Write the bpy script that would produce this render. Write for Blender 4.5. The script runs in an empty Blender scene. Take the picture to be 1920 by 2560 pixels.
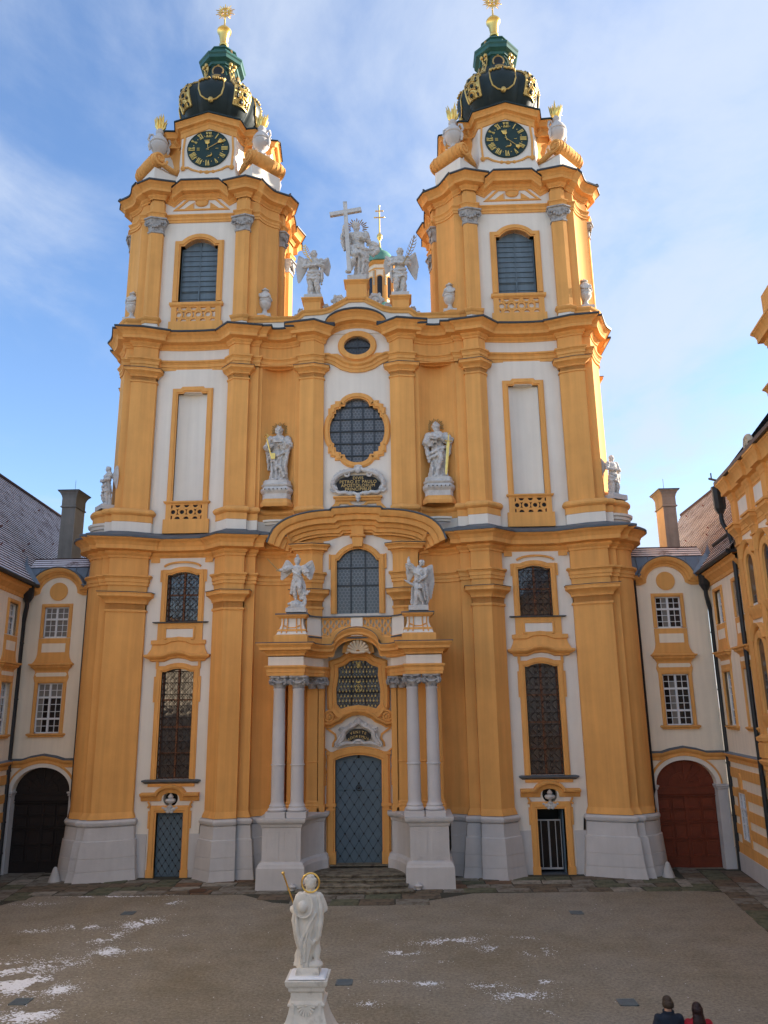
import bpy, bmesh, math, random
from math import sin, cos, pi, radians, atan2, sqrt
from mathutils import Vector, Matrix, noise, geometry
random.seed(7)
SC = bpy.context.scene
COL = SC.collection

# ------------------------------------------------------------------ camera
CAM = Vector((2.246, -36.0, 6.947))
_pi, _ro, _ya = radians(14.328), radians(0.781), radians(-1.5376)
_right = Vector((cos(_ya), -sin(_ya), 0)); _fw = Vector((sin(_ya), cos(_ya), 0)); _up = Vector((0, 0, 1))
_f = _fw * cos(_pi) + _up * sin(_pi); _u2 = -_fw * sin(_pi) + _up * cos(_pi)
_r3 = _right * cos(_ro) - _u2 * sin(_ro); _u3 = _u2 * cos(_ro) + _right * sin(_ro)
cam_d = bpy.data.cameras.new('camera'); cam = bpy.data.objects.new('camera', cam_d); COL.objects.link(cam)
M = Matrix((_r3, _u3, -_f)).transposed().to_4x4(); M.translation = CAM
cam.matrix_world = M
cam_d.sensor_fit = 'VERTICAL'; cam_d.sensor_height = 24.0; cam_d.lens = 1932.5 / 2560 * 24.0
cam_d.clip_start = 0.1; cam_d.clip_end = 20000
SC.camera = cam

# ------------------------------------------------------------------ light
SUN_AZ = radians(20.0)     # from +x towards +y : the sun stands to the right, a little behind the facade
SUN_EL = radians(20.0)
sd = Vector((cos(SUN_EL) * cos(SUN_AZ), cos(SUN_EL) * sin(SUN_AZ), sin(SUN_EL)))
sl = bpy.data.lights.new('sun', 'SUN'); sl.energy = 3.2; sl.angle = radians(0.6); sl.color = (1.0, 0.90, 0.76)
so = bpy.data.objects.new('sun', sl); COL.objects.link(so)
so.rotation_euler = sd.to_track_quat('Z', 'Y').to_euler(); so.location = (60, 20, 60)

W = bpy.data.worlds.new('World'); SC.world = W; W.use_nodes = True
nt = W.node_tree; nt.nodes.clear()
def wn(t, **k):
    n = nt.nodes.new(t)
    for a, b in k.items(): setattr(n, a, b)
    return n
def wl(a, b): nt.links.new(a, b)
out = wn('ShaderNodeOutputWorld'); bg = wn('ShaderNodeBackground'); bg.inputs[1].default_value = 0.083
sky = wn('ShaderNodeTexSky', sky_type='NISHITA', sun_disc=False)
sky.sun_elevation = SUN_EL; sky.sun_rotation = atan2(sd.x, sd.y)
sky.air_density = 1.05; sky.dust_density = 0.45; sky.ozone_density = 2.6; sky.altitude = 250
tc = wn('ShaderNodeTexCoord')
sep = wn('ShaderNodeSeparateXYZ'); wl(tc.outputs['Generated'], sep.inputs[0])
def wm(op, a, b=None, c=None, clamp=False):
    n = wn('ShaderNodeMath', operation=op, use_clamp=clamp)
    for i, v in enumerate((a, b, c)):
        if v is None: continue
        if isinstance(v, (int, float)): n.inputs[i].default_value = v
        else: wl(v, n.inputs[i])
    return n.outputs[0]
# clouds lie on a flat high layer : direction divided by height
zz = wm('MAXIMUM', wm('ADD', sep.outputs[2], 0.12), 0.08)
cx = wm('DIVIDE', sep.outputs[0], zz); cy = wm('DIVIDE', sep.outputs[1], zz)
comb = wn('ShaderNodeCombineXYZ'); wl(cx, comb.inputs[0]); wl(cy, comb.inputs[1]); comb.inputs[2].default_value = 0.3
def wnoise(scale, detail, rough, off, dist=0.0, sc=(1, 1, 1)):
    mp = wn('ShaderNodeMapping'); mp.inputs['Location'].default_value = off; mp.inputs['Scale'].default_value = sc
    mp.inputs['Rotation'].default_value = (0, 0, radians(25))
    wl(comb.outputs[0], mp.inputs[0])
    n = wn('ShaderNodeTexNoise'); n.inputs['Scale'].default_value = scale; n.inputs['Detail'].default_value = detail
    n.inputs['Roughness'].default_value = rough; n.inputs['Distortion'].default_value = dist
    wl(mp.outputs[0], n.inputs['Vector']); return n.outputs[0]
n1 = wnoise(0.95, 8, 0.55, (2.3, 0.4, 0), 0.5, (1.0, 0.75, 1))
n2 = wnoise(3.1, 9, 0.6, (7.1, 3.2, 0), 0.3, (1.0, 0.7, 1))
cov = wm('ADD', wm('MULTIPLY', n1, 0.64), wm('MULTIPLY', n2, 0.36))
# the cloud sheet thickens overhead and towards the sun side
low = wm('SUBTRACT', 1.0, sep.outputs[2]); az = wm('MULTIPLY', wm('MULTIPLY', sep.outputs[0], 0.34), wm('MULTIPLY', low, low))
cov = wm('ADD', cov, wm('ADD', az, wm('MULTIPLY', wm('MULTIPLY', sep.outputs[2], sep.outputs[2]), 0.13)))
mr = wn('ShaderNodeMapRange', interpolation_type='SMOOTHSTEP'); wl(cov, mr.inputs[0])
mr.inputs[1].default_value = 0.44; mr.inputs[2].default_value = 0.67; mr.inputs[3].default_value = 0.03; mr.inputs[4].default_value = 0.84
mix = wn('ShaderNodeMix', data_type='RGBA'); wl(mr.outputs[0], mix.inputs[0])
hs = wn('ShaderNodeHueSaturation'); hs.inputs['Saturation'].default_value = 1.14; wl(sky.outputs[0], hs.inputs['Color'])
tint = wn('ShaderNodeMix', data_type='RGBA', blend_type='MULTIPLY'); tint.inputs[0].default_value = 1.0; wl(hs.outputs[0], tint.inputs[6]); tint.inputs[7].default_value = (.97, .84, .85, 1)
wl(tint.outputs[2], mix.inputs[6]); mix.inputs[7].default_value = (2.0, 2.25, 2.7, 1)
wl(mix.outputs[2], bg.inputs[0]); wl(bg.outputs[0], out.inputs[0])

SC.view_settings.view_transform = 'Standard'; SC.view_settings.look = 'None'
SC.view_settings.gamma = 1.0; SC.view_settings.exposure = 2.19; SC.view_settings.use_curve_mapping = False
SC.render.engine = 'CYCLES'
SC.cycles.max_bounces = 6; SC.cycles.diffuse_bounces = 4

# ------------------------------------------------------------------ materials
def mat(name, col, rough=0.85, var=0.10, scale=1.3, bump=0.0, bscale=30.0, metal=0.0, streak=0.0, spec=0.35, col2=None, c2scale=2.0, c2lo=.45, c2hi=.62):
    m = bpy.data.materials.new(name); m.use_nodes = True
    N = m.node_tree.nodes; L = m.node_tree.links
    b = N['Principled BSDF']; b.inputs['Roughness'].default_value = rough; b.inputs['Metallic'].default_value = metal
    b.inputs['Specular IOR Level'].default_value = spec
    t = N.new('ShaderNodeTexCoord')
    cur = None
    rgb = N.new('ShaderNodeRGB'); rgb.outputs[0].default_value = (*col, 1); cur = rgb.outputs[0]
    if col2:
        n = N.new('ShaderNodeTexNoise'); n.inputs['Scale'].default_value = c2scale; n.inputs['Detail'].default_value = 7; n.inputs['Roughness'].default_value = .62
        L.new(t.outputs['Object'], n.inputs['Vector'])
        r = N.new('ShaderNodeMapRange'); r.inputs[1].default_value = c2lo; r.inputs[2].default_value = c2hi; L.new(n.outputs[0], r.inputs[0])
        x = N.new('ShaderNodeMix'); x.data_type = 'RGBA'; L.new(r.outputs[0], x.inputs[0]); L.new(cur, x.inputs[6]); x.inputs[7].default_value = (*col2, 1); cur = x.outputs[2]
    if var:
        n = N.new('ShaderNodeTexNoise'); n.inputs['Scale'].default_value = scale; n.inputs['Detail'].default_value = 8; n.inputs['Roughness'].default_value = .65
        L.new(t.outputs['Object'], n.inputs['Vector'])
        r = N.new('ShaderNodeMapRange'); r.inputs[1].default_value = .25; r.inputs[2].default_value = .75; r.inputs[3].default_value = 1 - var; r.inputs[4].default_value = 1 + var
        L.new(n.outputs[0], r.inputs[0]); fac = r.outputs[0]
        if streak:
            mp = N.new('ShaderNodeMapping'); mp.inputs['Scale'].default_value = (2.2, 2.2, 0.10); L.new(t.outputs['Object'], mp.inputs[0])
            n2 = N.new('ShaderNodeTexNoise'); n2.inputs['Scale'].default_value = 2.0; n2.inputs['Detail'].default_value = 5; L.new(mp.outputs[0], n2.inputs['Vector'])
            r2 = N.new('ShaderNodeMapRange'); r2.inputs[1].default_value = .3; r2.inputs[2].default_value = .7; r2.inputs[3].default_value = 1 - streak; r2.inputs[4].default_value = 1 + streak * .5
            L.new(n2.outputs[0], r2.inputs[0]); mm = N.new('ShaderNodeMath'); mm.operation = 'MULTIPLY'; L.new(fac, mm.inputs[0]); L.new(r2.outputs[0], mm.inputs[1]); fac = mm.outputs[0]
        v = N.new('ShaderNodeVectorMath'); v.operation = 'SCALE'; L.new(cur, v.inputs[0]); L.new(fac, v.inputs['Scale']); cur = v.outputs[0]
    L.new(cur, b.inputs['Base Color'])
    if bump:
        n = N.new('ShaderNodeTexNoise'); n.inputs['Scale'].default_value = bscale; n.inputs['Detail'].default_value = 6; L.new(t.outputs['Object'], n.inputs['Vector'])
        bp = N.new('ShaderNodeBump'); bp.inputs['Strength'].default_value = bump; bp.inputs['Distance'].default_value = .02
        L.new(n.outputs[0], bp.inputs['Height']); L.new(bp.outputs[0], b.inputs['Normal'])
    return m
OCH = mat('ochre_plaster', (.76, .372, .108), .9, .10, .55, .25, 22, streak=.11)
WHI = mat('white_plaster', (.76, .70, .615), .9, .05, .6, .25, 22, streak=.05)
CRE = mat('cream_plaster', (.86, .735, .57), .92, .06, .6, .3, 20, streak=.07)
GRY = mat('grey_stone', (.54, .515, .50), .85, .08, 1.2, .3, 14, streak=.05)
COLM = mat('column_stone', (.54, .515, .51), .75, .06, 1.0, .2, 30)
STA = mat('statue_stone', (.56, .54, .515), .85, .18, 2.6, .35, 14, col2=(.36, .345, .33), c2scale=2.4, c2lo=.50, c2hi=.74)
CAP = mat('weathered_capital_stone', (.40, .385, .375), .85, .2, 5, .4, 18, col2=(.22, .21, .205), c2scale=6, c2lo=.48, c2hi=.66)
ALU = mat('aluminium', (.38, .38, .385), .45, .08, 4)
STW = mat('white_limestone', (.68, .645, .58), .85, .10, 4, .4, 25, col2=(.36, .33, .29), c2scale=3.2, c2lo=.56, c2hi=.76)
MET = mat('dark_sheet_metal', (.025, .032, .040), .5, .2, 2, spec=.5)
SLA = mat('slate_sheet', (.085, .10, .115), .55, .22, 1.6, .2, 6)
LEA = mat('lead_flashing', (.15, .19, .24), .5, .2, 1.4, .2, 4, spec=.5)
GOL = mat('gilding', (.85, .56, .16), .32, .15, 5, metal=1.0)
GOM = mat('worn_gilding', (.58, .40, .14), .45, .25, 6, metal=.85)
GOD = mat('old_gilding', (.40, .26, .10), .45, .2, 5, metal=.8)
DGR = mat('dark_green_copper', (.012, .024, .026), .48, .35, 1.2, .1, 6, spec=.28)
LAC = mat('lantern_copper', (.014, .055, .050), .5, .25, 1.5, .1, 6, spec=.35)
TEA = mat('teal_copper', (.020, .105, .090), .5, .25, 1.5, .1, 6, spec=.5)
PAT = mat('green_patina', (.10, .25, .19), .6, .25, .8, .1, 6)
BLU = mat('blue_grey_paint', (.10, .145, .18), .55, .14, 1.6, .15, 18)
SHU = mat('grey_blue_shutter', (.13, .175, .21), .7, .22, 1.1, .25, 12, streak=.16)
BRW = mat('brown_wood', (.20, .075, .030), .6, .25, 5, .1, 20)
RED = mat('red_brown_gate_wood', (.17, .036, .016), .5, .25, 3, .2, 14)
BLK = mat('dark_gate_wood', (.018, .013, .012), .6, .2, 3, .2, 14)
IRO = mat('wrought_iron', (.040, .024, .017), .5, .2, 6)
PIP = mat('black_pipe', (.020, .021, .023), .45, .2, 3)
PWH = mat('white_paint', (.70, .70, .70), .55, .05, 3)
CHI = mat('grey_render', (.25, .235, .21), .92, .16, 1.8, .35, 12, streak=.12)
CHO = mat('pale_ochre_render', (.50, .42, .31), .92, .1, 2, .3, 14)
DIA = mat('clock_dial', (.010, .034, .030), .45, .25, 2.5)
BLA = mat('black_field', (.010, .009, .009), .5, .1, 3)
SNO = mat('snow', (.80, .81, .84), .7, .04, 8, .3, 30)
def glass(name, col, rough=.12, hexs=0.0, line=(.03, .03, .03), cell=(.2, .2, .2), spec=.5):
    m = bpy.data.materials.new(name); m.use_nodes = True; N = m.node_tree.nodes; L = m.node_tree.links; b = N['Principled BSDF']
    b.inputs['Roughness'].default_value = rough; b.inputs['Base Color'].default_value = (*col, 1); b.inputs['Specular IOR Level'].default_value = spec
    t = N.new('ShaderNodeTexCoord')
    if hexs:   # bullseye panes set in lead : lighter rings on a staggered grid
        sp = N.new('ShaderNodeSeparateXYZ'); L.new(t.outputs['Object'], sp.inputs[0])
        def mth(op, a, b_=None):
            n = N.new('ShaderNodeMath'); n.operation = op
            for i, v in enumerate((a, b_)):
                if v is None: continue
                if isinstance(v, (int, float)): n.inputs[i].default_value = v
                else: L.new(v, n.inputs[i])
            return n.outputs[0]
        u = mth('MULTIPLY', sp.outputs[0], 1 / hexs); v = mth('MULTIPLY', sp.outputs[2], 1 / (hexs * .866))
        row = mth('FLOOR', v); sh = mth('MULTIPLY', mth('MODULO', mth('ABSOLUTE', row), 2.0), .5)
        fu = mth('SUBTRACT', mth('FRACT', mth('ADD', u, sh)), .5); fv = mth('MULTIPLY', mth('SUBTRACT', mth('FRACT', v), .5), .866)
        d = mth('SQRT', mth('ADD', mth('MULTIPLY', fu, fu), mth('MULTIPLY', fv, fv)))
        r = N.new('ShaderNodeMapRange'); r.inputs[1].default_value = .36; r.inputs[2].default_value = .46; L.new(d, r.inputs[0])
        x = N.new('ShaderNodeMix'); x.data_type = 'RGBA'; L.new(r.outputs[0], x.inputs[0]); x.inputs[6].default_value = (*col, 1); x.inputs[7].default_value = (*cell, 1)
        L.new(x.outputs[2], b.inputs['Base Color'])
    n = N.new('ShaderNodeTexNoise'); n.inputs['Scale'].default_value = 2.2; L.new(t.outputs['Object'], n.inputs['Vector'])
    bp = N.new('ShaderNodeBump'); bp.inputs['Strength'].default_value = .25; bp.inputs['Distance'].default_value = .03
    L.new(n.outputs[0], bp.inputs['Height']); L.new(bp.outputs[0], b.inputs['Normal'])
    return m
GLE = glass('leaded_glass', (.085, .092, .10), .2, .17, cell=(.15, .155, .16))
GLD = glass('dark_leaded_glass', (.03, .035, .04), .15, .17, cell=(.055, .06, .065))
GLW = glass('window_glass', (.05, .045, .045), .08, spec=.6)
GLC = glass('curtained_glass', (.20, .185, .165), .25)
CHG = glass('reflecting_church_glass', (.075, .065, .06), .05, spec=.9)
GLN = glass('dark_room_glass', (.016, .012, .011), .08, spec=.4)

# ------------------------------------------------------------------ mesh helpers
class MB:
    def __init__(s, sx=1): s.v = []; s.f = []; s.sx = sx; s.sm = True
    def add(s, vs, fs):
        o = len(s.v); s.v += [tuple(v) for v in vs]; s.f += [tuple(i + o for i in f) for f in fs]; return s
    def box(s, x0, x1, y0, y1, z0, z1):
        v = [(x0, y0, z0), (x1, y0, z0), (x1, y1, z0), (x0, y1, z0), (x0, y0, z1), (x1, y0, z1), (x1, y1, z1), (x0, y1, z1)]
        return s.add(v, [(0, 3, 2, 1), (4, 5, 6, 7), (0, 1, 5, 4), (1, 2, 6, 5), (2, 3, 7, 6), (3, 0, 4, 7)])
    def obox(s, c, sx, sy, sz, m):     # oriented box, centre c, half sizes, 3x3 matrix
        v = []
        for z in (-1, 1):
            for x, y in ((-1, -1), (1, -1), (1, 1), (-1, 1)):
                v.append(Vector(c) + m @ Vector((x * sx, y * sy, z * sz)))
        return s.add(v, [(0, 3, 2, 1), (4, 5, 6, 7), (0, 1, 5, 4), (1, 2, 6, 5), (2, 3, 7, 6), (3, 0, 4, 7)])
    def sweep(s, path, prof, closed=False, cap=False, top=False):
        """path (x, y[, dz]) seen left to right, outward is to the viewer; prof (out, z)"""
        n = len(path); P = [(p[0], p[1], p[2] if len(p) > 2 else 0.0) for p in path]
        nor = []
        for i in range(n):
            a = P[(i - 1) % n] if (closed or i > 0) else None; c = P[(i + 1) % n] if (closed or i < n - 1) else None
            def nn(p, q):
                dx, dy = q[0] - p[0], q[1] - p[1]; l = sqrt(dx * dx + dy * dy) or 1e-9; return Vector((dy / l, -dx / l))
            if a is None: m = nn(P[i], c)
            elif c is None: m = nn(a, P[i])
            else:
                n0, n1_ = nn(a, P[i]), nn(P[i], c); m = n0 + n1_
                if m.length < 1e-4: m = n0
                else:
                    m.normalize(); d = max(.42, m.dot(n0)); m = m / d
            nor.append(m)
        k = len(prof); vs = []
        for i in range(n):
            for o, z in prof: vs.append((P[i][0] + nor[i].x * o, P[i][1] + nor[i].y * o, z + P[i][2]))
        fs = []
        for i in range(n if closed else n - 1):
            j = (i + 1) % n
            for q in range(k - 1): fs.append((i * k + q, j * k + q, j * k + q + 1, i * k + q + 1))
        if cap and not closed:
            fs.append(tuple(range(k))); fs.append(tuple((n - 1) * k + q for q in range(k - 1, -1, -1)))
        if top: fs.append(tuple(i * k + k - 1 for i in range(n)))
        return s.add(vs, fs)
    def sweepz(s, pts, prof, y=0.0, closed=False, cap=True):
        """moulding along an outline in the wall plane; prof (offset to the right of travel, proud)"""
        pts = [p for i, p in enumerate(pts) if (i == 0 and not closed) or abs(p[0] - pts[i - 1][0]) + abs(p[1] - pts[i - 1][1]) > 1e-5]
        n = len(pts); nor = []
        for i in range(n):
            a = pts[(i - 1) % n] if (closed or i > 0) else None; c = pts[(i + 1) % n] if (closed or i < n - 1) else None
            def nn(p, q):
                dx, dz = q[0] - p[0], q[1] - p[1]; l = sqrt(dx * dx + dz * dz) or 1e-9; return Vector((dz / l, -dx / l))
            if a is None: m = nn(pts[i], c)
            elif c is None: m = nn(a, pts[i])
            else:
                n0, n1_ = nn(a, pts[i]), nn(pts[i], c); m = n0 + n1_
                if m.length < 1e-4: m = n0
                else: m.normalize(); m = m / max(.42, m.dot(n0))
            nor.append(m)
        k = len(prof); vs = []
        for i in range(n):
            for o, pr in prof: vs.append((pts[i][0] + nor[i].x * o, y - pr, pts[i][1] + nor[i].y * o))
        fs = []
        for i in range(n if closed else n - 1):
            j = (i + 1) % n
            for q in range(k - 1): fs.append((i * k + q, i * k + q + 1, j * k + q + 1, j * k + q))
        if cap and not closed:
            fs.append(tuple(range(k))); fs.append(tuple((n - 1) * k + q for q in range(k - 1, -1, -1)))
        return s.add(vs, fs)
    def panel(s, outer, y, holes=(), depth=0.0):
        """flat wall piece in the plane y with real openings and reveals going back by depth"""
        polys = [[Vector((x, 0, z)) for x, z in outer]] + [[Vector((x, 0, z)) for x, z in h] for h in holes]
        tri = geometry.tessellate_polygon(polys)
        fl = [v for p in polys for v in p]
        s.add([(v.x, y, v.z) for v in fl], [tuple(t) for t in tri])
        if depth:
            for h in holes:
                n = len(h); vs = [(x, y, z) for x, z in h] + [(x, y + depth, z) for x, z in h]
                s.add(vs, [(i, (i + 1) % n, n + (i + 1) % n, n + i) for i in range(n)])
        return s
    def prism(s, outl, y0, y1):
        n = len(outl); vs = [(x, y0, z) for x, z in outl] + [(x, y1, z) for x, z in outl]
        tri = geometry.tessellate_polygon([[Vector((x, 0, z)) for x, z in outl]])
        s.add(vs, [tuple(t) for t in tri] + [tuple(i + n for i in reversed(t)) for t in tri] + [(i, (i + 1) % n, n + (i + 1) % n, n + i) for i in range(n)])
        return s
    def slab(s, outl, z0, z1):
        n = len(outl); vs = [(x, y, z0) for x, y in outl] + [(x, y, z1) for x, y in outl]
        return s.add(vs, [tuple(range(n - 1, -1, -1)), tuple(range(n, 2 * n))] + [(i, (i + 1) % n, n + (i + 1) % n, n + i) for i in range(n)])
    def lathe(s, prof, c=(0, 0, 0), seg=20, mod=None, ph=0.0, a0=0.0, a1=2 * pi):
        full = abs(a1 - a0 - 2 * pi) < 1e-6; n = seg if full else seg + 1; k = len(prof); vs = []
        for i in range(n):
            a = a0 + (a1 - a0) * i / seg + ph
            for r, z in prof:
                rr = r * (mod(a, z) if mod else 1.0); vs.append((c[0] + rr * cos(a), c[1] + rr * sin(a), c[2] + z))
        fs = []
        for i in range(seg):
            j = (i + 1) % n
            for q in range(k - 1): fs.append((i * k + q, j * k + q, j * k + q + 1, i * k + q + 1))
        if full:
            if prof[0][0] > 1e-4: fs.append(tuple(i * k for i in range(n - 1, -1, -1)))
            if prof[-1][0] > 1e-4: fs.append(tuple(i * k + k - 1 for i in range(n)))
        return s.add(vs, fs)
    def tube(s, pts, r, seg=8, flat=1.0, up=None):
        pts = [Vector(p) for p in pts]; n = len(pts)
        rad = r if isinstance(r, (list, tuple)) else [r] * n
        vs = []; ref = Vector(up) if up else Vector((0.13, 0.37, 0.92))
        for i in range(n):
            t = (pts[min(i + 1, n - 1)] - pts[max(i - 1, 0)]); t = t.normalized() if t.length > 1e-9 else Vector((0, 0, 1))
            rf = ref if abs(t.dot(ref)) < .97 else Vector((1, .1, .05))
            a = (rf - t * rf.dot(t)).normalized(); b = t.cross(a)
            for q in range(seg):
                an = 2 * pi * q / seg; vs.append(pts[i] + a * (cos(an) * rad[i]) + b * (sin(an) * rad[i] * flat))
        fs = [(i * seg + q, i * seg + (q + 1) % seg, (i + 1) * seg + (q + 1) % seg, (i + 1) * seg + q) for i in range(n - 1) for q in range(seg)]
        fs.append(tuple(range(seg - 1, -1, -1))); fs.append(tuple((n - 1) * seg + q for q in range(seg)))
        return s.add(vs, fs)
    def ball(s, c, rx, ry=None, rz=None, seg=12, rings=8, m=None):
        ry = rx if ry is None else ry; rz = rx if rz is None else rz
        vs = [(0, 0, -rz)]; c = Vector(c)
        for i in range(1, rings):
            p = -pi / 2 + pi * i / rings
            for j in range(seg): a = 2 * pi * j / seg; vs.append((rx * cos(p) * cos(a), ry * cos(p) * sin(a), rz * sin(p)))
        vs.append((0, 0, rz)); L_ = len(vs) - 1
        fs = [(0, 1 + (j + 1) % seg, 1 + j) for j in range(seg)]
        for i in range(rings - 2):
            for j in range(seg):
                a = 1 + i * seg + j; b = 1 + i * seg + (j + 1) % seg; fs.append((a, b, b + seg, a + seg))
        o = 1 + (rings - 2) * seg
        fs += [(L_, o + j, o + (j + 1) % seg) for j in range(seg)]
        if m is not None: vs = [m @ Vector(v) for v in vs]
        return s.add([c + Vector(v) for v in vs], fs)
    def tf(s, m):
        s.v = [tuple(m @ Vector(v)) for v in s.v]; return s
    def mesh(s, name, mt=None, smooth=True, ang=33, recalc=False):
        me = bpy.data.meshes.new(name)
        if s.sx == 1: me.from_pydata(s.v, [], s.f)
        else: me.from_pydata([(-x, y, z) for x, y, z in s.v], [], [tuple(reversed(f)) for f in s.f])
        if recalc:
            b = bmesh.new(); b.from_mesh(me); bmesh.ops.recalc_face_normals(b, faces=b.faces); b.to_mesh(me); b.free()
        if smooth:
            me.shade_smooth(); me.set_sharp_from_angle(angle=radians(ang))
        if mt: me.materials.append(mt)
        return me
    def build(s, name, mt, parent=None, loc=None, smooth=True, ang=33, recalc=False, rot=None):
        return link(name, s.mesh(name, mt, smooth, ang, recalc), parent, loc, rot)
def link(name, me, parent=None, loc=None, rot=None):
    o = bpy.data.objects.new(name, me); COL.objects.link(o)
    if parent: o.parent = parent
    if loc is not None: o.location = loc
    if rot is not None: o.rotation_euler = rot
    return o
def tag(o, label=None, cat=None, group=None, kind=None):
    if label: o['label'] = label
    if cat: o['category'] = cat
    if group: o['group'] = group
    if kind: o['kind'] = kind
    return o
def thing(name, label, cat, loc=(0, 0, 0), rz=0.0, group=None):
    o = bpy.data.objects.new(name, None); COL.objects.link(o); o.location = loc; o.rotation_euler = (0, 0, rz); o.empty_display_size = .3
    return tag(o, label, cat, group)
def circ(cx_, cz_, rx, rz=None, n=24, a0=0.0, a1=2 * pi):
    rz = rx if rz is None else rz; full = abs(abs(a1 - a0) - 2 * pi) < 1e-6
    return [(cx_ + rx * cos(a0 + (a1 - a0) * i / (n if full else n - 1)), cz_ + rz * sin(a0 + (a1 - a0) * i / (n if full else n - 1))) for i in range(n)]
def archtop(x0, x1, z0, zs, rise, n=11, sh=0.0):
    """counter-clockwise outline of an opening with a segmental head; sh = flat shoulder each side"""
    a = x0 + sh; b = x1 - sh; w = (b - a) / 2; R = (w * w + rise * rise) / (2 * rise); cz_ = zs + rise - R; th = math.asin(min(1, w / R))
    if rise > w: th = pi - th
    arc = [((a + b) / 2 + R * sin(th - 2 * th * i / (n - 1)), cz_ + R * cos(th - 2 * th * i / (n - 1))) for i in range(n)]
    o = [(x0, z0), (x1, z0)]
    if sh: o.append((x1, zs))
    o += arc
    if sh: o.append((x0, zs))
    return o
def spiral(cx_, cz_, r0, r1, turns, a0=0.0, n=26, sgn=1):
    return [(cx_ + (r0 + (r1 - r0) * i / (n - 1)) * cos(a0 + sgn * turns * 2 * pi * i / (n - 1)), cz_ + (r0 + (r1 - r0) * i / (n - 1)) * sin(a0 + sgn * turns * 2 * pi * i / (n - 1))) for i in range(n)]
def text_mesh(body, size, bold=.004, depth=.01, spacing=1.0):
    c = bpy.data.curves.new('lettering', 'FONT'); c.body = body; c.size = size; c.align_x = 'CENTER'; c.align_y = 'CENTER'
    c.offset = bold; c.extrude = depth; c.space_character = spacing
    o = bpy.data.objects.new('lettering', c); COL.objects.link(o)
    me = bpy.data.meshes.new_from_object(o.evaluated_get(bpy.context.evaluated_depsgraph_get()))
    bpy.data.objects.remove(o); bpy.data.curves.remove(c)
    me.transform(Matrix.Rotation(pi / 2, 4, 'X')); return me
# ------------------------------------------------------------------ ground of the court
def ground():
    m = bpy.data.materials.new('rolled_gravel'); m.use_nodes = True; N = m.node_tree.nodes; L = m.node_tree.links; b = N['Principled BSDF']
    b.inputs['Roughness'].default_value = .95; b.inputs['Specular IOR Level'].default_value = .2
    t = N.new('ShaderNodeTexCoord')
    def no(scale, det, rough, sc=(1, 1, 1)):
        mp = N.new('ShaderNodeMapping'); mp.inputs['Scale'].default_value = sc; L.new(t.outputs['Object'], mp.inputs[0])
        n = N.new('ShaderNodeTexNoise'); n.inputs['Scale'].default_value = scale; n.inputs['Detail'].default_value = det; n.inputs['Roughness'].default_value = rough
        L.new(mp.outputs[0], n.inputs['Vector']); return n.outputs[0]
    def ramp(v, stops):
        r = N.new('ShaderNodeValToRGB'); L.new(v, r.inputs[0]); e = r.color_ramp.elements
        while len(e) < len(stops): e.new(.5)
        for q, (p_, c) in zip(e, stops): q.position = p_; q.color = (*c, 1)
        return r.outputs[0]
    base = ramp(no(.16, 4, .6), [(.30, (.215, .175, .118)), (.5, (.255, .220, .168)), (.7, (.262, .236, .196))])
    grain = no(11, 6, .85); big = no(1.1, 6, .65)
    gr = N.new('ShaderNodeMapRange'); gr.inputs[1].default_value = .25; gr.inputs[2].default_value = .75; gr.inputs[3].default_value = .35; gr.inputs[4].default_value = 1.65; L.new(grain, gr.inputs[0])
    br = N.new('ShaderNodeMapRange'); br.inputs[1].default_value = .3; br.inputs[2].default_value = .7; br.inputs[3].default_value = .86; br.inputs[4].default_value = 1.1; L.new(big, br.inputs[0])
    mu = N.new('ShaderNodeMath'); mu.operation = 'MULTIPLY'; L.new(gr.outputs[0], mu.inputs[0]); L.new(br.outputs[0], mu.inputs[1])
    v = N.new('ShaderNodeVectorMath'); v.operation = 'SCALE'; L.new(base, v.inputs[0]); L.new(mu.outputs[0], v.inputs['Scale'])
    L.new(v.outputs[0], b.inputs['Base Color'])
    bp = N.new('ShaderNodeBump'); bp.inputs['Strength'].default_value = .6; bp.inputs['Distance'].default_value = .02; L.new(grain, bp.inputs['Height']); L.new(bp.outputs[0], b.inputs['Normal'])
    g = MB(); S_ = 1500
    g.add([(-S_, -S_, 0), (S_, -S_, 0), (S_, S_, 0), (-S_, S_, 0)], [(0, 1, 2, 3)])
    tag(g.build('courtyard_ground', m), kind='structure')
ground()

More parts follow.
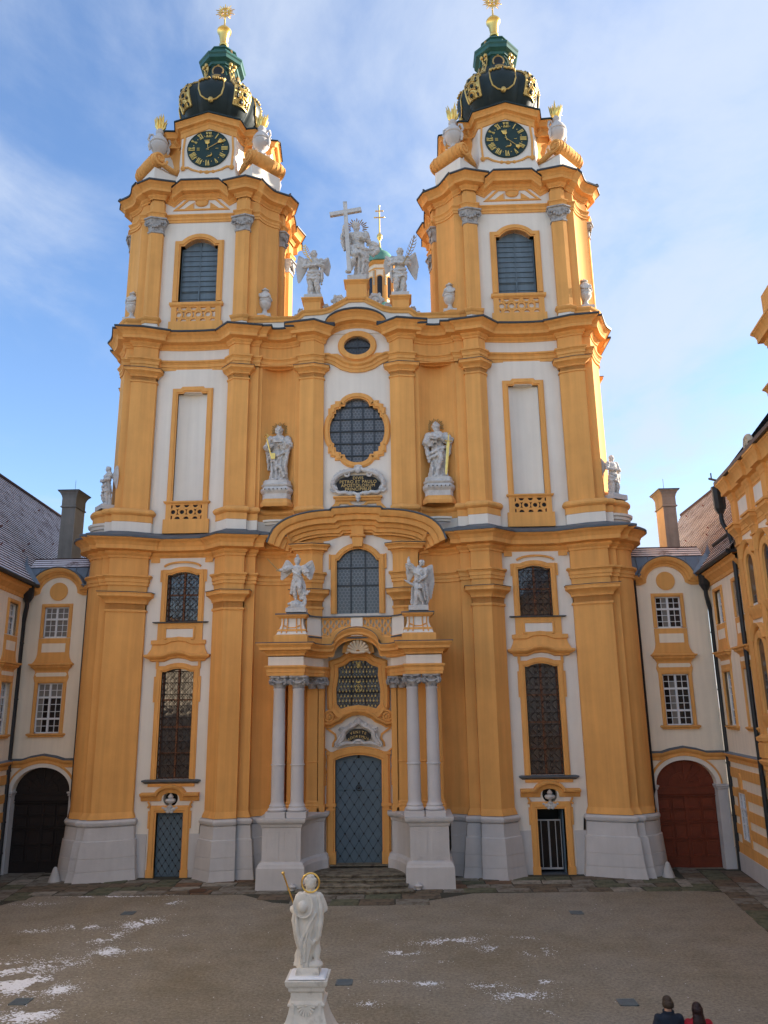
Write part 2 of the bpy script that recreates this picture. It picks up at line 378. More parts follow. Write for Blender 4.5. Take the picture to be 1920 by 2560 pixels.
STONES = [mat('flagstone_grey', (.215, .195, .16), .85, .22, 3, .5, 9, col2=(.11, .09, .065), c2scale=2.2),
          mat('flagstone_brown', (.16, .122, .082), .85, .22, 3, .5, 9, col2=(.075, .057, .04), c2scale=2.5),
          mat('flagstone_rust', (.20, .115, .068), .85, .22, 3, .5, 9, col2=(.10, .065, .04), c2scale=2.5),
          mat('flagstone_moss', (.135, .135, .085), .9, .22, 3, .5, 9, col2=(.065, .07, .042), c2scale=2.5),
          mat('flagstone_pale', (.31, .28, .23), .85, .2, 3, .5, 9, col2=(.16, .145, .115), c2scale=2.2)]
def paving():
    pv = MB()
    bed = mat('moss_joint', (.05, .048, .035), .95, .25, 4, .5, 20)
    front = [(-16.2, 1.0), (-16.2, -9.0), (-14.2, -8.8), (-13.2, -4.6), (-12.6, -3.15), (-4.4, -3.15), (-3.0, -4.5), (-1.2, -5.05), (1.4, -5.05), (3.0, -4.3), (4.6, -3.25), (13.2, -3.0), (14.5, -3.6), (13.6, -9.0), (12.2, -16.5), (13.7, -17.0), (16.8, 1.0)]
    pv.slab(front, -.10, .006)
    P = tag(pv.build('stone_pavement', bed, smooth=False), kind='structure')
    rnd = random.Random(11)
    def inside(x, y):
        c = False; n = len(front)
        for i in range(n):
            (x0, y0), (x1, y1) = front[i], front[(i + 1) % n]
            if (y0 > y) != (y1 > y) and x < (x1 - x0) * (y - y0) / (y1 - y0) + x0: c = not c
        return c
    def stone(q, h):
        c = MB(); n = len(q); cxx = sum(p[0] for p in q) / n; cyy = sum(p[1] for p in q) / n
        q = [(p[0] - cxx, p[1] - cyy) for p in q]
        inn = [(p[0] * .94, p[1] * .94) for p in q]
        vs = [(x, y, -.04) for x, y in q] + [(x, y, h - .008) for x, y in q] + [(x, y, h) for x, y in inn]
        fs = [(i, (i + 1) % n, n + (i + 1) % n, n + i) for i in range(n)] + [(n + i, n + (i + 1) % n, 2 * n + (i + 1) % n, 2 * n + i) for i in range(n)] + [tuple(range(2 * n, 3 * n))]
        c.add(vs, fs); c.build('paving_stone', rnd.choices(STONES, (5, 3, 1, 3, 1.3))[0], P, (cxx, cyy, .0), smooth=False, rot=(rnd.uniform(-.006, .006), rnd.uniform(-.006, .006), 0))
    def field(o, u, w, nrow, rowd, lmin, lmax, length):
        u = Vector(u).normalized(); w = Vector(w).normalized(); o = Vector(o)
        jit = {}
        for r in range(nrow):
            s = -rnd.uniform(0, lmin)
            while s < length:
                ln = rnd.uniform(lmin, lmax); g = .022; j = lambda: rnd.uniform(-.05, .05)
                d0 = r * rowd; d1 = d0 + rowd
                pts = [(s + g + j(), d0 + g + j() * .6), (s + ln * .5 + j(), d0 + g + j() * .6), (s + ln - g + j(), d0 + g + j() * .6), (s + ln - g + j(), d1 - g + j() * .6), (s + ln * .5 + j(), d1 - g + j() * .6), (s + g + j(), d1 - g + j() * .6)]
                pw = [o + u * a + w * b_ for a, b_ in pts]
                cc = sum(pw, Vector((0, 0))) / 6
                if inside(cc.x, cc.y): stone([(p.x, p.y) for p in pw], .018 + rnd.uniform(0, .014))
                s += ln
    field((-12.8, -0.35), (1, 0), (0, -1), 4, .70, .75, 1.45, 26.0)
    field((-2.9, -3.2), (1, 0), (0, -1), 2, .92, 1.0, 1.6, 6.4)
    dl = Vector((.139, -.99)); field((-16.0, .9), dl, (.99, .139), 3, .9, .8, 1.4, 10)
    dr = Vector((-.131, -.991)); field((16.5, .9), dr, (-.991, .131), 3, .9, .8, 1.4, 15.5)
paving()

# ------------------------------------------------------------------ the church
CH = thing('abbey_church', 'ochre and white twin towered baroque abbey church filling the end of the court', 'church')
BX = 8.38
def arcxy(x0, y0, x1, y1, sag, n=6):
    """n points strictly between two plan points on a bow; sag > 0 bows away from the viewer"""
    o = []
    for i in range(1, n):
        t = i / n; k = 4 * t * (1 - t) * sag; o.append((x0 + (x1 - x0) * t, y0 + (y1 - y0) * t + k))
    return o
def rnd_corner(cx_, cy_, r, a0, a1, n=8): return [(cx_ + r * cos(a0 + (a1 - a0) * i / n), cy_ + r * sin(a0 + (a1 - a0) * i / n)) for i in range(n + 1)]
# plan of the right half, from the axis outwards
PC = [(1.66, .15), (1.66, -.12), (2.14, -.32), (2.86, -.18), (2.86, .05)]
def plan1():
    conc = [(2.90, .05)] + arcxy(2.9, .05, 4.83, .05, .34) + [(4.83, .05), (4.83, -.22), (5.30, -.22)]
    inner = [(5.30, -.22), (5.30, -.48), (6.15, -.68), (6.80, -.08), (6.80, .12)]
    bay = arcxy(6.8, .12, 10.0, .12, .14)
    outer = [(10.0, .12), (10.0, -.06), (10.85, -.50), (11.62, -.68), (11.62, -.44), (12.02, -.50), (12.02, -.30)] + rnd_corner(12.02, .70, 1.0, -pi / 2, 0)[1:] + [(13.02, 9.0)]
    return conc, inner, bay, outer
def plan2():
    conc = [(2.86, .0), (2.95, .0)] + arcxy(2.95, .0, 4.95, .0, .26) + [(4.95, .0), (4.95, -.12), (5.40, -.12)]
    inner = [(5.40, -.12), (5.40, -.34), (6.12, -.50), (6.50, -.12), (6.50, .12)]
    bay = arcxy(6.5, .12, 10.15, .12, .14)
    outer = [(10.15, .12), (10.15, -.12), (10.84, -.40), (11.29, -.46), (11.29, -.22), (11.75, -.26)] + arcxy(11.75, -.26, 12.35, .85, .12, 5) + [(12.35, .85), (12.35, 2.2), (12.55, 2.2), (12.55, 3.1), (12.35, 3.1), (12.35, 9.0)]
    return conc, inner, bay, outer
c1, i1, b1, o1 = plan1(); c2, i2, b2, o2 = plan2()
def part(name, mb, mt, parent=None, **k): return mb.build(name, mt, parent or CH, **k)
def prof(h, out, pts): return [(o * out, z * h) for o, z in pts]
CORN = [(0, 0), (.07, 0), (.07, .10), (.10, .13), (.17, .17), (.22, .23), (.22, .31), (.30, .34), (.62, .37), (.62, .57), (.66, .60), (.70, .68), (.80, .77), (.93, .83), (.95, .87), (1.0, .87), (1.0, .97), (0, 1.02)]
ARCH = [(0, 0), (.30, 0), (.30, .30), (.48, .32), (.48, .62), (.62, .66), (.70, .74), (1.0, .82), (1.0, .97), (0, 1.0)]
CAPI = [(0, 0), (.15, 0), (.18, .06), (.15, .12), (0, .14), (0, .42), (.18, .44), (.18, .52), (.30, .60), (.60, .72), (.86, .78), (.92, .80), (.92, .95), (1.0, .96), (1.0, 1.0), (0, 1.02)]
def at(pr, z): return [(o, zz_ + z) for o, zz_ in pr]
def sides(fn):
    for sx in (1, -1): fn(sx)

# --- plinth in grey stone, pilaster shafts, wall strips, capitals : storey one
PLI = [(.40, -.05), (.34, .30), (.325, .42), (.305, .425), (.305, .45), (.32, .455), (.285, .92), (.265, .925), (.265, .95), (.28, .955), (.22, 1.60), (.17, 1.63), (.13, 2.14), (.10, 2.17), (.06, 2.17), (.16, 2.20), (.21, 2.29), (.21, 2.36), (.15, 2.44), (.02, 2.46)]
def storey1(sx):
    for nm, path in (('plinth', i1[1:]), ('plinth', o1[:5]), ('plinth', c1), ('plinth', o1[4:])):
        m = MB(sx); p_ = list(path)
        m.sweep(p_, PLI, cap=True); part(nm, m, GRY)
        f = MB(sx); f.sweep(p_, [(.02, 2.46), (.10, 2.47), (.07, 2.58), (.0, 2.74)], cap=False); part('shaft_foot', f, OCH)
    m = MB(sx); m.sweep(c1, [(0, 2.4), (0, 14.1)]); part('wall', m, OCH)
    for path, nm in ((i1, 'pilaster'), (o1[:5], 'pilaster'), (o1[4:], 'corner_wall')):
        m = MB(sx); m.sweep(path, [(0, 2.4), (0, 14.1)]); part(nm, m, OCH)
    for path in (i1[1:4], o1[1:4]):
        fine = [(path[0][0], path[0][1] + .3)] + list(path) + [(path[-1][0], path[-1][1] + .3)]
        m = MB(sx); m.sweep(fine, at(prof(.88, .34, CAPI), 11.50)); part('capital', m, OCH)
        m = MB(sx); m.sweep(fine, [(0, 12.40), (.355, 12.385), (.355, 12.41), (.0, 12.46)]); part('capital_flashing', m, MET)
        m = MB(sx); m.sweep(fine, at(prof(.50, .20, ARCH), 12.74)); part('architrave', m, OCH)
    for path in (c1, o1[4:]):
        m = MB(sx); m.sweep(path, at(prof(.50, .20, ARCH), 12.74)); part('architrave', m, OCH)
    full = c1 + i1[1:] + b1 + o1
    m = MB(sx); m.sweep(full[0:], at(prof(.95, .76, CORN), 14.05), cap=True); part('cornice', m, OCH)
    m = MB(sx); m.sweep(full, [(-.25, 15.46), (.25, 15.22), (.70, 15.06), (.81, 15.0), (.81, 14.91), (.74, 14.90)]); part('cornice_roof', m, SLA)
    m = MB(sx); m.sweep([(6.9, .06)] + b1 + [(9.9, .06)], [(0.02, 13.88), (.05, 13.88), (.05, 14.06)]); part('frieze_band', m, OCH)
    # grey dado left and right of the side door
    for a, b_ in ((6.8, 7.48), (9.36, 10.0)):
        m = MB(sx); m.box(a, b_, .10, .3, -.05, 1.77); part('dado', m, GRY)
sides(storey1)

# --- white tower bays with real openings
def bay1(sx):
    W1 = archtop(7.60, 9.09, 4.05, 8.76, .14, 9, .18); W2 = archtop(7.54, 9.06, 11.06, 13.28, .14, 9, .18)
    D = [(7.78, -.02), (8.98, -.02), (8.98, 2.65), (7.78, 2.65)]; O = circ(BX, 3.24, .33, n=20)
    m = MB(sx); m.panel([(6.75, -.02), (10.05, -.02), (10.05, 14.1), (6.75, 14.1)], .14, [D, O, W1, W2], .42); part('tower_bay_wall', m, WHI, smooth=False)
    # lower window surround
    SUR = [(0, -.10), (0, .05), (.05, .05), (.07, .09), (.20, .09), (.22, .06), (.26, .05), (.27, 0)]
    m = MB(sx); o = [(9.09, 4.05), (9.09, 8.76), (8.91, 8.76)] + archtop(7.6, 9.09, 4.05, 8.76, .14, 9, .18)[3:12][::1] + [(7.6, 8.76), (7.6, 4.05)]
    m.sweepz(o, SUR, .14); S1 = part('window_surround', m, OCH)
    m = MB(sx)
    for x0, x1 in ((7.26, 7.34), (9.35, 9.43)): m.box(x0, x1, .08, .16, 7.4, 8.55)
    m.build('ear', OCH, S1)
    m = MB(sx); m.sweep([(7.22, .16), (7.22, .10), (9.56, .10), (9.56, .16)], [(0, 3.86), (.10, 3.94), (.14, 3.96), (.14, 4.02), (0, 4.05)]); m.build('sill', SLA, S1)
    m = MB(sx); m.box(7.34, 9.44, .09, .2, 3.74, 3.87); m.build('sill_band', OCH, S1)
    # flared hood between the two windows
    m = MB(sx); hx = [(7.22, 9.58), (7.75, 9.58), (8.05, 9.70), (8.38, 9.74), (8.71, 9.70), (9.0, 9.58), (9.55, 9.58)]
    m.sweep([(7.20, .2), (7.20, .12)] + [(x, .12, z - 9.58) for x, z in hx[1:-1]] + [(9.56, .12), (9.56, .2)], [(0, 9.22), (.10, 9.25), (.12, 9.32), (.30, 9.40), (.34, 9.46), (.34, 9.53), (.20, 9.56), (.08, 9.80), (.04, 10.0), (.10, 10.02), (.10, 10.2), (.0, 10.22)])
    part('window_hood', m, OCH)
    m = MB(sx); m.box(7.28, 9.40, .08, .2, 10.2, 11.02); A = part('apron', m, OCH)
    m = MB(sx); m.box(7.72, 8.97, .065, .1, 10.33, 10.72); m.build('apron_field', WHI, A)
    m = MB(sx); m.sweepz([(8.97, 10.33), (8.97, 10.72), (7.72, 10.72), (7.72, 10.33)], [(0, .02), (.02, .05), (.08, .05), (.10, .02)], .08, True); m.build('apron_frame', OCH, A)
    m = MB(sx)
    for x0, x1 in ((7.30, 7.42), (9.26, 9.38)): m.box(x0, x1, .07, .15, 8.9, 9.3)
    part('hood_bracket', m, OCH)
    # upper window surround
    m = MB(sx); o = [(9.06, 11.06), (9.06, 13.28), (8.88, 13.28)] + archtop(7.54, 9.06, 11.06, 13.28, .14, 9, .18)[3:12] + [(7.54, 13.28), (7.54, 11.06)]
    m.sweepz(o, SUR, .14); S2 = part('window_surround', m, OCH)
    m = MB(sx)
    for x0, x1 in ((7.19, 7.27), (9.33, 9.41)): m.box(x0, x1, .08, .16, 12.95, 13.52)
    m.build('ear', OCH, S2)
    m = MB(sx); m.sweep([(7.16, .16), (7.16, .10), (9.50, .10), (9.50, .16)], [(0, 10.98), (.12, 11.01), (.14, 11.05), (.0, 11.07)]); m.build('sill', SLA, S2)
    m = MB(sx); a = [(8.38 + .86 * sin(t) * 1.0, 13.66 + .20 * (cos(t) - cos(1.35)) / (1 - cos(1.35))) for t in [1.35 - 2.7 * i / 14 for i in range(15)]]
    m.sweepz(a, [(0, 0), (0, .10), (.06, .10), (.09, .06), (.10, 0)], .14); m.build('crown_arch', OCH, S2)
    # both windows : wooden cross bars, leaded glass, wrought iron grille
    def win(x0, x1, z0, z1, rise, zb, lab):
        w = MB(sx); xm = (x0 + x1) / 2; yb = .44
        w.box(xm - .05, xm + .05, yb - .09, yb, z0, z1 + rise)
        w.box(x0, x0 + .06, yb - .07, yb, z0, z1); w.box(x1 - .06, x1, yb - .07, yb, z0, z1); w.box(x0, x1, yb - .07, yb, z0, z0 + .06)
        for z in zb: w.box(x0, x1, yb - .085, yb, z - .035, z + .035)
        wo = part('window', w, BRW, smooth=False)
        zl = [z0] + zb + [z1 + rise]
        for a, b_ in ((x0, xm), (xm, x1)):
            for q in range(len(zl) - 1):
                g = MB(sx); g.box((a - b_) / 2, (b_ - a) / 2, 0, .02, 0, zl[q + 1] - zl[q]); g.build('pane', CHG, wo, (sx * (a + b_) / 2, yb - .02, zl[q]), smooth=False)
        g = MB(sx); n = 6; dx = (x1 - x0 - .06) / n; yg = .20; rr = .017
        for k in range(n + 1):
            xx = x0 + .03 + k * dx
            ptsA = []; ptsB = []; L_ = .52; st = 8; z = z0 + .02; nn_ = int((z1 + rise - .06 - z) / L_ * st)
            for i in range(nn_ + 1):
                zz_ = z + L_ * i / st; s_ = sin(2 * pi * i / st)
                ptsA.append((xx + dx * .42 * s_, yg, zz_)); ptsB.append((xx - dx * .42 * s_, yg, zz_))
            g.tube([(min(max(p[0], x0 + .02), x1 - .02), p[1] - .03, p[2]) for p in ptsA], rr, 3)
            if k % 2 == 0: g.tube([(min(max(p[0], x0 + .02), x1 - .02), p[1], p[2]) for p in ptsB], rr, 3)
            if 0 < k < n: g.tube([(xx, yg + .02, z0), (xx, yg + .02, z1)], .012, 3)
        nz = int((z1 - z0) / .52)
        for k in range(nz + 1): g.tube([(x0, yg - .015, z0 + .05 + k * .52), (x1, yg - .015, z0 + .05 + k * .52)], .013, 3)
        g.build('iron_grille', IRO, wo, smooth=False)
    win(7.60, 9.09, 4.05, 8.76, .14, [5.15, 6.30, 7.50], 0); win(7.54, 9.06, 11.06, 13.28, .14, [12.35], 1)
    # doorway
    m = MB(sx); SD = [(0, -.30), (0, .06), (.06, .06), (.09, .10), (.24, .10), (.27, .06), (.30, .05), (.30, 0)]
    m.sweepz([(8.98, .0), (8.98, 2.65), (7.78, 2.65), (7.78, .0)], SD, .14); DS = part('door_surround', m, OCH)
    m = MB(sx); m.box(7.46, 7.80, .02, .16, -.02, .32); m.box(8.96, 9.30, .02, .16, -.02, .32)
    for x0, x1 in ((7.42, 7.50), (9.26, 9.34)): m.box(x0, x1, .06, .15, 2.0, 2.72)
    m.build('foot_block', OCH, DS)
    m = MB(sx); hz = [(7.10, 3.30), (7.74, 3.30)] + [(BX + .55 * cos(a), 3.30 + .34 * sin(a)) for a in [pi - pi * i / 10 for i in range(11)]] + [(9.02, 3.30), (9.70, 3.30)]
    m.sweepz(hz[::-1], [(-.16, 0), (-.16, .06), (-.09, .10), (.02, .14), (.06, .30), (.14, .34), (.17, .34), (.20, 0)], .14); HD = part('door_hood', m, OCH)
    m = MB(sx)
    for q in (-1, 1): m.tube([(BX + q * .98, .05, 3.12), (BX + q * .90, .05, 2.98), (BX + q * .97, .05, 2.86)], .05, 6)
    m.build('bracket', OCH, HD)
    m = MB(sx); m.sweepz(circ(BX, 3.24, .33, n=24), [(0, -.1), (0, .03), (.07, .03), (.08, 0)], .14, True); m.build('oculus_ring', WHI, HD)
    m = MB(sx); m.box(BX - .5, BX + .5, .55, .6, 2.8, 3.7); m.build('oculus_back', BLA, HD)
    m = MB(sx); m.lathe([(.14, 0), (.16, .04), (.07, .09), (.06, .16), (.20, .22), (.24, .30), (.20, .36), (.08, .39), (.13, .44), (.10, .50), (.03, .58), (0, .60)], (BX, .12, 2.86), 16)
    U = part('urn', m, STA)
    m = MB(sx); m.ball((BX, .06, 2.80), .12, .07, .10); m.ball((BX - .16, .06, 2.80), .12, .06, .08); m.ball((BX + .16, .06, 2.80), .12, .06, .08); m.ball((BX - .30, .06, 2.86), .07, .05, .05); m.ball((BX + .30, .06, 2.86), .07, .05, .05); m.ball((BX - .08, .05, 2.70), .09, .05, .07); m.ball((BX + .08, .05, 2.70), .09, .05, .07)
    m.build('carved_base', STA, U)
sides(bay1)

# --- side doors
STRAP = mat('dark_blue_iron', (.058, .085, .108), .5, .15, 4)
def diamond_door(x0, x1, z0, z1, y, nx, nz, parent_name, top=None, sx=1, ledge=None):
    m = MB(sx); xm = (x0 + x1) / 2
    outl = [(x0, z0), (x1, z0), (x1, z1), (x0, z1)] if top is None else top
    m.prism(outl, y, y + .08); D = part(parent_name, m, BLU, smooth=False)
    def zmax(x):
        if top is None: return z1
        w = (x1 - x0) / 2; R = (w * w + .23 * .23) / .46; t = abs(x - xm); return z1 + .23 - R + sqrt(max(0, R * R - t * t))
    g = MB(sx); dx = (x1 - x0) / nx; dz = dx * 1.45; st = MB(sx)
    def strap(p, q):
        p = Vector((p[0], y - .004, p[1])); q = Vector((q[0], y - .004, q[1])); d = q - p; l = d.length
        if l < .05: return
        d.normalize(); R_ = Matrix((d, Vector((0, 1, 0)), d.cross(Vector((0, 1, 0))))).transposed(); g.obox((p + q) / 2, l / 2, .008, .017, R_)
    nzr = int((z1 - z0) / dz) + 2
    for k in range(-nzr, nx + nzr):
        for s_ in (1, -1):
            # segments cell by cell so they can be clipped to the leaf
            for q in range(nzr * 2):
                za = z0 + q * dz / 2; zb_ = za + dz / 2
                xa = x0 + (k + s_ * q * .5) * dx; xb = xa + s_ * dx / 2
                if min(xa, xb) < x0 - 1e-6 or max(xa, xb) > x1 + 1e-6: continue
                if zb_ > min(zmax(xa), zmax(xb)): continue
                strap((xa, za), (xb, zb_))
    for q in range(nzr * 2):
        za = z0 + q * dz / 2
        for k in range(nx + 1):
            xa = x0 + (k + (.5 if q % 2 else 0)) * dx
            if x0 + .03 < xa < x1 - .03 and za < zmax(xa) - .05 and za > z0 + .03: st.ball((xa, y - .01, za), .042, .03, .042, 6, 4)
    g.build('iron_straps', STRAP, D, smooth=False); st.build('iron_studs', PIP, D)
    c = MB(sx); c.box(xm - .014, xm + .014, y - .028, y, z0, (z1 if ledge is None else ledge)); c.build('meeting_strip', BLU, D, smooth=False)
    return D
diamond_door(7.78, 8.98, .0, 2.65, .34, 4, 8, 'side_door', None, -1)
def open_door():
    y = .44
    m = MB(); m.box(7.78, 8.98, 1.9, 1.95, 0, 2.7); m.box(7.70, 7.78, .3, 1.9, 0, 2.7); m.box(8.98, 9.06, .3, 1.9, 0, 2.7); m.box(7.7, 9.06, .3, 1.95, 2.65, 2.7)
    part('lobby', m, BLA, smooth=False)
    m = MB(); m.box(7.78, 8.98, .1, 1.9, -.04, .012); part('threshold', m, SLA, smooth=False)
    m = MB(); m.box(8.90, 8.96, .4, 1.3, .02, 2.62); part('side_door', m, BLU, smooth=False)
    G = MB()
    for x in (7.82, 7.99, 8.30, 8.34, 8.62, 8.84): G.box(x - .016, x + .016, .58, .62, .16, 2.14)
    G.box(7.80, 8.86, .575, .625, .12, .20); G.box(7.80, 8.86, .575, .625, 2.10, 2.16)
    D = part('glass_door', G, ALU, smooth=False)
    for a, b_ in ((7.83, 8.30), (8.34, 8.84)):
        g = MB(); g.box(a, b_, .598, .604, .20, 2.10); g.build('pane', GLN, D, smooth=False)
open_door()

# --- storey two
def storey2(sx):
    # attic plinth above the first cornice : white foot, ochre band, torus
    for nm, path in (("attic", PC[1:4] + c1 + i1[1:]), ('attic', o1[:-1])):
        m = MB(sx); m.sweep(path[3:] if path[0][0] < 2 else path, [(.03, 15.0), (.03, 15.80)]); part('attic_foot', m, WHI)
        m = MB(sx); m.sweep(path, [(.03, 15.80), (.05, 15.81), (.05, 16.12), (.10, 16.14), (.17, 16.22), (.18, 16.30), (.12, 16.40), (.02, 16.46), (-.9, 16.50)]); part('attic_band', m, OCH)
    for sxx in (1,):
        m = MB(sx); m.sweep(arcxy(3.2, .02, 4.6, .02, -.2, 8), [(0, 15.55), (.10, 15.58), (.14, 15.66), (.24, 15.70), (.26, 15.78), (0, 15.8)]); part('attic_step', m, WHI)
        m = MB(sx); m.sweep(rnd_corner(12.02, .70, 1.0, -pi / 2, 0), [(.03, 15.45), (.12, 15.48), (.14, 15.60), (.22, 15.64), (.24, 15.74), (.04, 15.8)]); part('attic_step', m, WHI)
    # walls
    m = MB(sx); m.sweep(PC, [(0, 15.9), (0, 25.35)]); part('pilaster', m, OCH)
    nz = [(2.86, .0), (3.10, .0), (3.10, .08)] + arcxy(3.10, .08, 4.78, .08, .52, 12) + [(4.78, .08), (4.78, 0), (4.95, .0), (4.95, -.12), (5.40, -.12)]
    m = MB(sx); m.sweep(nz, [(0, 15.9), (0, 23.9)]); m.slab([(x, y) for x, y in nz if x < 4.97], 23.86, 23.9); part('niche_wall', m, OCH)
    m = MB(sx); m.sweep(c2, [(0, 23.8), (0, 25.1)]); part('niche_frieze', m, OCH)
    m = MB(sx); m.sweep(i2, [(0, 15.9), (0, 25.1)]); part('pilaster', m, OCH)
    m = MB(sx); m.sweep(o2[:5], [(0, 15.9), (0, 25.1)]); part('pilaster', m, OCH)
    m = MB(sx); m.sweep(o2[4:], [(0, 15.9), (0, 25.1)]); part('corner_wall', m, OCH)
    for path in (PC[1:4], i2[1:4], o2[1:4], [(12.35, 2.2), (12.55, 2.2), (12.55, 3.1), (12.35, 3.1)]):
        p2 = [(path[0][0], path[0][1] + .25)] + list(path) + [(path[-1][0], path[-1][1] + .25)]
        m = MB(sx); m.sweep(p2, at(prof(.68, .30, CAPI), 23.05)); part('capital', m, OCH)
        m = MB(sx); m.sweep(p2, [(0, 23.75), (.315, 23.735), (.315, 23.76), (.0, 23.80)]); part('capital_flashing', m, MET)
    full = c2 + i2[1:] + b2 + o2
    m = MB(sx); m.sweep(PC[1:4] + full, at(prof(.52, .20, ARCH), 23.85)); part('architrave', m, OCH)
    m = MB(sx); m.sweep([(6.5, .12)] + b2 + [(10.15, .12)], [(.015, 24.36), (.015, 25.0)]); part('frieze', m, WHI)
    # white bay with the blind window
    Wn = [(7.57, 16.9), (9.06, 16.9), (9.06, 22.56), (8.80, 22.56), (8.72, 22.62), (7.92, 22.62), (7.84, 22.56), (7.57, 22.56)]
    m = MB(sx); m.panel([(6.45, 15.0), (10.2, 15.0), (10.2, 23.9), (6.45, 23.9)], .16, [Wn], .12); part('tower_bay_wall', m, WHI, smooth=False)
    m = MB(sx); m.sweep([(7.57, .26)] + arcxy(7.57, .26, 9.06, .26, .26, 14) + [(9.06, .26)], [(0, 16.9), (0, 22.70)])
    m.add([(7.57, .26, 22.62), (9.06, .26, 22.62), (9.06, .7, 22.62), (7.57, .7, 22.62)], [(0, 1, 2, 3)]); part('blind_window', m, WHI)
    o = [(9.06, 16.9), (9.06, 22.56), (8.80, 22.56), (8.72, 22.66), (7.92, 22.66), (7.84, 22.56), (7.57, 22.56), (7.57, 16.9)]
    m = MB(sx); m.sweepz(o, [(0, -.12), (0, .07), (.05, .07), (.07, .11), (.22, .11), (.25, .07), (.28, .06), (.28, 0)], .16); S_ = part('window_surround', m, OCH)
    lattice(sx, 7.30, 9.34, 7.57, 9.08, 15.30, 16.02, 16.72, 16.92, .16, BLA, 3.5)
def lattice(sx, X0, X1, x0, x1, zb, z0, z1, zt, y, back, n):
    """pierced parapet panel below a window : base block, posts, sill, rings joined by short bars"""
    m = MB(sx); m.box(X0 - .1, X1 + .1, y - .16, y + .1, zb, z0 - .02); P_ = part('parapet_panel', m, OCH, smooth=False)
    m = MB(sx); m.box(X0, x0, y - .12, y + .1, z0 - .02, z1 + .05); m.box(x1, X1, y - .12, y + .1, z0 - .02, z1 + .05); m.box(x0, x1, y - .12, y + .1, z1, z1 + .05); m.build('post', OCH, P_, smooth=False)
    m = MB(sx); m.sweep([(X0 - .02, y + .1), (X0 - .02, y - .12), (X1 + .02, y - .12), (X1 + .02, y + .1)], [(0, z1 + .05), (.05, z1 + .08), (.09, z1 + .13), (.09, zt - .02), (0, zt)]); m.build('sill', OCH, P_)
    m = MB(sx); m.box(x0, x1, y - .015, y + .04, z0, z1); m.build('panel_back', back, P_, smooth=False)
    m = MB(sx); h = z1 - z0; w = (x1 - x0) / n; zc = (z0 + z1) / 2; r = min(w * .36, h * .27); pr = [(-.045, 0), (-.045, .085), (.045, .085), (.045, 0)]
    k = 0; x = x0 + w * .25
    while x < x1 + .02:
        if x - r > x0 - .06 and x + r < x1 + .06: m.sweepz(circ(x, zc, r, n=14), pr, y - .02, True)
        for q in (-1, 1):
            zs = zc + q * h * .5
            if x + w / 2 < x1: m.sweepz([(x + w / 2 + w * .40 * cos(a), zs + w * .40 * sin(a) * 1.0) for a in ([pi * i / 8 for i in range(9)] if q < 0 else [-pi * i / 8 for i in range(9)])], pr, y - .022)
            m.box(x - .04, x + .04, y - .10, y, min(zs, zc + q * r * .9), max(zs, zc + q * r * .9))
        x += w
    m.build('tracery', OCH, P_)
sides(storey2)

def centre_curve(dz, w, pts):   # cornice line over the middle, lifted by dz within half width w
    o = []
    for x, y in pts: o.append((x, y, dz * max(0, cos(min(1, abs(x) / w) * pi / 2)) ** .9))
    return o
def storey2_cornice():
    right = c2 + i2[1:] + b2 + o2
    mid = [(PC[1][0], PC[1][1]), PC[2], PC[3]]
    def lift(x): return .16 if 1.7 < x < 2.9 else 0
    R_ = [(x, y, lift(x)) for x, y in mid] + [(x, y, 0) for x, y in right]
    arch = [(-1.62, .02, .10)] + [(1.55 * sin(t), .02, .10 + .82 * (cos(t) - 0.0)) for t in [-pi / 2 + pi * i / 16 for i in range(17)]] + [(1.62, .02, .10)]
    path = [(-x, y, z) for x, y, z in reversed(R_)] + arch + R_
    m = MB(); m.sweep(path, at(prof(.80, .70, CORN), 24.97), cap=True); part('cornice', m, OCH)
    m = MB(); m.sweep(path, [(-.2, 25.98), (.2, 25.86), (.66, 25.80), (.75, 25.79), (.75, 25.70), (.68, 25.69)]); part('cornice_roof', m, MET)
storey2_cornice()

# --- middle bay
def rose_outline(s=1.0, ex=0.0):
    """upright quatrefoil with square notches"""
    a = 1.36 + ex; b_ = 1.68 + ex; cz_ = 20.36; p = []
    q = [(.60, b_ - .36 + ex * .0), (.62, b_ - .42), (.80, b_ - .42), (.80, b_ - .52), (1.04, b_ - .52 - .05), (1.06, b_ - .80), (1.14, b_ - .80), (1.14, b_ - 1.0)]
    top = [(.60 * sin(t) * 1.0, b_ - .36 + .36 * cos(t)) for t in [0 + (pi / 2) * i / 6 for i in range(7)]]
    right = [(1.14 + (a - 1.14) * cos(t), (b_ - 1.0) * sin(t)) for t in [pi / 2 - (pi / 2) * i / 6 for i in range(7)]]
    quarter = top + q[1:-1] + right            # clockwise from top to right
    full = quarter + [(x, -z) for x, z in reversed(quarter[:-1])]
    full += [(-x, z) for x, z in reversed(full[1:-1])]
    full = [(x * s, z * s + cz_) for x, z in full]
    return full[::-1]                            # counter-clockwise
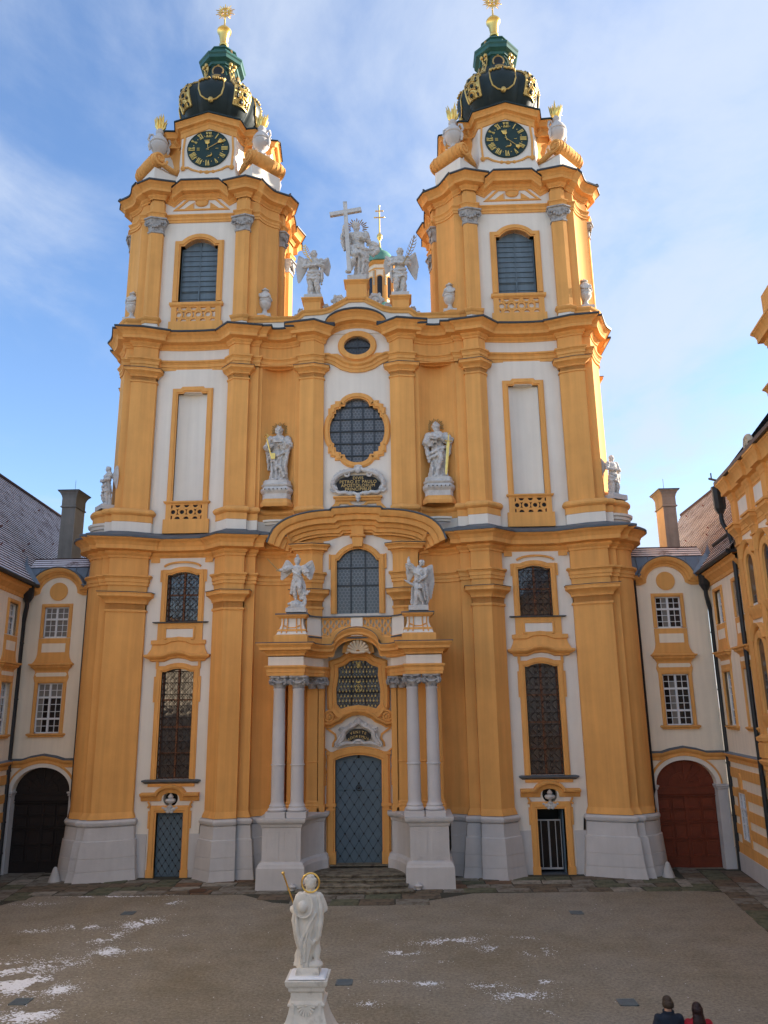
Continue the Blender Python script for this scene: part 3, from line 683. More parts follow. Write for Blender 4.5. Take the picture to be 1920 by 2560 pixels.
def centre_bay():
    ro = rose_outline(); ov = circ(.03, 24.92, .68, .52, 28)
    bw = archtop(-.99, 1.0, 11.30, 13.82, .55, 13, .10); mw = [(-.80, 7.00), (-.45, 7.10), (.0, 7.16), (.45, 7.10), (.80, 7.00), (.98, 7.20), (1.0, 7.85), (.90, 8.45), (.92, 8.82), (.62, 8.92), (.35, 9.12), (0, 9.16), (-.35, 9.12), (-.62, 8.92), (-.92, 8.82), (-.90, 8.45), (-1.0, 7.85), (-.98, 7.20)]
    dr = archtop(-1.04, 1.02, .50, 4.78, .22, 11, .0)
    m = MB(); m.panel([(-1.75, .4), (1.75, .4), (1.75, 15.4), (-1.75, 15.4)], .05, [dr, mw, bw], .36); part('middle_bay_wall', m, WHI, smooth=False)
    m = MB(); m.panel([(-1.75, 15.4), (1.75, 15.4), (1.75, 25.4), (1.2, 25.75), (-1.2, 25.75), (-1.75, 25.4)], .05, [ro, ov], .36); part('middle_bay_wall', m, WHI, smooth=False)
    # rose window
    m = MB(); m.sweepz(ro, [(0, -.25), (0, .07), (.06, .07), (.08, .12), (.22, .12), (.25, .08), (.29, .07), (.30, 0)], .05, True); RS = part('rose_surround', m, OCH)
    def glazing(name, outl, xs, zs, y, mt, bar=.03, gold=False):
        m = MB(); x0 = min(p[0] for p in outl); x1 = max(p[0] for p in outl); z0 = min(p[1] for p in outl); z1 = max(p[1] for p in outl)
        def span(c, ax):   # widest crossing of the outline by the line coord[ax] = c
            h = []
            n = len(outl)
            for i in range(n):
                p, q = outl[i], outl[(i + 1) % n]
                if (p[ax] - c) * (q[ax] - c) <= 0 and abs(p[ax] - q[ax]) > 1e-9: t = (c - p[ax]) / (q[ax] - p[ax]); h.append(p[1 - ax] + t * (q[1 - ax] - p[1 - ax]))
            return (min(h), max(h)) if h else (0, 0)
        for x in xs: a, b_ = span(x, 0); m.box(x - bar, x + bar, y - .06, y - .005, a, b_)
        for z in zs: a, b_ = span(z, 1); m.box(a, b_, y - .065, y - .006, z - bar, z + bar)
        Wd = part(name, m, MET, smooth=False)
        # one pane for every field, clipped to the outline
        X = [x0 - 1] + list(xs) + [x1 + 1]; Z_ = [z0 - 1] + list(zs) + [z1 + 1]
        def clip(poly, ax, c, keep):
            o = []
            for i in range(len(poly)):
                p, q = poly[i], poly[(i + 1) % len(poly)]; dp = (p[ax] - c) * keep; dq = (q[ax] - c) * keep
                if dp >= 0: o.append(p)
                if dp * dq < 0: t = dp / (dp - dq); o.append((p[0] + (q[0] - p[0]) * t, p[1] + (q[1] - p[1]) * t))
            return o
        for i in range(len(X) - 1):
            for j in range(len(Z_) - 1):
                po = clip(clip(clip(clip(list(outl), 0, X[i], 1), 0, X[i + 1], -1), 1, Z_[j], 1), 1, Z_[j + 1], -1)
                if len(po) < 3: continue
                g = MB(); g.prism(po, y, y + .02); g.build('pane', mt, Wd, smooth=False)
        return Wd
    glazing('rose_window', ro, [-.84, -.28, .28, .84], [19.08, 19.72, 20.36, 21.0, 21.64], .22, GLE)
    m = MB(); m.sweepz(ov, [(0, -.25), (0, .10), (.05, .12), (.26, .12), (.28, .06), (.31, .06), (.31, 0)], .05, True); part('oval_surround', m, OCH)
    glazing('oval_window', ov, [.03], [24.92], .22, GLD, .025)
    # architrave swinging down under the oval
    bel = [(-1.72, 24.02), (-1.50, 24.02), (-1.22, 23.90), (-.80, 23.62), (-.35, 23.47), (.03, 23.44), (.41, 23.47), (.86, 23.62), (1.28, 23.90), (1.56, 24.02), (1.74, 24.02)]
    m = MB(); m.sweepz(bel[::-1], [(0, 0), (0, .08), (.16, .08), (.17, .12), (.32, .12), (.34, .16), (.40, .22), (.46, .22), (.47, 0)], .05); part('architrave', m, OCH)
    m = MB(); m.panel([(-1.72, 24.4), (-1.2, 24.2), (-.7, 23.95), (0, 23.8), (.76, 23.95), (1.26, 24.2), (1.74, 24.4), (1.74, 24.52), (.98, 24.52), (.5, 24.2), (-.5, 24.2), (-.98, 24.52), (-1.72, 24.52)], .035); part('oval_apron', m, OCH, smooth=False)
    # balcony window and its surround
    o = [(1.0, 11.3), (1.0, 13.82), (.90, 13.82)] + archtop(-.99, 1.0, 11.30, 13.82, .55, 13, .10)[3:16] + [(-.99, 13.82), (-.99, 11.3)]
    m = MB(); m.sweepz(o, [(0, -.2), (0, .07), (.05, .07), (.07, .12), (.22, .12), (.25, .08), (.28, .07), (.29, 0)], .05); BS = part('balcony_window_surround', m, OCH)
    m = MB()
    for q in (-1, 1): m.box(q * 1.33 - .04, q * 1.33 + .04, -.03, .06, 13.40, 14.12)
    m.build('ear', OCH, BS)
    glazing('balcony_window', bw, [-.33, .35], [12.64, 13.48], .22, GLE)
    m = MB(); m.prism([(-.20, 14.42), (.22, 14.42), (.30, 15.05), (.30, 15.6), (-.28, 15.6), (-.28, 15.05)], -.32, .06); KS = part('keystone', m, OCH, smooth=False)
    m = MB(); m.sweep([(-.30, .05), (-.30, -.33), (.32, -.33), (.32, .05)], [(0, 14.88), (.05, 14.90), (.07, 14.96), (0, 15.0)]); m.build('keystone_band', OCH, KS)
    # pilaster pieces left and right of the balcony window
    for sx in (1, -1):
        m = MB(sx); m.sweep(PC, [(0, 2.4), (0, 14.7)]); part('pilaster', m, OCH)
        p2 = [(PC[1][0], .1)] + PC[1:4] + [(PC[3][0], .1)]
        m = MB(sx); m.sweep(p2, at(prof(.88, .34, CAPI), 11.50)); part('capital', m, OCH)
        m = MB(sx); m.sweep(p2, [(0, 12.40), (.355, 12.385), (.355, 12.41), (.0, 12.46)]); part('capital_flashing', m, MET)
        m = MB(sx); m.sweep(p2, at(prof(.50, .20, ARCH), 12.74)); part('architrave', m, OCH)
        m = MB(sx); m.sweep(p2, at(prof(.42, .36, CORN), 14.12)); part('impost', m, OCH)
        m = MB(sx); m.sweep(p2, [(0, 14.56), (.375, 14.54), (.375, 14.565), (.0, 14.62)]); part('impost_flashing', m, MET)
    # great segmental pediment over the balcony
    def half(n=12):
        o = [(3.55, 14.35), (3.46, 14.62)]
        o += [(1.18 + 2.25 * cos(t), 14.62 + .78 * sin(t)) for t in [.12 + (pi / 2 - .12) * i / n for i in range(n + 1)]]
        o += [(.98, 15.40), (.86, 15.52), (.0, 15.56)]
        return o
    R_ = half(); line = R_ + [(-x, z) for x, z in reversed(R_[:-1])]
    pr = [(-.42, .0), (-.42, .18), (-.34, .18), (-.30, .28), (-.12, .30), (-.10, .42), (0, .46), (.06, .50), (.10, .70), (.32, .74), (.36, .86), (.50, .96), (.58, .99), (.64, .99), (.66, 0)]
    m = MB(); m.sweepz(line, pr, .02); PD = part('segmental_pediment', m, OCH)
    m = MB(); m.sweepz(line, [(.665, -.6), (.685, .9), (.69, 1.05), (.63, 1.05), (.61, 1.0)], .02); m.build('pediment_roof', SLA, PD)
    m = MB(); m.panel([(1.62, 14.1), (3.4, 14.1), (3.2, 14.6), (2.2, 15.2), (0, 15.6), (-2.2, 15.2), (-3.2, 14.6), (-3.4, 14.1), (-1.62, 14.1), (-1.62, 14.7), (-.8, 15.0), (.8, 15.0), (1.62, 14.7)], .04); m.build('tympanum', OCH, PD, smooth=False)
    m = MB(); m.panel([(1.2, 13.9), (1.62, 13.9), (1.62, 14.75), (1.0, 14.85), (.8, 15.02), (-.8, 15.02), (-1.0, 14.85), (-1.62, 14.75), (-1.62, 13.9), (-1.2, 13.9)] + [(1.12 * sin(t), 13.9 + .62 * cos(t)) for t in [-pi / 2 + pi * i / 12 for i in range(13)]], .03); m.build('tympanum_field', WHI, PD, smooth=False)
    # inscription shelf
    m = MB(); m.sweep([(-1.0, .06), (-1.0, -.05), (1.06, -.05), (1.06, .06)], [(0, 16.70), (.06, 16.74), (.10, 16.84), (.16, 16.86), (.16, 16.93), (0, 16.95)]); SH = part('inscription_shelf', m, OCH)
    m = MB()
    for q in (-1, 1):
        m.sweepz([(.03 + q * x, z) for x, z in ((1.35, 16.20), (1.18, 16.38), (1.02, 16.55), (.98, 16.72))][::q], [(-.12, 0), (-.12, .10), (.12, .10), (.12, 0)], .05)
        m.sweepz([(.03 + q * x, z) for x, z in ((.95, 16.66), (.45, 16.64), (.30, 16.50), (.0, 16.42))][::q], [(-.06, 0), (-.06, .09), (.06, .09), (.06, 0)], .05)
    m.build('shelf_bracket', OCH, SH)
    return glazing
glazing = centre_bay()

# --- cartouche with the dedication
LET = mat('gilded_lettering', (.62, .42, .16), .5, .15, 6, metal=.5)
def cartouche():
    m = MB(); m.prism([(x + .05, z) for x, z in ((-1.0, 17.32), (-.62, 17.16), (.62, 17.16), (1.0, 17.32), (1.08, 17.62), (.86, 17.86), (.5, 18.0), (-.5, 18.0), (-.86, 17.86), (-1.08, 17.62))], -.04, .06)
    C_ = part('inscription_cartouche', m, BLA, smooth=False)
    f = MB()
    for q in (-1, 1):
        def P(l): return [(.05 + q * x, -.10, z) for x, z in l]
        f.tube(P([(.06, 18.30), (.35, 18.22), (.70, 18.16), (1.02, 17.98), (1.20, 17.72), (1.22, 17.50), (1.10, 17.26)]), [.10, .11, .13, .13, .12, .10, .08], 8)
        f.tube(P(spiral(.52, 18.06, .17, .03, 1.3, pi / 2, 14, -1)), .055, 6)
        f.tube(P(spiral(1.16, 17.32, .18, .03, 1.3, 0, 14, -1)), .06, 6)
        f.tube(P([(1.10, 17.20), (.90, 17.10), (.62, 17.14), (.40, 17.04), (.22, 17.10), (.05, 17.0)]), [.08, .10, .09, .10, .08, .09], 8)
        f.tube(P(spiral(.36, 17.06, .13, .02, 1.2, 0, 12, 1)), .045, 6)
        for k in range(7):
            a = .25 + k * .24; f.ball((.05 + q * (.5 + .78 * sin(a)), -.10, 17.55 + .72 * cos(a)), .06, .06, .08, 7, 5)
        f.ball((.05 + q * 1.30, -.08, 17.62), .07, .06, .14, 8, 6)
    f.ball((.05, -.14, 18.26), .16, .14, .20); f.ball((.05, -.14, 18.44), .20, .10, .07); f.ball((-.10, -.12, 18.30), .08, .08, .14); f.ball((.20, -.12, 18.30), .08, .08, .14)
    f.ball((.05, -.16, 16.86), .13, .12, .18); f.ball((.05, -.18, 16.70), .08, .08, .10); f.ball((.05, -.14, 17.02), .16, .08, .07)
    f.build('carved_frame', STA, C_)
    for tx, z, sz in (('DIVIS', 17.86, .21), ('PETRO ET PAULO', 17.67, .215), ('APOSTOLORUM', 17.485, .215), ('PRINCIPIBUS', 17.30, .215)):
        me = text_mesh(tx, sz, .0, .012, 1.08); me.materials.append(LET); link('lettering', me, C_, (.04, -.052, z))
cartouche()
# --- portal : pedestals, columns, entablature, balcony
def portal():
    pp = [(3.80, .1), (3.80, -2.42), (2.22, -2.42), (2.22, -1.95)] + arcxy(2.22, -1.95, 1.46, -.55, .28, 6) + [(1.46, -.55), (1.46, .1)]
    for sx in (1, -1):
        path = pp[::-1]
        m = MB(sx); m.sweep(path, [(.20, -.05), (.18, .82), (.15, .86), (.13, .96), (.05, 1.02), (.0, 1.04), (0, 2.32), (.04, 2.36), (.06, 2.46), (.16, 2.52), (.20, 2.60), (.20, 2.68), (0, 2.70)], cap=True)
        m.slab([(x, y) for x, y in path][::1], 2.69, 2.71); P_ = part('portal_pedestal', m, GRY)
        for xa, xb in ((2.42, 2.88), (3.14, 3.60)):
            m = MB(sx); xm = (xa + xb) / 2
            o = [(xa, 1.14), (xm - .12, 1.14), (xm - .07, 1.20), (xm, 1.23), (xm + .07, 1.20), (xm + .12, 1.14), (xb, 1.14), (xb, 2.16), (xm + .14, 2.16), (xm + .08, 2.10), (xm - .08, 2.10), (xm - .14, 2.16), (xa, 2.16)]
            m.sweepz(o, [(0, -.01), (0, .022), (.03, .022), (.03, -.01)], -2.42, True); m.panel(o, -2.432); m.build('sunk_panel', GRY, P_, smooth=False)
        for x in (2.44, 3.26):
            m = MB(sx); c = (x, -2.06, 0)
            m.lathe([(.335, 2.92), (.39, 2.95), (.40, 3.0), (.36, 3.05), (.335, 3.07), (.33, 3.11), (.345, 3.14), (.30, 3.20), (.278, 3.26), (.272, 3.32), (.27, 4.72), (.30, 4.735), (.30, 4.775), (.268, 4.79), (.262, 6.2), (.240, 7.78), (.262, 7.82), (.262, 7.86), (.23, 7.88)], c, 28)
            cl = part('column', m, COLM)
            m = MB(sx); m.box(x - .43, x + .43, -2.49, -1.63, 2.70, 2.925); m.build('column_base', COLM, cl, smooth=False)
            ionic(sx, x, -2.06, 7.88, .24, .52, cl)
        # ochre pilasters behind the columns, with bases
        for x0, x1, yy in ((1.78, 2.25, -.55), (2.62, 3.10, -.62), (3.25, 3.72, -.50)):
            m = MB(sx); m.box(x0, x1, yy, .1, 2.7, 8.4)
            B_ = part('portal_pilaster', m, OCH, smooth=False)
            m = MB(sx); m.sweep([(x0, .1), (x0, yy), (x1, yy), (x1, .1)], [(.09, 2.70), (.09, 2.86), (.06, 2.88), (.08, 2.96), (.03, 3.02), (.04, 3.10), (0, 3.16)]); m.sweep([(x0, .1), (x0, yy), (x1, yy), (x1, .1)], [(0, 4.72), (.03, 4.735), (.03, 4.775), (0, 4.79)]); m.build('pilaster_base', OCH, B_)
        m = MB(sx); c = (2.05, -.75, 0)
        m.box(1.50, 1.74, -.60, .1, 2.7, 8.4); part('portal_pilaster', m, OCH, smooth=False)
        m = MB(sx); m.box(1.46, 1.78, -.64, .1, 2.7, 2.95); part('pilaster_base', m, OCH, smooth=False)
        for x in (1.62, 2.02): ionic(sx, x, -.62, 7.88, .17, .5, None)
    en = [(1.30, .1), (1.46, -.62), (1.52, -.78)] + arcxy(1.52, -.78, 2.20, -2.0, .25, 5) + [(2.20, -2.0), (2.20, -2.40), (3.72, -2.40), (3.72, .1)]
    for sx in (1, -1):
        m = MB(sx); m.sweep(en, at(prof(.44, .14, ARCH), 8.40), cap=True); m.slab(en, 8.40, 8.41); part('portal_architrave', m, OCH)
        m = MB(sx); m.sweep(en, [(0, 8.83), (0, 9.28)]); part('portal_frieze', m, WHI)
    arch = [(-1.10, -.95, .0), (-1.02, -.95, .06)] + [(1.0 * sin(t), -.95, .10 + .66 * cos(t)) for t in [-pi / 2 + pi * i / 16 for i in range(17)]] + [(1.02, -.95, .06), (1.10, -.95, .0)]
    R_ = [(1.30, -.95, 0), (1.50, -1.0, 0)] + [(x, y, 0) for x, y in arcxy(1.50, -1.0, 2.20, -2.0, .22, 5)] + [(2.20, -2.0, 0), (2.20, -2.40, 0), (3.72, -2.40, 0), (3.72, .1, 0)]
    path = [(-x, y, z) for x, y, z in reversed(R_)] + arch + R_
    CN = [(0, 0), (.06, .0), (.06, .08), (.12, .14), (.18, .20), (.34, .23), (.34, .33), (.40, .40), (.46, .46), (.46, .52), (0, .55)]
    m = MB(); m.sweep(path, at(CN, 9.24), cap=True); part('portal_cornice', m, OCH)
    m = MB(); m.sweep(path, [(-.1, 9.83), (.30, 9.80), (.49, 9.785), (.49, 9.755), (.45, 9.75)]); part('portal_cornice_roof', m, SLA)
    for sx in (1, -1):
        m = MB(sx); m.slab([(x, y) for x, y, z in R_], 9.2, 9.25); part('portal_soffit', m, OCH, smooth=False)
    # attic above
    A_ = [(-x, y, z) for x, y, z in reversed([(1.15, -1.15, 0), (1.55, -1.15, 0), (2.06, -2.0, 0), (2.06, -2.38, 0), (3.50, -2.38, 0), (3.50, .1, 0)])] + [(1.10 * sin(t), -1.15, .12 + .36 * cos(t)) for t in [-pi / 2 + pi * i / 10 for i in range(11)]] + [(1.15, -1.15, 0), (1.55, -1.15, 0), (2.06, -2.0, 0), (2.06, -2.38, 0), (3.50, -2.38, 0), (3.50, .1, 0)]
    m = MB(); m.sweep(A_, [(0, 9.72), (.02, 10.06), (.02, 10.10), (-.03, 10.14), (-.10, 10.17), (-.6, 10.20)]); part('balcony_plinth', m, OCH)
    m = MB(); m.slab([(-3.4, .1), (-3.4, -2.2), (-2.1, -2.2), (-1.5, -1.1), (1.5, -1.1), (2.1, -2.2), (3.4, -2.2), (3.4, .1)], 10.05, 10.12); part('balcony_floor', m, SLA, smooth=False)
    for sx in (1, -1):
        # flared statue pedestals, white with ochre fillets
        bx = [(2.12, -.2), (2.12, -2.30), (3.40, -2.30), (3.40, -.2)]
        b2_ = [(2.14, -1.3), (2.14, -2.26), (3.36, -2.26), (3.36, -1.3)]
        m = MB(sx); m.sweep(b2_, [(.05, 10.16), (.02, 10.24), (-.06, 10.40), (-.13, 10.60), (-.14, 10.78), (-.10, 10.92), (-.7, 10.93)], cap=True); PD = part('balcony_pedestal', m, WHI)
        m = MB(sx); m.sweep(b2_, [(-.06, 10.86), (-.02, 10.90), (.06, 10.96), (.08, 11.02), (.0, 11.03)]); m.build('pedestal_cap', OCH, PD)
        m = MB(sx); m.sweep(b2_, [(.0, 11.02), (.11, 11.02), (.11, 11.07), (-.6, 11.12)]); m.build('pedestal_slab', SLA, PD)
        m = MB(sx)
        for x in (2.30, 2.52, 2.98, 3.20): m.tube([(x, -2.32 + (.02 if x in (2.52, 2.98) else .02), 10.22), (x + (2.75 - x) * .10, -2.24, 10.42), (x + (2.75 - x) * .16, -2.16, 10.62), (x + (2.75 - x) * .16, -2.15, 10.86)], .028, 5)
        m.sweep(b2_, [(-.02, 10.30), (.03, 10.31), (.0, 10.38), (-.06, 10.40)]); m.tube([(2.4, -2.20, 10.56), (2.62, -2.19, 10.46), (2.88, -2.19, 10.46), (3.1, -2.20, 10.56)], .03, 5); m.build('pedestal_fillet', OCH, PD)
        # white wall piece between pedestal and balustrade
        m = MB(sx); m.sweep([(1.60, -1.0), (1.60, -1.12), (2.14, -1.75), (2.14, -1.0)], [(0, 10.12), (0, 10.98)]); part('balcony_wall', m, WHI, smooth=False)
        m = MB(sx); m.sweep([(.0, -1.12), (1.60, -1.12), (2.14, -1.75)], [(-.35, 10.98), (.09, 10.98), (.09, 11.04), (-.35, 11.08)]); part('balcony_coping', m, SLA)
    bal = bmesh_baluster()
    for sx in (1, -1):
        for k in range(5):
            x = .38 + k * .262; o = link('baluster', bal, CH, (sx * x, -1.06, 10.14))
        m = MB(sx); m.box(.20, 1.60, -1.10, -1.02, 10.92, 10.98); m.box(.20, 1.60, -1.10, -1.02, 10.12, 10.17); part('balustrade_rail', m, OCH, smooth=False)
        m = MB(sx); m.box(.20, 1.6, -.98, -.95, 10.12, 10.98); part('balustrade_back', m, WHI, smooth=False)
    m = MB(); m.box(-.25, .28, -1.16, -.95, 10.15, 11.0); part('balustrade_block', m, WHI, smooth=False)
    # scallop shell under the arch
    m = MB(); c = Vector((.04, -.72, 9.48))
    for k in range(9):
        a = pi * (k + .5) / 9; d = Vector((cos(a), -.25, sin(a)))
        m.tube([c + d * .10, c + d * .30, c + d * (.50 + .03 * sin(a))], [.03, .055, .075], 6)
    m.tube([(c.x - .55, -.74, 9.42), (c.x - .38, -.78, 9.52), (c.x - .25, -.80, 9.46), (c.x, -.82, 9.44), (c.x + .25, -.80, 9.46), (c.x + .38, -.78, 9.52), (c.x + .55, -.74, 9.42)], .055, 6)
    part('scallop_shell', m, mat('shell_cream', (.70, .58, .42), .8))
    m = MB(); m.prism(circ(.04, 9.45, .72, .78, 20, 0, pi), -.60, .0); part('shell_niche', m, OCH, smooth=False)
    for q in (1, -1):
        m = MB(q); m.panel([(1.28, 8.4), (1.55, 8.4), (1.55, 9.5), (.5, 9.62), (.9, 9.4)], .03); part('portal_spandrel', m, WHI, smooth=False)
bal_cache = []
def bmesh_baluster():
    if bal_cache: return bal_cache[0]
    m = MB()
    pr = [(-.034, 0), (-.034, .05), (.034, .05), (.034, 0)]
    L_ = [(-.12, .02), (-.03, .10), (-.09, .26), (-.10, .34), (-.02, .46), (-.08, .60), (-.10, .70), (-.02, .80)]
    m.sweepz(L_, pr, .02); m.sweepz([(-x, z) for x, z in L_], pr, .02)
    bal_cache.append(m.mesh('baluster', OCH)); return bal_cache[0]
def ionic(sx, x, y, z0, r, h, parent):
    m = MB(sx); R_ = r * 1.75
    m.lathe([(r, z0), (r * 1.08, z0 + .10 * h), (r * 1.25, z0 + .3 * h), (r * 1.1, z0 + .6 * h), (r * 1.3, z0 + .8 * h)], (x, y, 0), 16)
    ab = []
    for q in range(4):
        a = pi / 4 + q * pi / 2
        ab.append((x + R_ * 1.18 * cos(a - .13), y + R_ * 1.18 * sin(a - .13))); ab.append((x + R_ * 1.18 * cos(a + .13), y + R_ * 1.18 * sin(a + .13))); ab.append((x + R_ * .70 * cos(a + pi / 4), y + R_ * .70 * sin(a + pi / 4)))
    m.slab(ab, z0 + .84 * h, z0 + h)
    for q in range(4):
        a = pi / 4 + q * pi / 2; ca, sa = cos(a), sin(a)
        for s_ in (-1, 1):
            sp = spiral(R_ * .92, z0 + .50 * h, .26 * h, .05 * h, 1.35, pi * .5, 14, -1)
            m.tube([(x + d * ca - s_ * .05 * sa, y + d * sa + s_ * .05 * ca, zz_) for d, zz_ in sp], .075 * h, 5)
        m.ball((x + R_ * .92 * ca, y + R_ * .92 * sa, z0 + .50 * h), .11 * h, .11 * h, .14 * h, 8, 6)
    for q in range(4):
        a = q * pi / 2 - pi / 2; tx, ty = -sin(a), cos(a)
        pts = [(x + r * 1.32 * cos(a) + tx * u * R_ * .62, y + r * 1.32 * sin(a) + ty * u * R_ * .62, z0 + (.40 + .26 * u * u) * h) for u in (-1, -.6, -.2, .2, .6, 1)]
        m.tube(pts, [.05 * h, .09 * h, .11 * h, .11 * h, .09 * h, .05 * h], 6)
        m.ball((x + r * 1.4 * cos(a), y + r * 1.4 * sin(a), z0 + .80 * h), .12 * h, .12 * h, .12 * h, 8, 6)
    part('ionic_capital', m, CAP, parent)
portal()

def portal_middle():
    # gilded grille window in its moulded frame
    mw = [(-.80, 7.00), (-.45, 7.10), (.0, 7.16), (.45, 7.10), (.80, 7.00), (.98, 7.20), (1.0, 7.85), (.90, 8.45), (.92, 8.82), (.62, 8.92), (.35, 9.12), (0, 9.16), (-.35, 9.12), (-.62, 8.92), (-.92, 8.82), (-.90, 8.45), (-1.0, 7.85), (-.98, 7.20)]
    m = MB(); m.sweepz(mw, [(0, -.3), (0, .10), (.05, .14), (.16, .18), (.18, .26), (.34, .30), (.36, .24), (.42, .20), (.44, 0)], .05, True); F_ = part('grille_window_surround', m, OCH)
    for q in (-1, 1):
        m = MB(); m.tube([(q * x, -.22, z) for x, z in spiral(1.30, 6.66, .26, .05, 1.9, pi * .65, 26, -1)], .055, 7)
        m.tube([(q * 1.26, -.20, 6.92), (q * 1.16, -.20, 7.08), (q * 1.10, -.18, 7.25)], [.07, .06, .04], 6); m.ball((q * 1.30, -.22, 6.66), .08, .09, .08, 8, 6)
        m.tube([(q * 1.42, -.12, 9.05), (q * 1.46, -.12, 8.88), (q * 1.38, -.12, 8.80)], .055, 6); m.build('scroll', OCH, F_)
        m = MB()
        for k in range(6): m.ball((q * (1.50 + .02 * (k % 2)), -.06, 8.70 - k * .13), .05, .06, .08, 7, 5)
        m.build('flower_drop', STA, F_)
    W_ = glazing('grille_window', mw, [-.31, .33], [7.70, 8.36], .18, GLE, .035)
    g = MB(); b_ = MB(); dx = .155; rows = 9
    def ins(x, z):
        c = False; n = len(mw)
        for i in range(n):
            (x0, z0), (x1, z1) = mw[i], mw[(i + 1) % n]
            if (z0 > z) != (z1 > z) and x < (x1 - x0) * (z - z0) / (z1 - z0) + x0: c = not c
        return c
    for k in range(-13, 14):
        for s_ in (1, -1):
            pts = []
            for q in range(40):
                z = 6.95 + q * .06; x = k * dx + s_ * dx * .45 * sin((z - 7) * 2 * pi / .50)
                if ins(x, z) and ins(x + .03, z) and ins(x - .03, z): pts.append((x, .02, z))
                else:
                    if len(pts) > 2: b_.tube(pts, .011, 3)
                    pts = []
            if len(pts) > 2: b_.tube(pts, .011, 3)
    for j in range(10):
        for k in range(-6, 7):
            x = k * dx + (dx / 2 if j % 2 else 0); z = 7.12 + j * .215
            if ins(x - .07, z) and ins(x + .07, z) and ins(x, z + .07):
                g.ball((x, -.01, z), .036, .02, .05, 6, 4)
                if j % 2: g.tube([(x, -.01, z + .04), (x, -.01, z + .10)], .012, 4)
    for k in range(12):
        a = 2 * pi * k / 12; g.tube([(.02 + .05 * cos(a), -.03, 8.93 + .05 * sin(a)), (.02 + .14 * cos(a), -.03, 8.93 + .14 * sin(a))], .014, 4)
    g.ball((.02, -.03, 8.93), .06, .03, .06, 8, 6)
    g.tube([(.02 + .15 * cos(a), -.03, 7.90 + .17 * sin(a)) for a in [2 * pi * i / 16 for i in range(17)]], .014, 4); g.tube([(-.08, -.04, 8.02), (.12, -.04, 7.78)], .014, 4); g.tube([(.12, -.04, 8.02), (-.08, -.04, 7.78)], .014, 4); g.ball((.02, -.03, 8.16), .07, .03, .05, 8, 6)
    b_.build('iron_grille', IRO, W_, smooth=False); g.build('gilded_ornament', mat('gilt_leaf', (.62, .48, .18), .45, metal=.6), W_)
    # hood over the inscription
    hz = [(1.52, 6.30), (1.25, 6.26), (1.02, 6.40), (.80, 6.48), (.62, 6.64), (.30, 6.78), (0, 6.82), (-.30, 6.78), (-.62, 6.64), (-.80, 6.48), (-1.02, 6.40), (-1.25, 6.26), (-1.52, 6.30)]
    m = MB(); m.sweepz(hz, [(-.10, 0), (-.10, .12), (-.03, .14), (0, .24), (.04, .36), (.10, .40), (.13, .40), (.15, .2), (.22, .16), (.3, .05)], .05); part('inscription_hood', m, OCH)
    m = MB()
    for q in (-1, 1): m.sweepz([(q * x, z) for x, z in ((1.45, 6.16), (1.16, 5.96), (1.05, 5.88), (1.02, 5.70), (1.14, 5.52), (1.16, 5.35))][::q], [(-.04, 0), (-.04, .06), (.05, .06), (.05, 0)], .05)
    part('hood_scroll', m, OCH)
    # inscription cartouche
    m = MB(); m.prism([(-.54, 5.68), (-.30, 5.60), (-.18, 5.70), (.18, 5.70), (.30, 5.60), (.54, 5.68), (.55, 5.86), (.40, 6.02), (.18, 6.12), (-.18, 6.12), (-.40, 6.02), (-.55, 5.86)], -.10, .05); C_ = part('inscription_cartouche', m, BLA, smooth=False)
    f = MB()
    for q in (-1, 1):
        def P(l): return [(q * x, -.14, z) for x, z in l]
        f.tube(P([(.06, 6.40), (.26, 6.24), (.48, 6.16), (.66, 6.00), (.68, 5.78), (.78, 5.62), (.92, 5.44)]), [.10, .10, .10, .11, .11, .10, .08], 8)
        f.tube(P(spiral(.72, 6.06, .14, .02, 1.3, 0, 14, 1)), .05, 6); f.tube(P(spiral(.93, 5.46, .13, .02, 1.3, pi / 2, 14, -1)), .05, 6)
        f.tube(P([(.85, 5.42), (.62, 5.50), (.45, 5.52), (.26, 5.50), (.10, 5.58)]), [.08, .08, .08, .07, .06], 8); f.tube(P([(.60, 6.12), (.84, 6.16), (.80, 6.02)]), .06, 6)
        f.tube(P([(.95, 5.60), (.86, 5.78), (.78, 5.92)]), [.03, .07, .04], 6); f.ball((q * .34, -.14, 6.30), .09, .07, .09)
    f.ball((0, -.16, 6.42), .20, .10, .13); f.ball((0, -.16, 6.54), .10, .07, .07); f.ball((0, -.16, 5.62), .16, .08, .07); f.ball((0, -.14, 5.50), .20, .06, .06)
    f.build('carved_frame', STA, C_)
    for wd, rad, z0, sz, sp in (('VENITE', .92, 5.98, .17, .132), ('ADOREMUS', .80, 5.79, .165, .128)):
        n = len(wd); cz_ = z0 - rad
        for i, ch in enumerate(wd):
            a = (i - (n - 1) / 2) * sp / rad * .98
            me = text_mesh(ch, sz, .0, .012); me.materials.append(LET); link('letter', me, C_, (rad * sin(a), -.112, cz_ + rad * cos(a)), (0, a, 0))
    # main door
    dr = archtop(-1.04, 1.02, .50, 4.78, .22, 11, .0)
    D_ = diamond_door(-1.04, 1.02, .50, 4.78, .22, 5, 12, 'main_door', dr, 1, 3.54)
    m = MB(); m.box(-1.04, 1.02, .18, .22, 3.52, 3.56); m.build('transom', BLU, D_, smooth=False)
    m = MB(); m.sweepz(circ(-.01, 3.60, .10, n=14), [(0, 0), (0, .04), (.03, .04), (.03, 0)], .19, True); m.ball((-.01, .15, 3.60), .06, .04, .06); m.ball((-.01, .18, 4.92), .05, .04, .07); m.build('lock_boss', PIP, D_)
    o = [(1.02, .42), (1.02, 4.78)] + archtop(-1.04, 1.02, .50, 4.78, .22, 11)[2:][1:-1] + [(-1.04, 4.78), (-1.04, .42)]
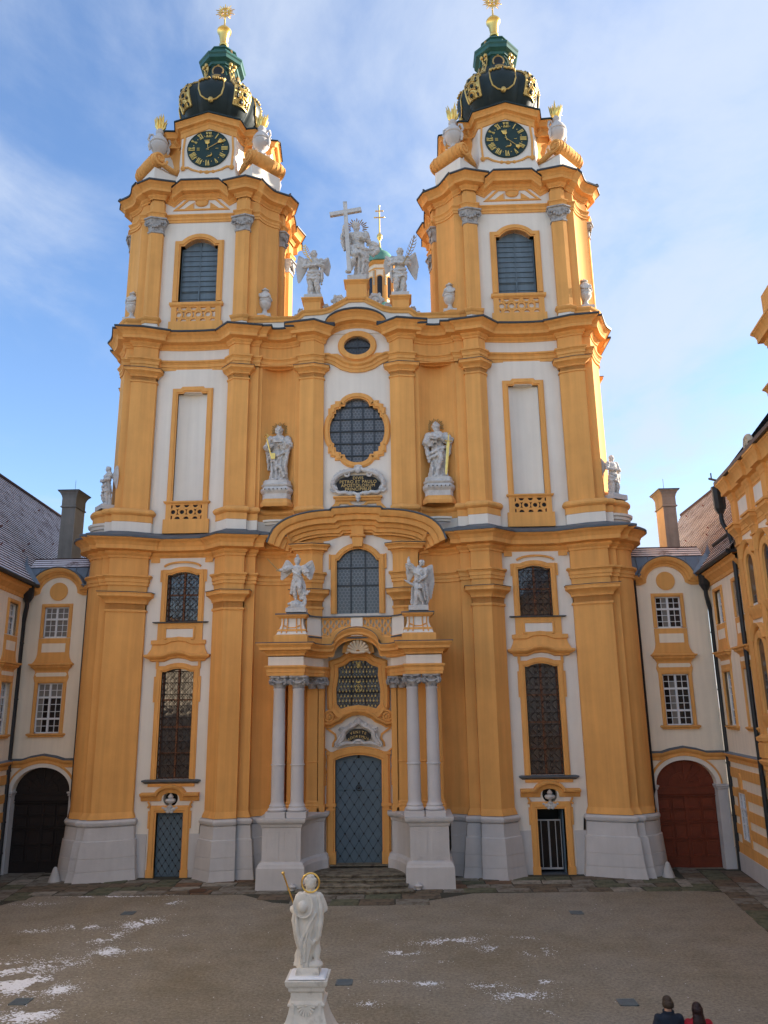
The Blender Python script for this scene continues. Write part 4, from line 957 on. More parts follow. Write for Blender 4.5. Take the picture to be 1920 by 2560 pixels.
    m = MB(); m.sweepz(o, [(0, -.2), (0, .10), (.06, .10), (.08, .16), (.16, .18), (.30, .18), (.32, .12), (.38, .10), (.38, 0)], .05); S_ = part('main_door_surround', m, OCH)
    m = MB()
    for q in (-1, 1):
        m.box(q * 1.22 - .22, q * 1.22 + .22, -.17, .1, 2.86, 2.98); m.box(q * 1.22 - .20, q * 1.22 + .20, -.16, .1, 2.70, 2.76); m.box(q * 1.22 - .22, q * 1.22 + .22, -.15, .1, .42, 1.0)
        m.box(q * 1.28 - .17, q * 1.28 + .17, -.14, .1, 5.02, 5.14)
    m.build('impost_block', OCH, S_, smooth=False)
    m = MB()
    for q in (-1, 1):
        m.tube([(q * x, 0, z) for x, z in ((1.30, 5.12), (1.48, 5.26), (1.56, 5.12), (1.48, 4.80), (1.52, 4.52), (1.46, 4.30), (1.50, 4.12))], [.04, .05, .05, .045, .045, .04, .05], 7)
        for z in (4.10, 3.98, 3.88, 3.78): m.ball((q * 1.50, -.02, z), .07, .07, .08, 7, 5)
    m.build('scroll_ornament', OCH, S_)
portal_middle()

# --- parapet between the towers
def parapet():
    top = [(5.3, 26.60), (3.15, 26.60), (2.78, 26.92), (1.80, 26.96), (1.45, 27.05), (.58, 27.55), (.56, 27.62)]
    line = top + [(-x, z) for x, z in reversed(top)]
    m = MB(); m.prism([(5.3, 25.6)] + line + [(-5.3, 25.6)], .0, .7); part('parapet', m, WHI, smooth=False)
    m = MB(); m.sweepz(line, [(-.26, -.1), (-.26, .05), (-.12, .05), (-.06, .12), (.0, .14), (.02, .12), (.02, -.75)], .0); part('parapet_band', m, OCH)
    for x0, x1, z0, z1 in ((1.86, 2.72, 26.9, 27.62), (-2.72, -1.86, 26.9, 27.62), (-.52, .54, 27.5, 28.58)):
        m = MB(); m.sweep([(x0, .72), (x0, -.06), (x1, -.06), (x1, .72)], [(.04, z0), (0, z0 + .04), (0, z1 - .2), (.04, z1 - .16), (.10, z1 - .06), (.13, z1 - .04), (.13, z1 + .02), (-.4, z1 + .04)]); part('statue_pedestal', m, OCH)
    for x, z, r, fl in ((-.98, 27.62, .34, 1), (1.0, 27.60, .40, -1), (-1.62, 27.32, .16, 1), (1.62, 27.28, .18, -1), (-2.92, 27.10, .15, -1), (2.92, 27.05, .15, 1), (-3.18, 26.86, .08, 1), (3.2, 26.84, .1, 1)):
        m = MB(); m.tube([(x + fl * (a - x), .3, b_) for a, b_ in spiral(x, z, r, r * .18, 1.7, -pi * .3, 24, 1)], r * .24, 7)
        for k in range(6): a = k * 1.05; m.ball((x + r * .92 * cos(a), .26, z + r * .92 * sin(a)), r * .24, r * .2, r * .3, 7, 5)
        m.ball((x, .3, z), r * .3, r * .25, r * .3, 8, 6); m.tube([(x - fl * r * 1.1, .3, z - r * 1.15), (x, .3, z - r * 1.0), (x + fl * r * 1.2, .3, z - r * .6)], r * .22, 6)
        part('rocaille_scroll', m, STA)
parapet()

# --- storey three : the two towers
YC = 3.10
def sqz(v): return v * (.91 / 1.96) if abs(v) <= 1.96 else (abs(v) - 1.05) * (1 if v > 0 else -1)      # the towers are wider than deep
def rot4(q, n):
    o = []
    for x, y in q:
        for _ in range(n): x, y = -y, x
        o.append((x, y))
    return o
T_half = [(1.96, -3.94), (1.96, -4.20), (2.50, -4.34), (2.71, -4.24), (2.71, -4.06), (3.16, -4.06)]
T_canted = arcxy(3.16, -4.06, 4.06, -3.16, .0, 6)
T_canted = [(x - .10 * 4 * ((i + 1) / 6) * (1 - (i + 1) / 6), y + .10 * 4 * ((i + 1) / 6) * (1 - (i + 1) / 6)) for i, (x, y) in enumerate(T_canted)]
T_quarter = T_half + T_canted
def tower_plan(k0=0, k1=4):
    o = []
    for k in range(k0, k1):
        fr = [(-x, y) for x, y in reversed(T_half)] + T_half + T_canted
        o += rot4(fr, k)
    return o
def loc_tower(m, sx): return m       # tower meshes are written around the axis, placed by location
def tower(sx):
    T = (sx * BX, YC, 0); seen = set(bpy.data.objects)
    tp = tower_plan()
    def tpart(nm, mb, mt, parent=None, **k): mb.sx = 1; return mb.build(nm, mt, parent or CH, loc=(None if parent else T), **k)
    # foot : white and ochre bands with projecting corners for the urns
    corner = [(3.16, -4.06), (3.55, -4.10), (4.00, -3.72), (4.12, -3.55), (4.06, -3.16)]
    def foot_plan():
        o = []
        for k in range(4): o += rot4([(-x, y) for x, y in reversed(T_half[1:])] + T_half[1:-1] + corner[:-1], k)
        return o
    fp = foot_plan(); fr_ = [p for p in fp]
    for k in range(4):
        seg = rot4([(1.96, -3.94)] + T_half[1:-1] + corner + rot4([(-x, y) for x, y in reversed(T_half[:-1])], 1), k)
        m = MB(); m.sweep(seg, [(.02, 25.5), (.02, 26.40)]); tpart('tower_foot', m, WHI)
        m = MB(); m.sweep(seg, [(.02, 26.40), (.05, 26.41), (.05, 26.56), (.09, 26.60), (.14, 26.68), (.15, 26.73), (.06, 26.80), (0, 26.84), (-.8, 26.86)]); tpart('tower_foot_band', m, OCH)
    for k in range(4):
        # pilasters of this side
        for s_ in (1, -1):
            seg = [(s_ * x, y) for x, y in T_half]; seg = seg if s_ > 0 else seg[::-1]
            m = MB(); m.sweep(rot4(seg, k), [(0, 26.5), (0, 33.6)]); tpart('pilaster', m, OCH)
            m = MB(); cp = [(s_ * x, y) for x, y in T_half[0:5]]; cp = cp if s_ > 0 else cp[::-1]
            if k in (0, 1, 3):
                m.sweep(rot4(cp, k), [(0, 31.70), (.05, 31.72), (.05, 31.80), (0, 31.82), (.02, 32.0), (.10, 32.25), (.16, 32.36), (.16, 32.46), (.24, 32.47), (.24, 32.54), (0, 32.56)])
                (x0, y0), (x1, y1), (x2, y2) = [(p[0], p[1]) for p in T_half[1:4]]
                for (xx, yy), ang in (((x0 - .08, y0 - .08), 1), ((x2 + .06, y2 - .10), -1)):
                    pts = [(s_ * (xx + ang * (a) * .8), yy - .02, zz_) for a, zz_ in spiral(0, 32.22, .17, .03, 1.4, pi / 2, 14, 1)]
                    rr_ = []
                    for p in pts:
                        q = rot4([(p[0], p[1])], k)[0]; rr_.append((q[0], q[1], p[2]))
                    m.tube(rr_, .05, 5)
                for u in range(7):
                    t = u / 6; xx = x0 + (x2 - x0) * t; yy = min(y0, y2) - .14; zz_ = 32.28 - .22 * 4 * t * (1 - t)
                    q = rot4([(s_ * xx, yy)], k)[0]; m.ball((q[0], q[1], zz_), .075, .075, .085, 7, 5)
                tpart('capital', m, CAP)
        m = MB(); m.sweep(rot4([T_half[-1]] + T_canted + rot4([(-T_half[-1][0], T_half[-1][1])], 1), k), [(0, 26.5), (0, 33.6)]); tpart('canted_wall', m, OCH)
        if k == 2: continue
        # white bay of this side
        wo = archtop(-1.0, 1.0, 27.76, 31.06, .42, 13, .20)
        m = MB(); m.panel([(-2.0, 25.6), (2.0, 25.6), (2.0, 34.2), (-2.0, 34.2)], -3.94, [wo], .35); m.v = [(*rot4([(x, y)], k)[0], z) for x, y, z in m.v]; tpart('tower_wall', m, WHI, smooth=False)
        def rt(m): m.v = [(*rot4([(x, y)], k)[0], z) for x, y, z in m.v]; return m
        o = [(1.0, 27.76), (1.0, 31.06), (.80, 31.06)] + wo[3:16] + [(-.80, 31.06), (-1.0, 31.06), (-1.0, 27.76)]
        o = [p for i, p in enumerate(o) if i == 0 or (abs(p[0] - o[i - 1][0]) + abs(p[1] - o[i - 1][1])) > 1e-4]
        m = MB(); m.sweepz(o, [(0, -.3), (0, .07), (.06, .07), (.08, .12), (.24, .12), (.27, .08), (.31, .07), (.31, 0)], -3.94); S_ = tpart('window_surround', rt(m), OCH)
        louvre_window(k, S_, T)
        if k == 0:
            lat_tower(T)
            tym = [(-1.52, 33.26), (1.52, 33.26), (1.08, 33.66), (.95, 33.80), (.75, 33.98), (-.75, 33.98), (-.95, 33.80), (-1.08, 33.66)]
            m = MB(); m.sweepz(tym, [(-.10, 0), (-.10, .05), (0, .06), (.02, 0)], -3.94, True); TY = tpart('tympanum_relief', m, OCH)
            m = MB(); m.sweepz([(-.9, 33.37), (-.42, 33.37), (-.42, 33.75)], [(-.01, 0), (-.01, .03), (.01, .03), (.01, 0)], -3.94)
            m.prism([(-.92, 33.38), (-.46, 33.38), (-.46, 33.72), (-.62, 33.62)], -3.97, -3.93); m.prism([(.92, 33.38), (.46, 33.38), (.46, 33.72), (.62, 33.62)], -3.97, -3.93)
            m.ball((0, -3.98, 33.70), .36, .08, .24, 14, 8); m.tube([(-.36, -4.02, 33.78), (-.2, -4.04, 33.86), (0, -4.05, 33.82), (.2, -4.04, 33.86), (.36, -4.02, 33.78)], .05, 6); m.build('relief_shell', OCH, TY)
    # entablature
    m = MB(); m.sweep(tp, at(prof(.46, .16, ARCH), 32.50), closed=True); tpart('architrave', m, OCH)
    cw = []
    for k in range(4):
        fr = [(-x, y, (.26 if 1.9 < x < 2.72 else 0)) for x, y in reversed(T_half)] + [(-1.5, -3.94, .0), (-1.02, -3.94, .46), (1.02, -3.94, .46), (1.5, -3.94, .0)] + [(x, y, (.26 if 1.9 < x < 2.72 else 0)) for x, y in T_half] + [(x, y, .04) for x, y in T_canted]
        q = rot4([(x, y) for x, y, z in fr], k); cw += [(a[0], a[1], b_[2]) for a, b_ in zip(q, fr)]
    m = MB(); m.sweep(cw, [(-.05, 32.9), (-.05, 33.5)], closed=True); tpart('frieze', m, OCH)
    m = MB(); m.sweep(cw, at(prof(.80, .66, CORN), 33.48), closed=True); tpart('cornice', m, OCH)
    m = MB(); m.sweep(cw, [(-.5, 34.46), (.1, 34.36), (.62, 34.30), (.71, 34.29), (.71, 34.20), (.64, 34.19)], closed=True); tpart('cornice_roof', m, MET)
    clock_stage(sx, T, tpart)
    for o in set(bpy.data.objects) - seen:
        if o.type == 'MESH' and not (o.parent and o.parent.get('category') == 'urn'):
            for v in o.data.vertices: v.co.y = sqz(v.co.y)
            o.data.update()
    onion(sx, T, tpart)
def louvre_window(k, S_, T):
    y = -3.62
    def rt(m): m.v = [(*rot4([(x, y_)], k)[0], z) for x, y_, z in m.v]; return m
    wo = archtop(-1.0, 1.0, 27.76, 31.06, .42, 13, .20)
    m = MB(); m.prism(wo, y, y + .04); m.box(-.035, .035, y - .07, y, 27.76, 31.46); m.box(-1.0, -.94, y - .05, y, 27.76, 31.06); m.box(.94, 1.0, y - .05, y, 27.76, 31.06)
    m.box(-1, 1, y - .045, y, 28.08, 28.10); m.box(-1, 1, y - .045, y, 28.46, 28.48)
    Wd = rt(m).build('louvre_shutter', SHU, CH, loc=T, smooth=False)
    zs = [28.52 + .30 * i for i in range(9)]
    for q in (-1, 1):
        for i, z in enumerate(zs):
            xw = .92
            m = MB(); x0, x1 = (q * .04, q * xw) if q > 0 else (q * xw, q * .04)
            zt = z + .285; yo = .012 + .014 * ((i * 7 + q * 3) % 3) / 2
            m.add([(x0, y - yo - .03, z), (x1, y - yo - .03, z), (x1, y - .012, zt), (x0, y - .012, zt), (x0, y - yo - .055, z + .005), (x1, y - yo - .055, z + .005), (x1, y - .035, zt), (x0, y - .035, zt)], [(0, 1, 2, 3), (4, 7, 6, 5), (0, 4, 5, 1), (3, 2, 6, 7), (0, 3, 7, 4), (1, 5, 6, 2)])
            rt(m).build('slat', SHU, Wd, smooth=False)
    if k == 0:
        m = MB()
def lat_tower(T):
    sv = CH
    n0 = set(bpy.data.objects)
    lattice(1, -1.30, 1.30, -1.02, 1.02, 25.85, 26.60, 27.40, 27.68, -3.94, WHI, 4)
    for o in set(bpy.data.objects) - n0:
        if o.parent == CH: o.location = T
def clock_stage(sx, T, tpart):
    oc = []
    for k in range(4): oc += rot4([(-1.55, -3.25), (1.55, -3.25), (1.68, -2.75), (2.05, -2.05), (2.75, -1.68)], k)
    base = []
    for k in range(4):
        base += rot4([(-3.0, -3.75), (-1.95, -3.75), (-1.95, -3.60), (1.95, -3.60), (1.95, -3.75), (3.0, -3.75), (3.75, -3.0)], k)
    m = MB(); m.sweep(base, [(0, 34.0), (0, 35.15), (.04, 35.16), (.04, 35.20), (-.6, 35.24), (-1.6, 35.5)], closed=True); tpart('clock_stage_foot', m, WHI, smooth=False)
    m = MB(); m.sweep(oc, [(.28, 34.4), (.22, 35.5), (.10, 35.9), (0, 36.3), (0, 39.6)], closed=True); tpart('clock_stage_wall', m, WHI)
    # gabled cornice round the octagon
    cp = []
    for k in range(4):
        fr = [(-1.55, -3.25, 0), (0, -3.25, .62), (1.55, -3.25, 0), (1.68, -2.75, -.02), (1.85, -2.55, -.04), (2.45, -2.62, -.06), (2.62, -2.45, -.06), (2.55, -1.85, -.04), (2.75, -1.68, -.02)]; q = rot4([(a[0], a[1]) for a in fr], k); cp += [(a[0], a[1], b_[2]) for a, b_ in zip(q, fr)]
    m = MB(); m.sweep(cp, at(prof(.60, .42, CORN), 38.68), closed=True); tpart('gable_cornice', m, OCH)
    m = MB(); m.sweep(cp, [(-1.3, 39.7), (.0, 39.40), (.44, 39.30), (.46, 39.28), (.46, 39.20), (.41, 39.19)], closed=True); tpart('gable_roof', m, DGR)
    m = MB(); m.sweep(cp, [(.0, 38.42), (.05, 38.44), (.05, 38.72)], closed=True); tpart('gable_band', m, OCH)
    for k in (0,):
        R_ = Matrix.Rotation(k * pi / 2, 4, 'Z')
        # clock
        yf = -3.25; zc = 37.70; r = 1.17
        m = MB(); m.prism(circ(0, zc, r, n=48), yf - .05, yf + .02); m.sweepz(circ(0, zc, r, n=48), [(-.03, .05), (-.02, .075), (.02, .075), (.03, 0)], yf, True); m.tf(R_); D_ = tpart('clock_dial', m, DIA)
        rom = ['XII', 'I', 'II', 'III', 'IV', 'V', 'VI', 'VII', 'VIII', 'IX', 'X', 'XI']
        for h, tx in enumerate(rom):
            a = pi / 2 - h * pi / 6; cxx, czz = .93 * cos(a), zc + .93 * sin(a)
            m = MB(); wd = {'I': .085, 'V': .16, 'X': .16}; tot = sum(wd[c] for c in tx); u = -tot / 2; hh = .165; yb = yf - .065
            def bar(p, q, th):
                p = Vector((p[0], yb, p[1])); q = Vector((q[0], yb, q[1])); d = q - p; l = d.length; d.normalize(); m.obox((p + q) / 2, l / 2, .012, th, Matrix((d, Vector((0, 1, 0)), d.cross(Vector((0, 1, 0))))).transposed())
            for c in tx:
                w = wd[c]; x = u + w / 2
                if c == 'I': bar((x, -hh), (x, hh), .024)
                elif c == 'V': bar((x - .055, hh), (x, -hh), .024); bar((x + .055, hh), (x, -hh), .014)
                else: bar((x - .055, hh), (x + .055, -hh), .024); bar((x + .055, hh), (x - .055, -hh), .014)
                bar((x - w * .42, hh), (x + w * .42, hh), .012)
                if c != 'V': bar((x - w * .42, -hh), (x + w * .42, -hh), .012)
                u += w
            ro = Matrix.Translation((cxx, 0, czz)) @ Matrix.Rotation(-(a - pi / 2), 4, 'Y')
            m.tf(R_ @ ro); m.build('numeral', GOL, D_, smooth=False)
        m = MB()
        for q in range(12):
            a = q * pi / 6 + pi / 12; m.ball((.86 * cos(a), yf - .06, zc + .86 * sin(a)), .028, .02, .028, 6, 4)
        for dx_, dz_, n_ in ((-.56, -.02, 3), (.50, 0, 1), (0, -.52, 1)):
            for i in range(n_): m.box(dx_ - .08, dx_ + .08, yf - .075, yf - .055, zc + dz_ - .012 + (i - (n_ - 1) / 2) * .07, zc + dz_ + .012 + (i - (n_ - 1) / 2) * .07)
        m.tf(R_); tag(m.build('quarter_marks', GOL, D_), kind='stuff')
        ha, ma = (radians(97), radians(33)) if sx < 0 else (radians(103), radians(-40))
        def hand(nm, a, tip, fat):
            m = MB(); d = Vector((cos(a), 0, sin(a))); p_ = Vector((-sin(a), 0, cos(a))); c = Vector((0, yf - .10, zc))
            m.tube([c - d * .12, c + d * tip * .72], .016, 5)
            b_ = c + d * tip * .78
            m.ball(b_, fat, .025, fat * .8, 8, 6)
            for q in (-2, -1, 0, 1, 2): m.tube([b_ + p_ * q * fat * .35, b_ + d * fat * 1.3 + p_ * q * fat * .5], [.028, .022], 5)
            m.tf(R_); m.build(nm, GOL, D_)
        hand('hour_hand', ha, .50, .13); hand('minute_hand', ma, 1.0, .12)
        m = MB(); m.tube([(.10 + .12 * cos(a), yf - .09, zc - .38 + .12 * sin(a)) for a in [-2.6 + 3.4 * i / 8 for i in range(9)]], [.01, .02, .035, .04, .045, .04, .035, .02, .01], 5); m.tf(R_); m.build('moon_mark', GOL, D_)
        # frame round the dial
        m = MB(); pts = [(-1.34, 38.66), (-1.42, 37.6), (-1.36, 36.50), (-1.10, 36.52), (-.80, 36.34), (-.45, 36.22), (0, 36.20), (.45, 36.22), (.80, 36.34), (1.10, 36.52), (1.36, 36.50), (1.42, 37.6), (1.34, 38.66)]
        m.sweepz(pts[::-1], [(-.05, 0), (-.05, .06), (.05, .06), (.05, 0)], yf)
        for q in (-1, 1): m.ball((q * 1.37, yf - .05, 36.46), .14, .09, .16, 8, 6); m.ball((q * .35, yf - .05, 36.20), .12, .08, .10, 8, 6)
        m.ball((0, yf - .05, 36.16), .16, .09, .12, 8, 6); m.tf(R_); tpart('dial_frame', m, OCH)
    for k in range(4):
        # scrolled buttress on every canted face, white block and lying roll for the urn
        R_ = Matrix.Rotation(k * pi / 2 + pi / 4 - pi / 2, 4, 'Z')      # +x local = radial
        m = MB(); w = .46
        body = [(2.5, 39.0), (3.2, 39.05), (3.42, 38.95), (3.44, 38.66), (3.28, 38.45), (3.06, 38.15), (2.98, 37.6), (3.06, 37.05), (3.4, 36.65), (4.0, 36.35), (4.3, 36.1), (2.5, 36.0)]
        n = len(body); vs = [(x, -w, z) for x, z in body] + [(x, w, z) for x, z in body]
        tri = geometry.tessellate_polygon([[Vector((x, 0, z)) for x, z in body]])
        m.add(vs, [tuple(t) for t in tri] + [tuple(i + n for i in t) for t in tri] + [(i, (i + 1) % n, n + (i + 1) % n, n + i) for i in range(n)])
        for s_ in (-1, 1): m.tube([(a, s_ * (w + .02), b_) for a, b_ in spiral(3.14, 38.76, .32, .06, 1.5, pi * .9, 20, -1)], .07, 6)
        m.tube([(3.14, -w - .05, 38.76), (3.14, w + .05, 38.76)], .26, 12); m.tf(R_); tpart('scroll_buttress', m, OCH)
        m = MB(); m.box(2.6, 4.75, -.92, .92, 34.2, 36.05); m.box(2.6, 4.45, -.78, .78, 36.0, 36.25); m.box(3.75, 4.55, -.40, .40, 36.2, 36.98); m.tf(R_); tpart('urn_block', m, WHI, smooth=False)
        m = MB(); m.tube([(4.6, -1.12, 36.60), (4.6, -1.0, 36.60), (4.6, -.5, 36.60), (4.6, 0, 36.62), (4.6, .5, 36.60), (4.6, 1.0, 36.60), (4.6, 1.12, 36.60)], [.24, .38, .41, .43, .41, .38, .24], 18)
        for u_ in (-.82, -.55, -.28, 0, .28, .55, .82): m.tube([(4.6 + .405 * cos(t), u_, 36.6 + .405 * sin(t)) for t in [-1.6 + 3.6 * i / 10 for i in range(11)]], .03, 6)
        for s_ in (-1, 1): m.tube([(a, s_ * 1.12, b_) for a, b_ in spiral(4.56, 36.60, .42, .06, 1.7, pi, 24, 1)], .075, 6)
        m.tube([(4.40, -1.0, 36.40), (3.9, -.95, 36.32), (3.3, -.7, 36.45)], .16, 8); m.tube([(4.40, 1.0, 36.40), (3.9, .95, 36.32), (3.3, .7, 36.45)], .16, 8); m.tf(R_); tpart('lying_scroll', m, OCH)
        flame_urn(sx, T, R_, k)
def flame_urn(sx, T, R_, k):
    if k == 1 and False: return
    base = Vector((T[0], T[1], 0)) + (R_ @ Vector((4.15, 0, 0))); 
    u = thing('flaming_urn', 'x', 'urn', (base.x, T[1] + sqz(base.y - T[1]), 36.90)); FU.append((sx, k, u))
    m = MB(); m.box(-.33, .33, -.33, .33, 0, .42); m.lathe([(.30, .42), (.31, .50), (.20, .60), (.15, .74), (.17, .82), (.36, 1.0), (.47, 1.25), (.48, 1.40), (.44, 1.46), (.50, 1.52), (.48, 1.64), (.38, 1.84), (.24, 2.0), (.19, 2.12), (.24, 2.22), (.24, 2.32), (.17, 2.38), (.16, 2.46)], (0, 0, 0), 24, mod=lambda a, z: 1 + (.035 * cos(a * 12) if z < 1.3 and z > .9 else 0))
    m.build('vase', GRY, u)
    for s_ in (-1, 1):
        m = MB(); m.tube([(s_ * x, -s_ * 0.0, z) for x, z in ((.44, 1.42), (.60, 1.66), (.54, 1.96), (.38, 2.04), (.32, 1.88))], [.05, .07, .08, .07, .05], 7); m.ball((s_ * .52, 0, 1.26), .10, .10, .22, 8, 6); m.ball((s_ * .50, 0, 1.06), .07, .07, .12, 8, 6); m.tf(Matrix.Rotation(radians(25) * (1 if sx * (1 if k in (0, 1) else -1) > 0 else -1), 4, 'Z')); m.build('handle', GRY, u)
    m = MB(); rd = random.Random(k + 5 * sx)
    for q in range(20):
        a = 2 * pi * q / 20 + rd.uniform(-.2, .2); r0 = .07; r1 = rd.uniform(.14, .36); h = rd.uniform(.50, 1.05); sw = rd.uniform(-.3, .3)
        m.tube([(r0 * cos(a), r0 * sin(a), 2.38), (r1 * .7 * cos(a + sw * .5), r1 * .7 * sin(a + sw * .5), 2.42 + h * .35), (r1 * .9 * cos(a + sw), r1 * .9 * sin(a + sw), 2.42 + h * .7), (r1 * 1.15 * cos(a + sw * .6), r1 * 1.15 * sin(a + sw * .6), 2.42 + h)], [.06, .09, .055, .008], 6)
    m.build('gilded_flames', GOL, u)
FU = []
def onion(sx, T, tpart):
    pf = [(2.3, 38.6), (2.0, 39.3), (1.82, 39.9), (1.78, 40.42), (1.96, 40.72), (2.20, 41.12), (2.37, 41.6), (2.41, 42.0), (2.32, 42.35), (2.08, 42.64), (1.80, 42.91), (1.50, 43.18), (1.25, 43.5), (1.15, 43.9)]
    def fine(pf, n=4):
        o = []
        for i in range(len(pf) - 1):
            p0 = pf[max(i - 1, 0)]; p1 = pf[i]; p2 = pf[i + 1]; p3 = pf[min(i + 2, len(pf) - 1)]
            for q in range(n):
                t = q / n; o.append(tuple(.5 * ((2 * p1[c]) + (-p0[c] + p2[c]) * t + (2 * p0[c] - 5 * p1[c] + 4 * p2[c] - p3[c]) * t * t + (-p0[c] + 3 * p1[c] - 3 * p2[c] + p3[c]) * t ** 3) for c in (0, 1)))
        return o + [pf[-1]]
    pr = fine(pf)
    def mod(a, z):
        a = (a + pi / 4) % (pi / 2) - pi / 4; A = abs(a); lim = radians(27)
        if z < 40.4: return .97 + .03 * cos(8 * a)
        if A < lim: t = A / lim; b_ = .96 + .06 * cos(t * pi / 2)
        else: t = (pi / 4 - A) / (pi / 4 - lim); b_ = .98 + .08 * cos(min(1, t) * pi / 2)
        g = math.exp(-((A - lim) / radians(2.6)) ** 2); g2 = math.exp(-((A - radians(21)) / radians(1.8)) ** 2)
        return b_ - .06 * g - .022 * g2
    m = MB(); m.lathe(pr, (0, 0, 0), 128, mod); ON = tpart('onion_dome', m, DGR, ang=50)
    # dormer fronts between gable and onion
    def surf(a, z, lift):
        for i in range(len(pr) - 1):
            if pr[i][1] <= z <= pr[i + 1][1] and pr[i + 1][1] > pr[i][1]:
                t = (z - pr[i][1]) / (pr[i + 1][1] - pr[i][1]); r = pr[i][0] + (pr[i + 1][0] - pr[i][0]) * t; break
        else: r = 1.2
        r = r * mod(a, z) + lift; return Vector((r * cos(a), r * sin(a), z))
    for k in range(8):
        ac = k * pi / 4
        if k % 2:      # gilded openwork bands on the narrow ribs
            m = MB(); zs = [41.0 + (42.95 - 41.0) * i / 14 for i in range(15)]; hw = radians(10.5)
            for s_ in (-1, 1): m.tube([surf(ac + s_ * hw * (1.12 if z < 42.2 else 1.3), z, .03) for z in zs], .065, 5)
            for z in (zs[0], zs[-1]): m.tube([surf(ac + hw * t * 1.12, z, .03) for t in (-1, -.5, 0, .5, 1)], .06, 5)
            nz_ = 12; us = [-1.05, -.7, -.35, 0, .35, .7, 1.05]; zz2 = [zs[0] + (zs[-1] - zs[0]) * i / nz_ for i in range(nz_ + 1)]
            gs = [surf(ac + hw * u * (1.0 if z < 42.2 else 1.1), z, .022) for z in zz2 for u in us]; m.add(gs, [(i * 7 + j, i * 7 + j + 1, i * 7 + j + 8, i * 7 + j + 7) for i in range(nz_) for j in range(6)])
            hl = MB()
            for j in range(4):
                z = 41.22 + j * .46; fl = 1 if j % 2 else -1
                ring = [surf(ac + hw * .46 * cos(t) + fl * hw * .18, z + .17 * sin(t), .03) for t in [2 * pi * i / 10 for i in range(11)]]; m.tube(ring, .05, 5); hl.ball(surf(ac + fl * hw * .18, z, .022), .11, .11, .13, 8, 6)
                for t in (-1, 1): hl.ball(surf(ac + t * hw * .72, z + .25, .02), .08, .08, .11, 7, 5)
                hl.ball(surf(ac - fl * hw * .75, z - .08, .02), .07, .07, .12, 7, 5)
                for t in (-1, 1): m.tube([surf(ac + t * hw * 1.1, z + .27, .03), surf(ac + t * hw * .55, z + .22, .05), surf(ac + t * hw * .25, z + .30, .03)], .05, 5)
                m.ball(surf(ac - fl * hw * .62, z + .05, .03), .075, .075, .09, 7, 5)
            gb = m.build('gilded_band', GOM, ON); tag(hl.build('pierced_holes', DGR, ON), kind='stuff')
        else:          # garland frame with rosette on the broad faces
            m = MB(); hw = radians(17.5)
            fr = [(-1.1, 42.8), (-1.05, 42.4), (-1.0, 41.75), (-.85, 41.35), (-.45, 41.10), (0, 41.02), (.45, 41.10), (.85, 41.35), (1.0, 41.75), (1.05, 42.4), (1.1, 42.8)]
            m.tube([surf(ac + u * hw, z, .03) for u, z in fr], .05, 6)
            m.ball(surf(ac, 41.02, .05), .16, .16, .18, 10, 7)
            for s_ in (-1, 1):
                for j in range(6): m.ball(surf(ac + s_ * hw * (.95 - j * .15), 42.35 + .09 * (j % 2), .05), .10, .10, .08, 7, 5)
                m.ball(surf(ac + s_ * hw * 1.1, 42.85, .04), .09, .09, .12, 7, 5)
            m.build('gilded_garland', GOM, ON)
    # lantern
    def oct_(r): return [(r * cos(pi / 8 + i * pi / 4), r * sin(pi / 8 + i * pi / 4)) for i in range(8)]
    m = MB(); m.lathe([(1.36, 43.2), (1.24, 43.5), (1.08, 43.9), (.99, 44.4), (.98, 44.95)], (0, 0, 0), 8, ph=pi / 8); LA = tpart('lantern', m, LAC, smooth=False)
    m = MB(); m.sweep(oct_(.98)[::1], [(0, 44.72), (.08, 44.76), (.12, 44.90), (.34, 45.02), (.36, 45.22), (.42, 45.30), (.42, 45.40), (0, 45.52), (-.10, 45.54), (-.10, 46.05), (-.02, 46.10), (-.04, 46.18), (-.26, 46.40), (-.58, 46.75), (-.76, 46.98), (-.98, 47.1)], closed=True); m.build('lantern_cornice', TEA, LA, smooth=False)
    for k in range(8):
        a = k * pi / 4; R_ = Matrix.Rotation(a + pi / 2, 4, 'Z')
        m = MB()
        if k % 2 == 0:
            m.sweepz(circ(0, 44.18, .27, .30, 20), [(0, 0), (0, .06), (.05, .09), (.09, .06), (.09, 0)], -1.00, True); m.tf(R_); m.build('oculus_ring', GOD, LA)
            m = MB(); m.prism(circ(0, 44.18, .27, .30, 20), -1.06, -.93); m.tf(R_); m.build('oculus', BLA, LA, smooth=False)
            m = MB(); m.box(-.06, .06, -1.0, -.9, 44.55, 44.70); m.ball((0, -1.34, 43.55), .27, .06, .10, 8, 6); m.tf(R_); m.build('gilt_mask', GOD, LA)
        else:
            for s_ in (-.14, .14): m.tube([(s_, -1.34, 43.4), (s_, -1.24, 43.75), (s_, -1.10, 44.1), (s_, -1.06, 44.45), (s_, -1.14, 44.7)], [.06, .05, .05, .055, .09], 6)
            for j in range(5): m.ball((.05 * (-1) ** j, -1.26 + .04 * j, 43.6 + j * .23), .09, .06, .10, 7, 5)
            m.ball((-.14, -1.18, 44.70), .13, .12, .13, 8, 6); m.ball((.14, -1.18, 44.70), .13, .12, .13, 8, 6)
            m.tf(R_); m.build('gilded_bracket', GOM, LA)
            m = MB(); m.tube([(0, -1.05, 45.5), (0, -.98, 45.75), (0, -.92, 46.0)], [.09, .06, .08], 6); m.tf(R_); m.build('gilt_finial', GOD, LA)
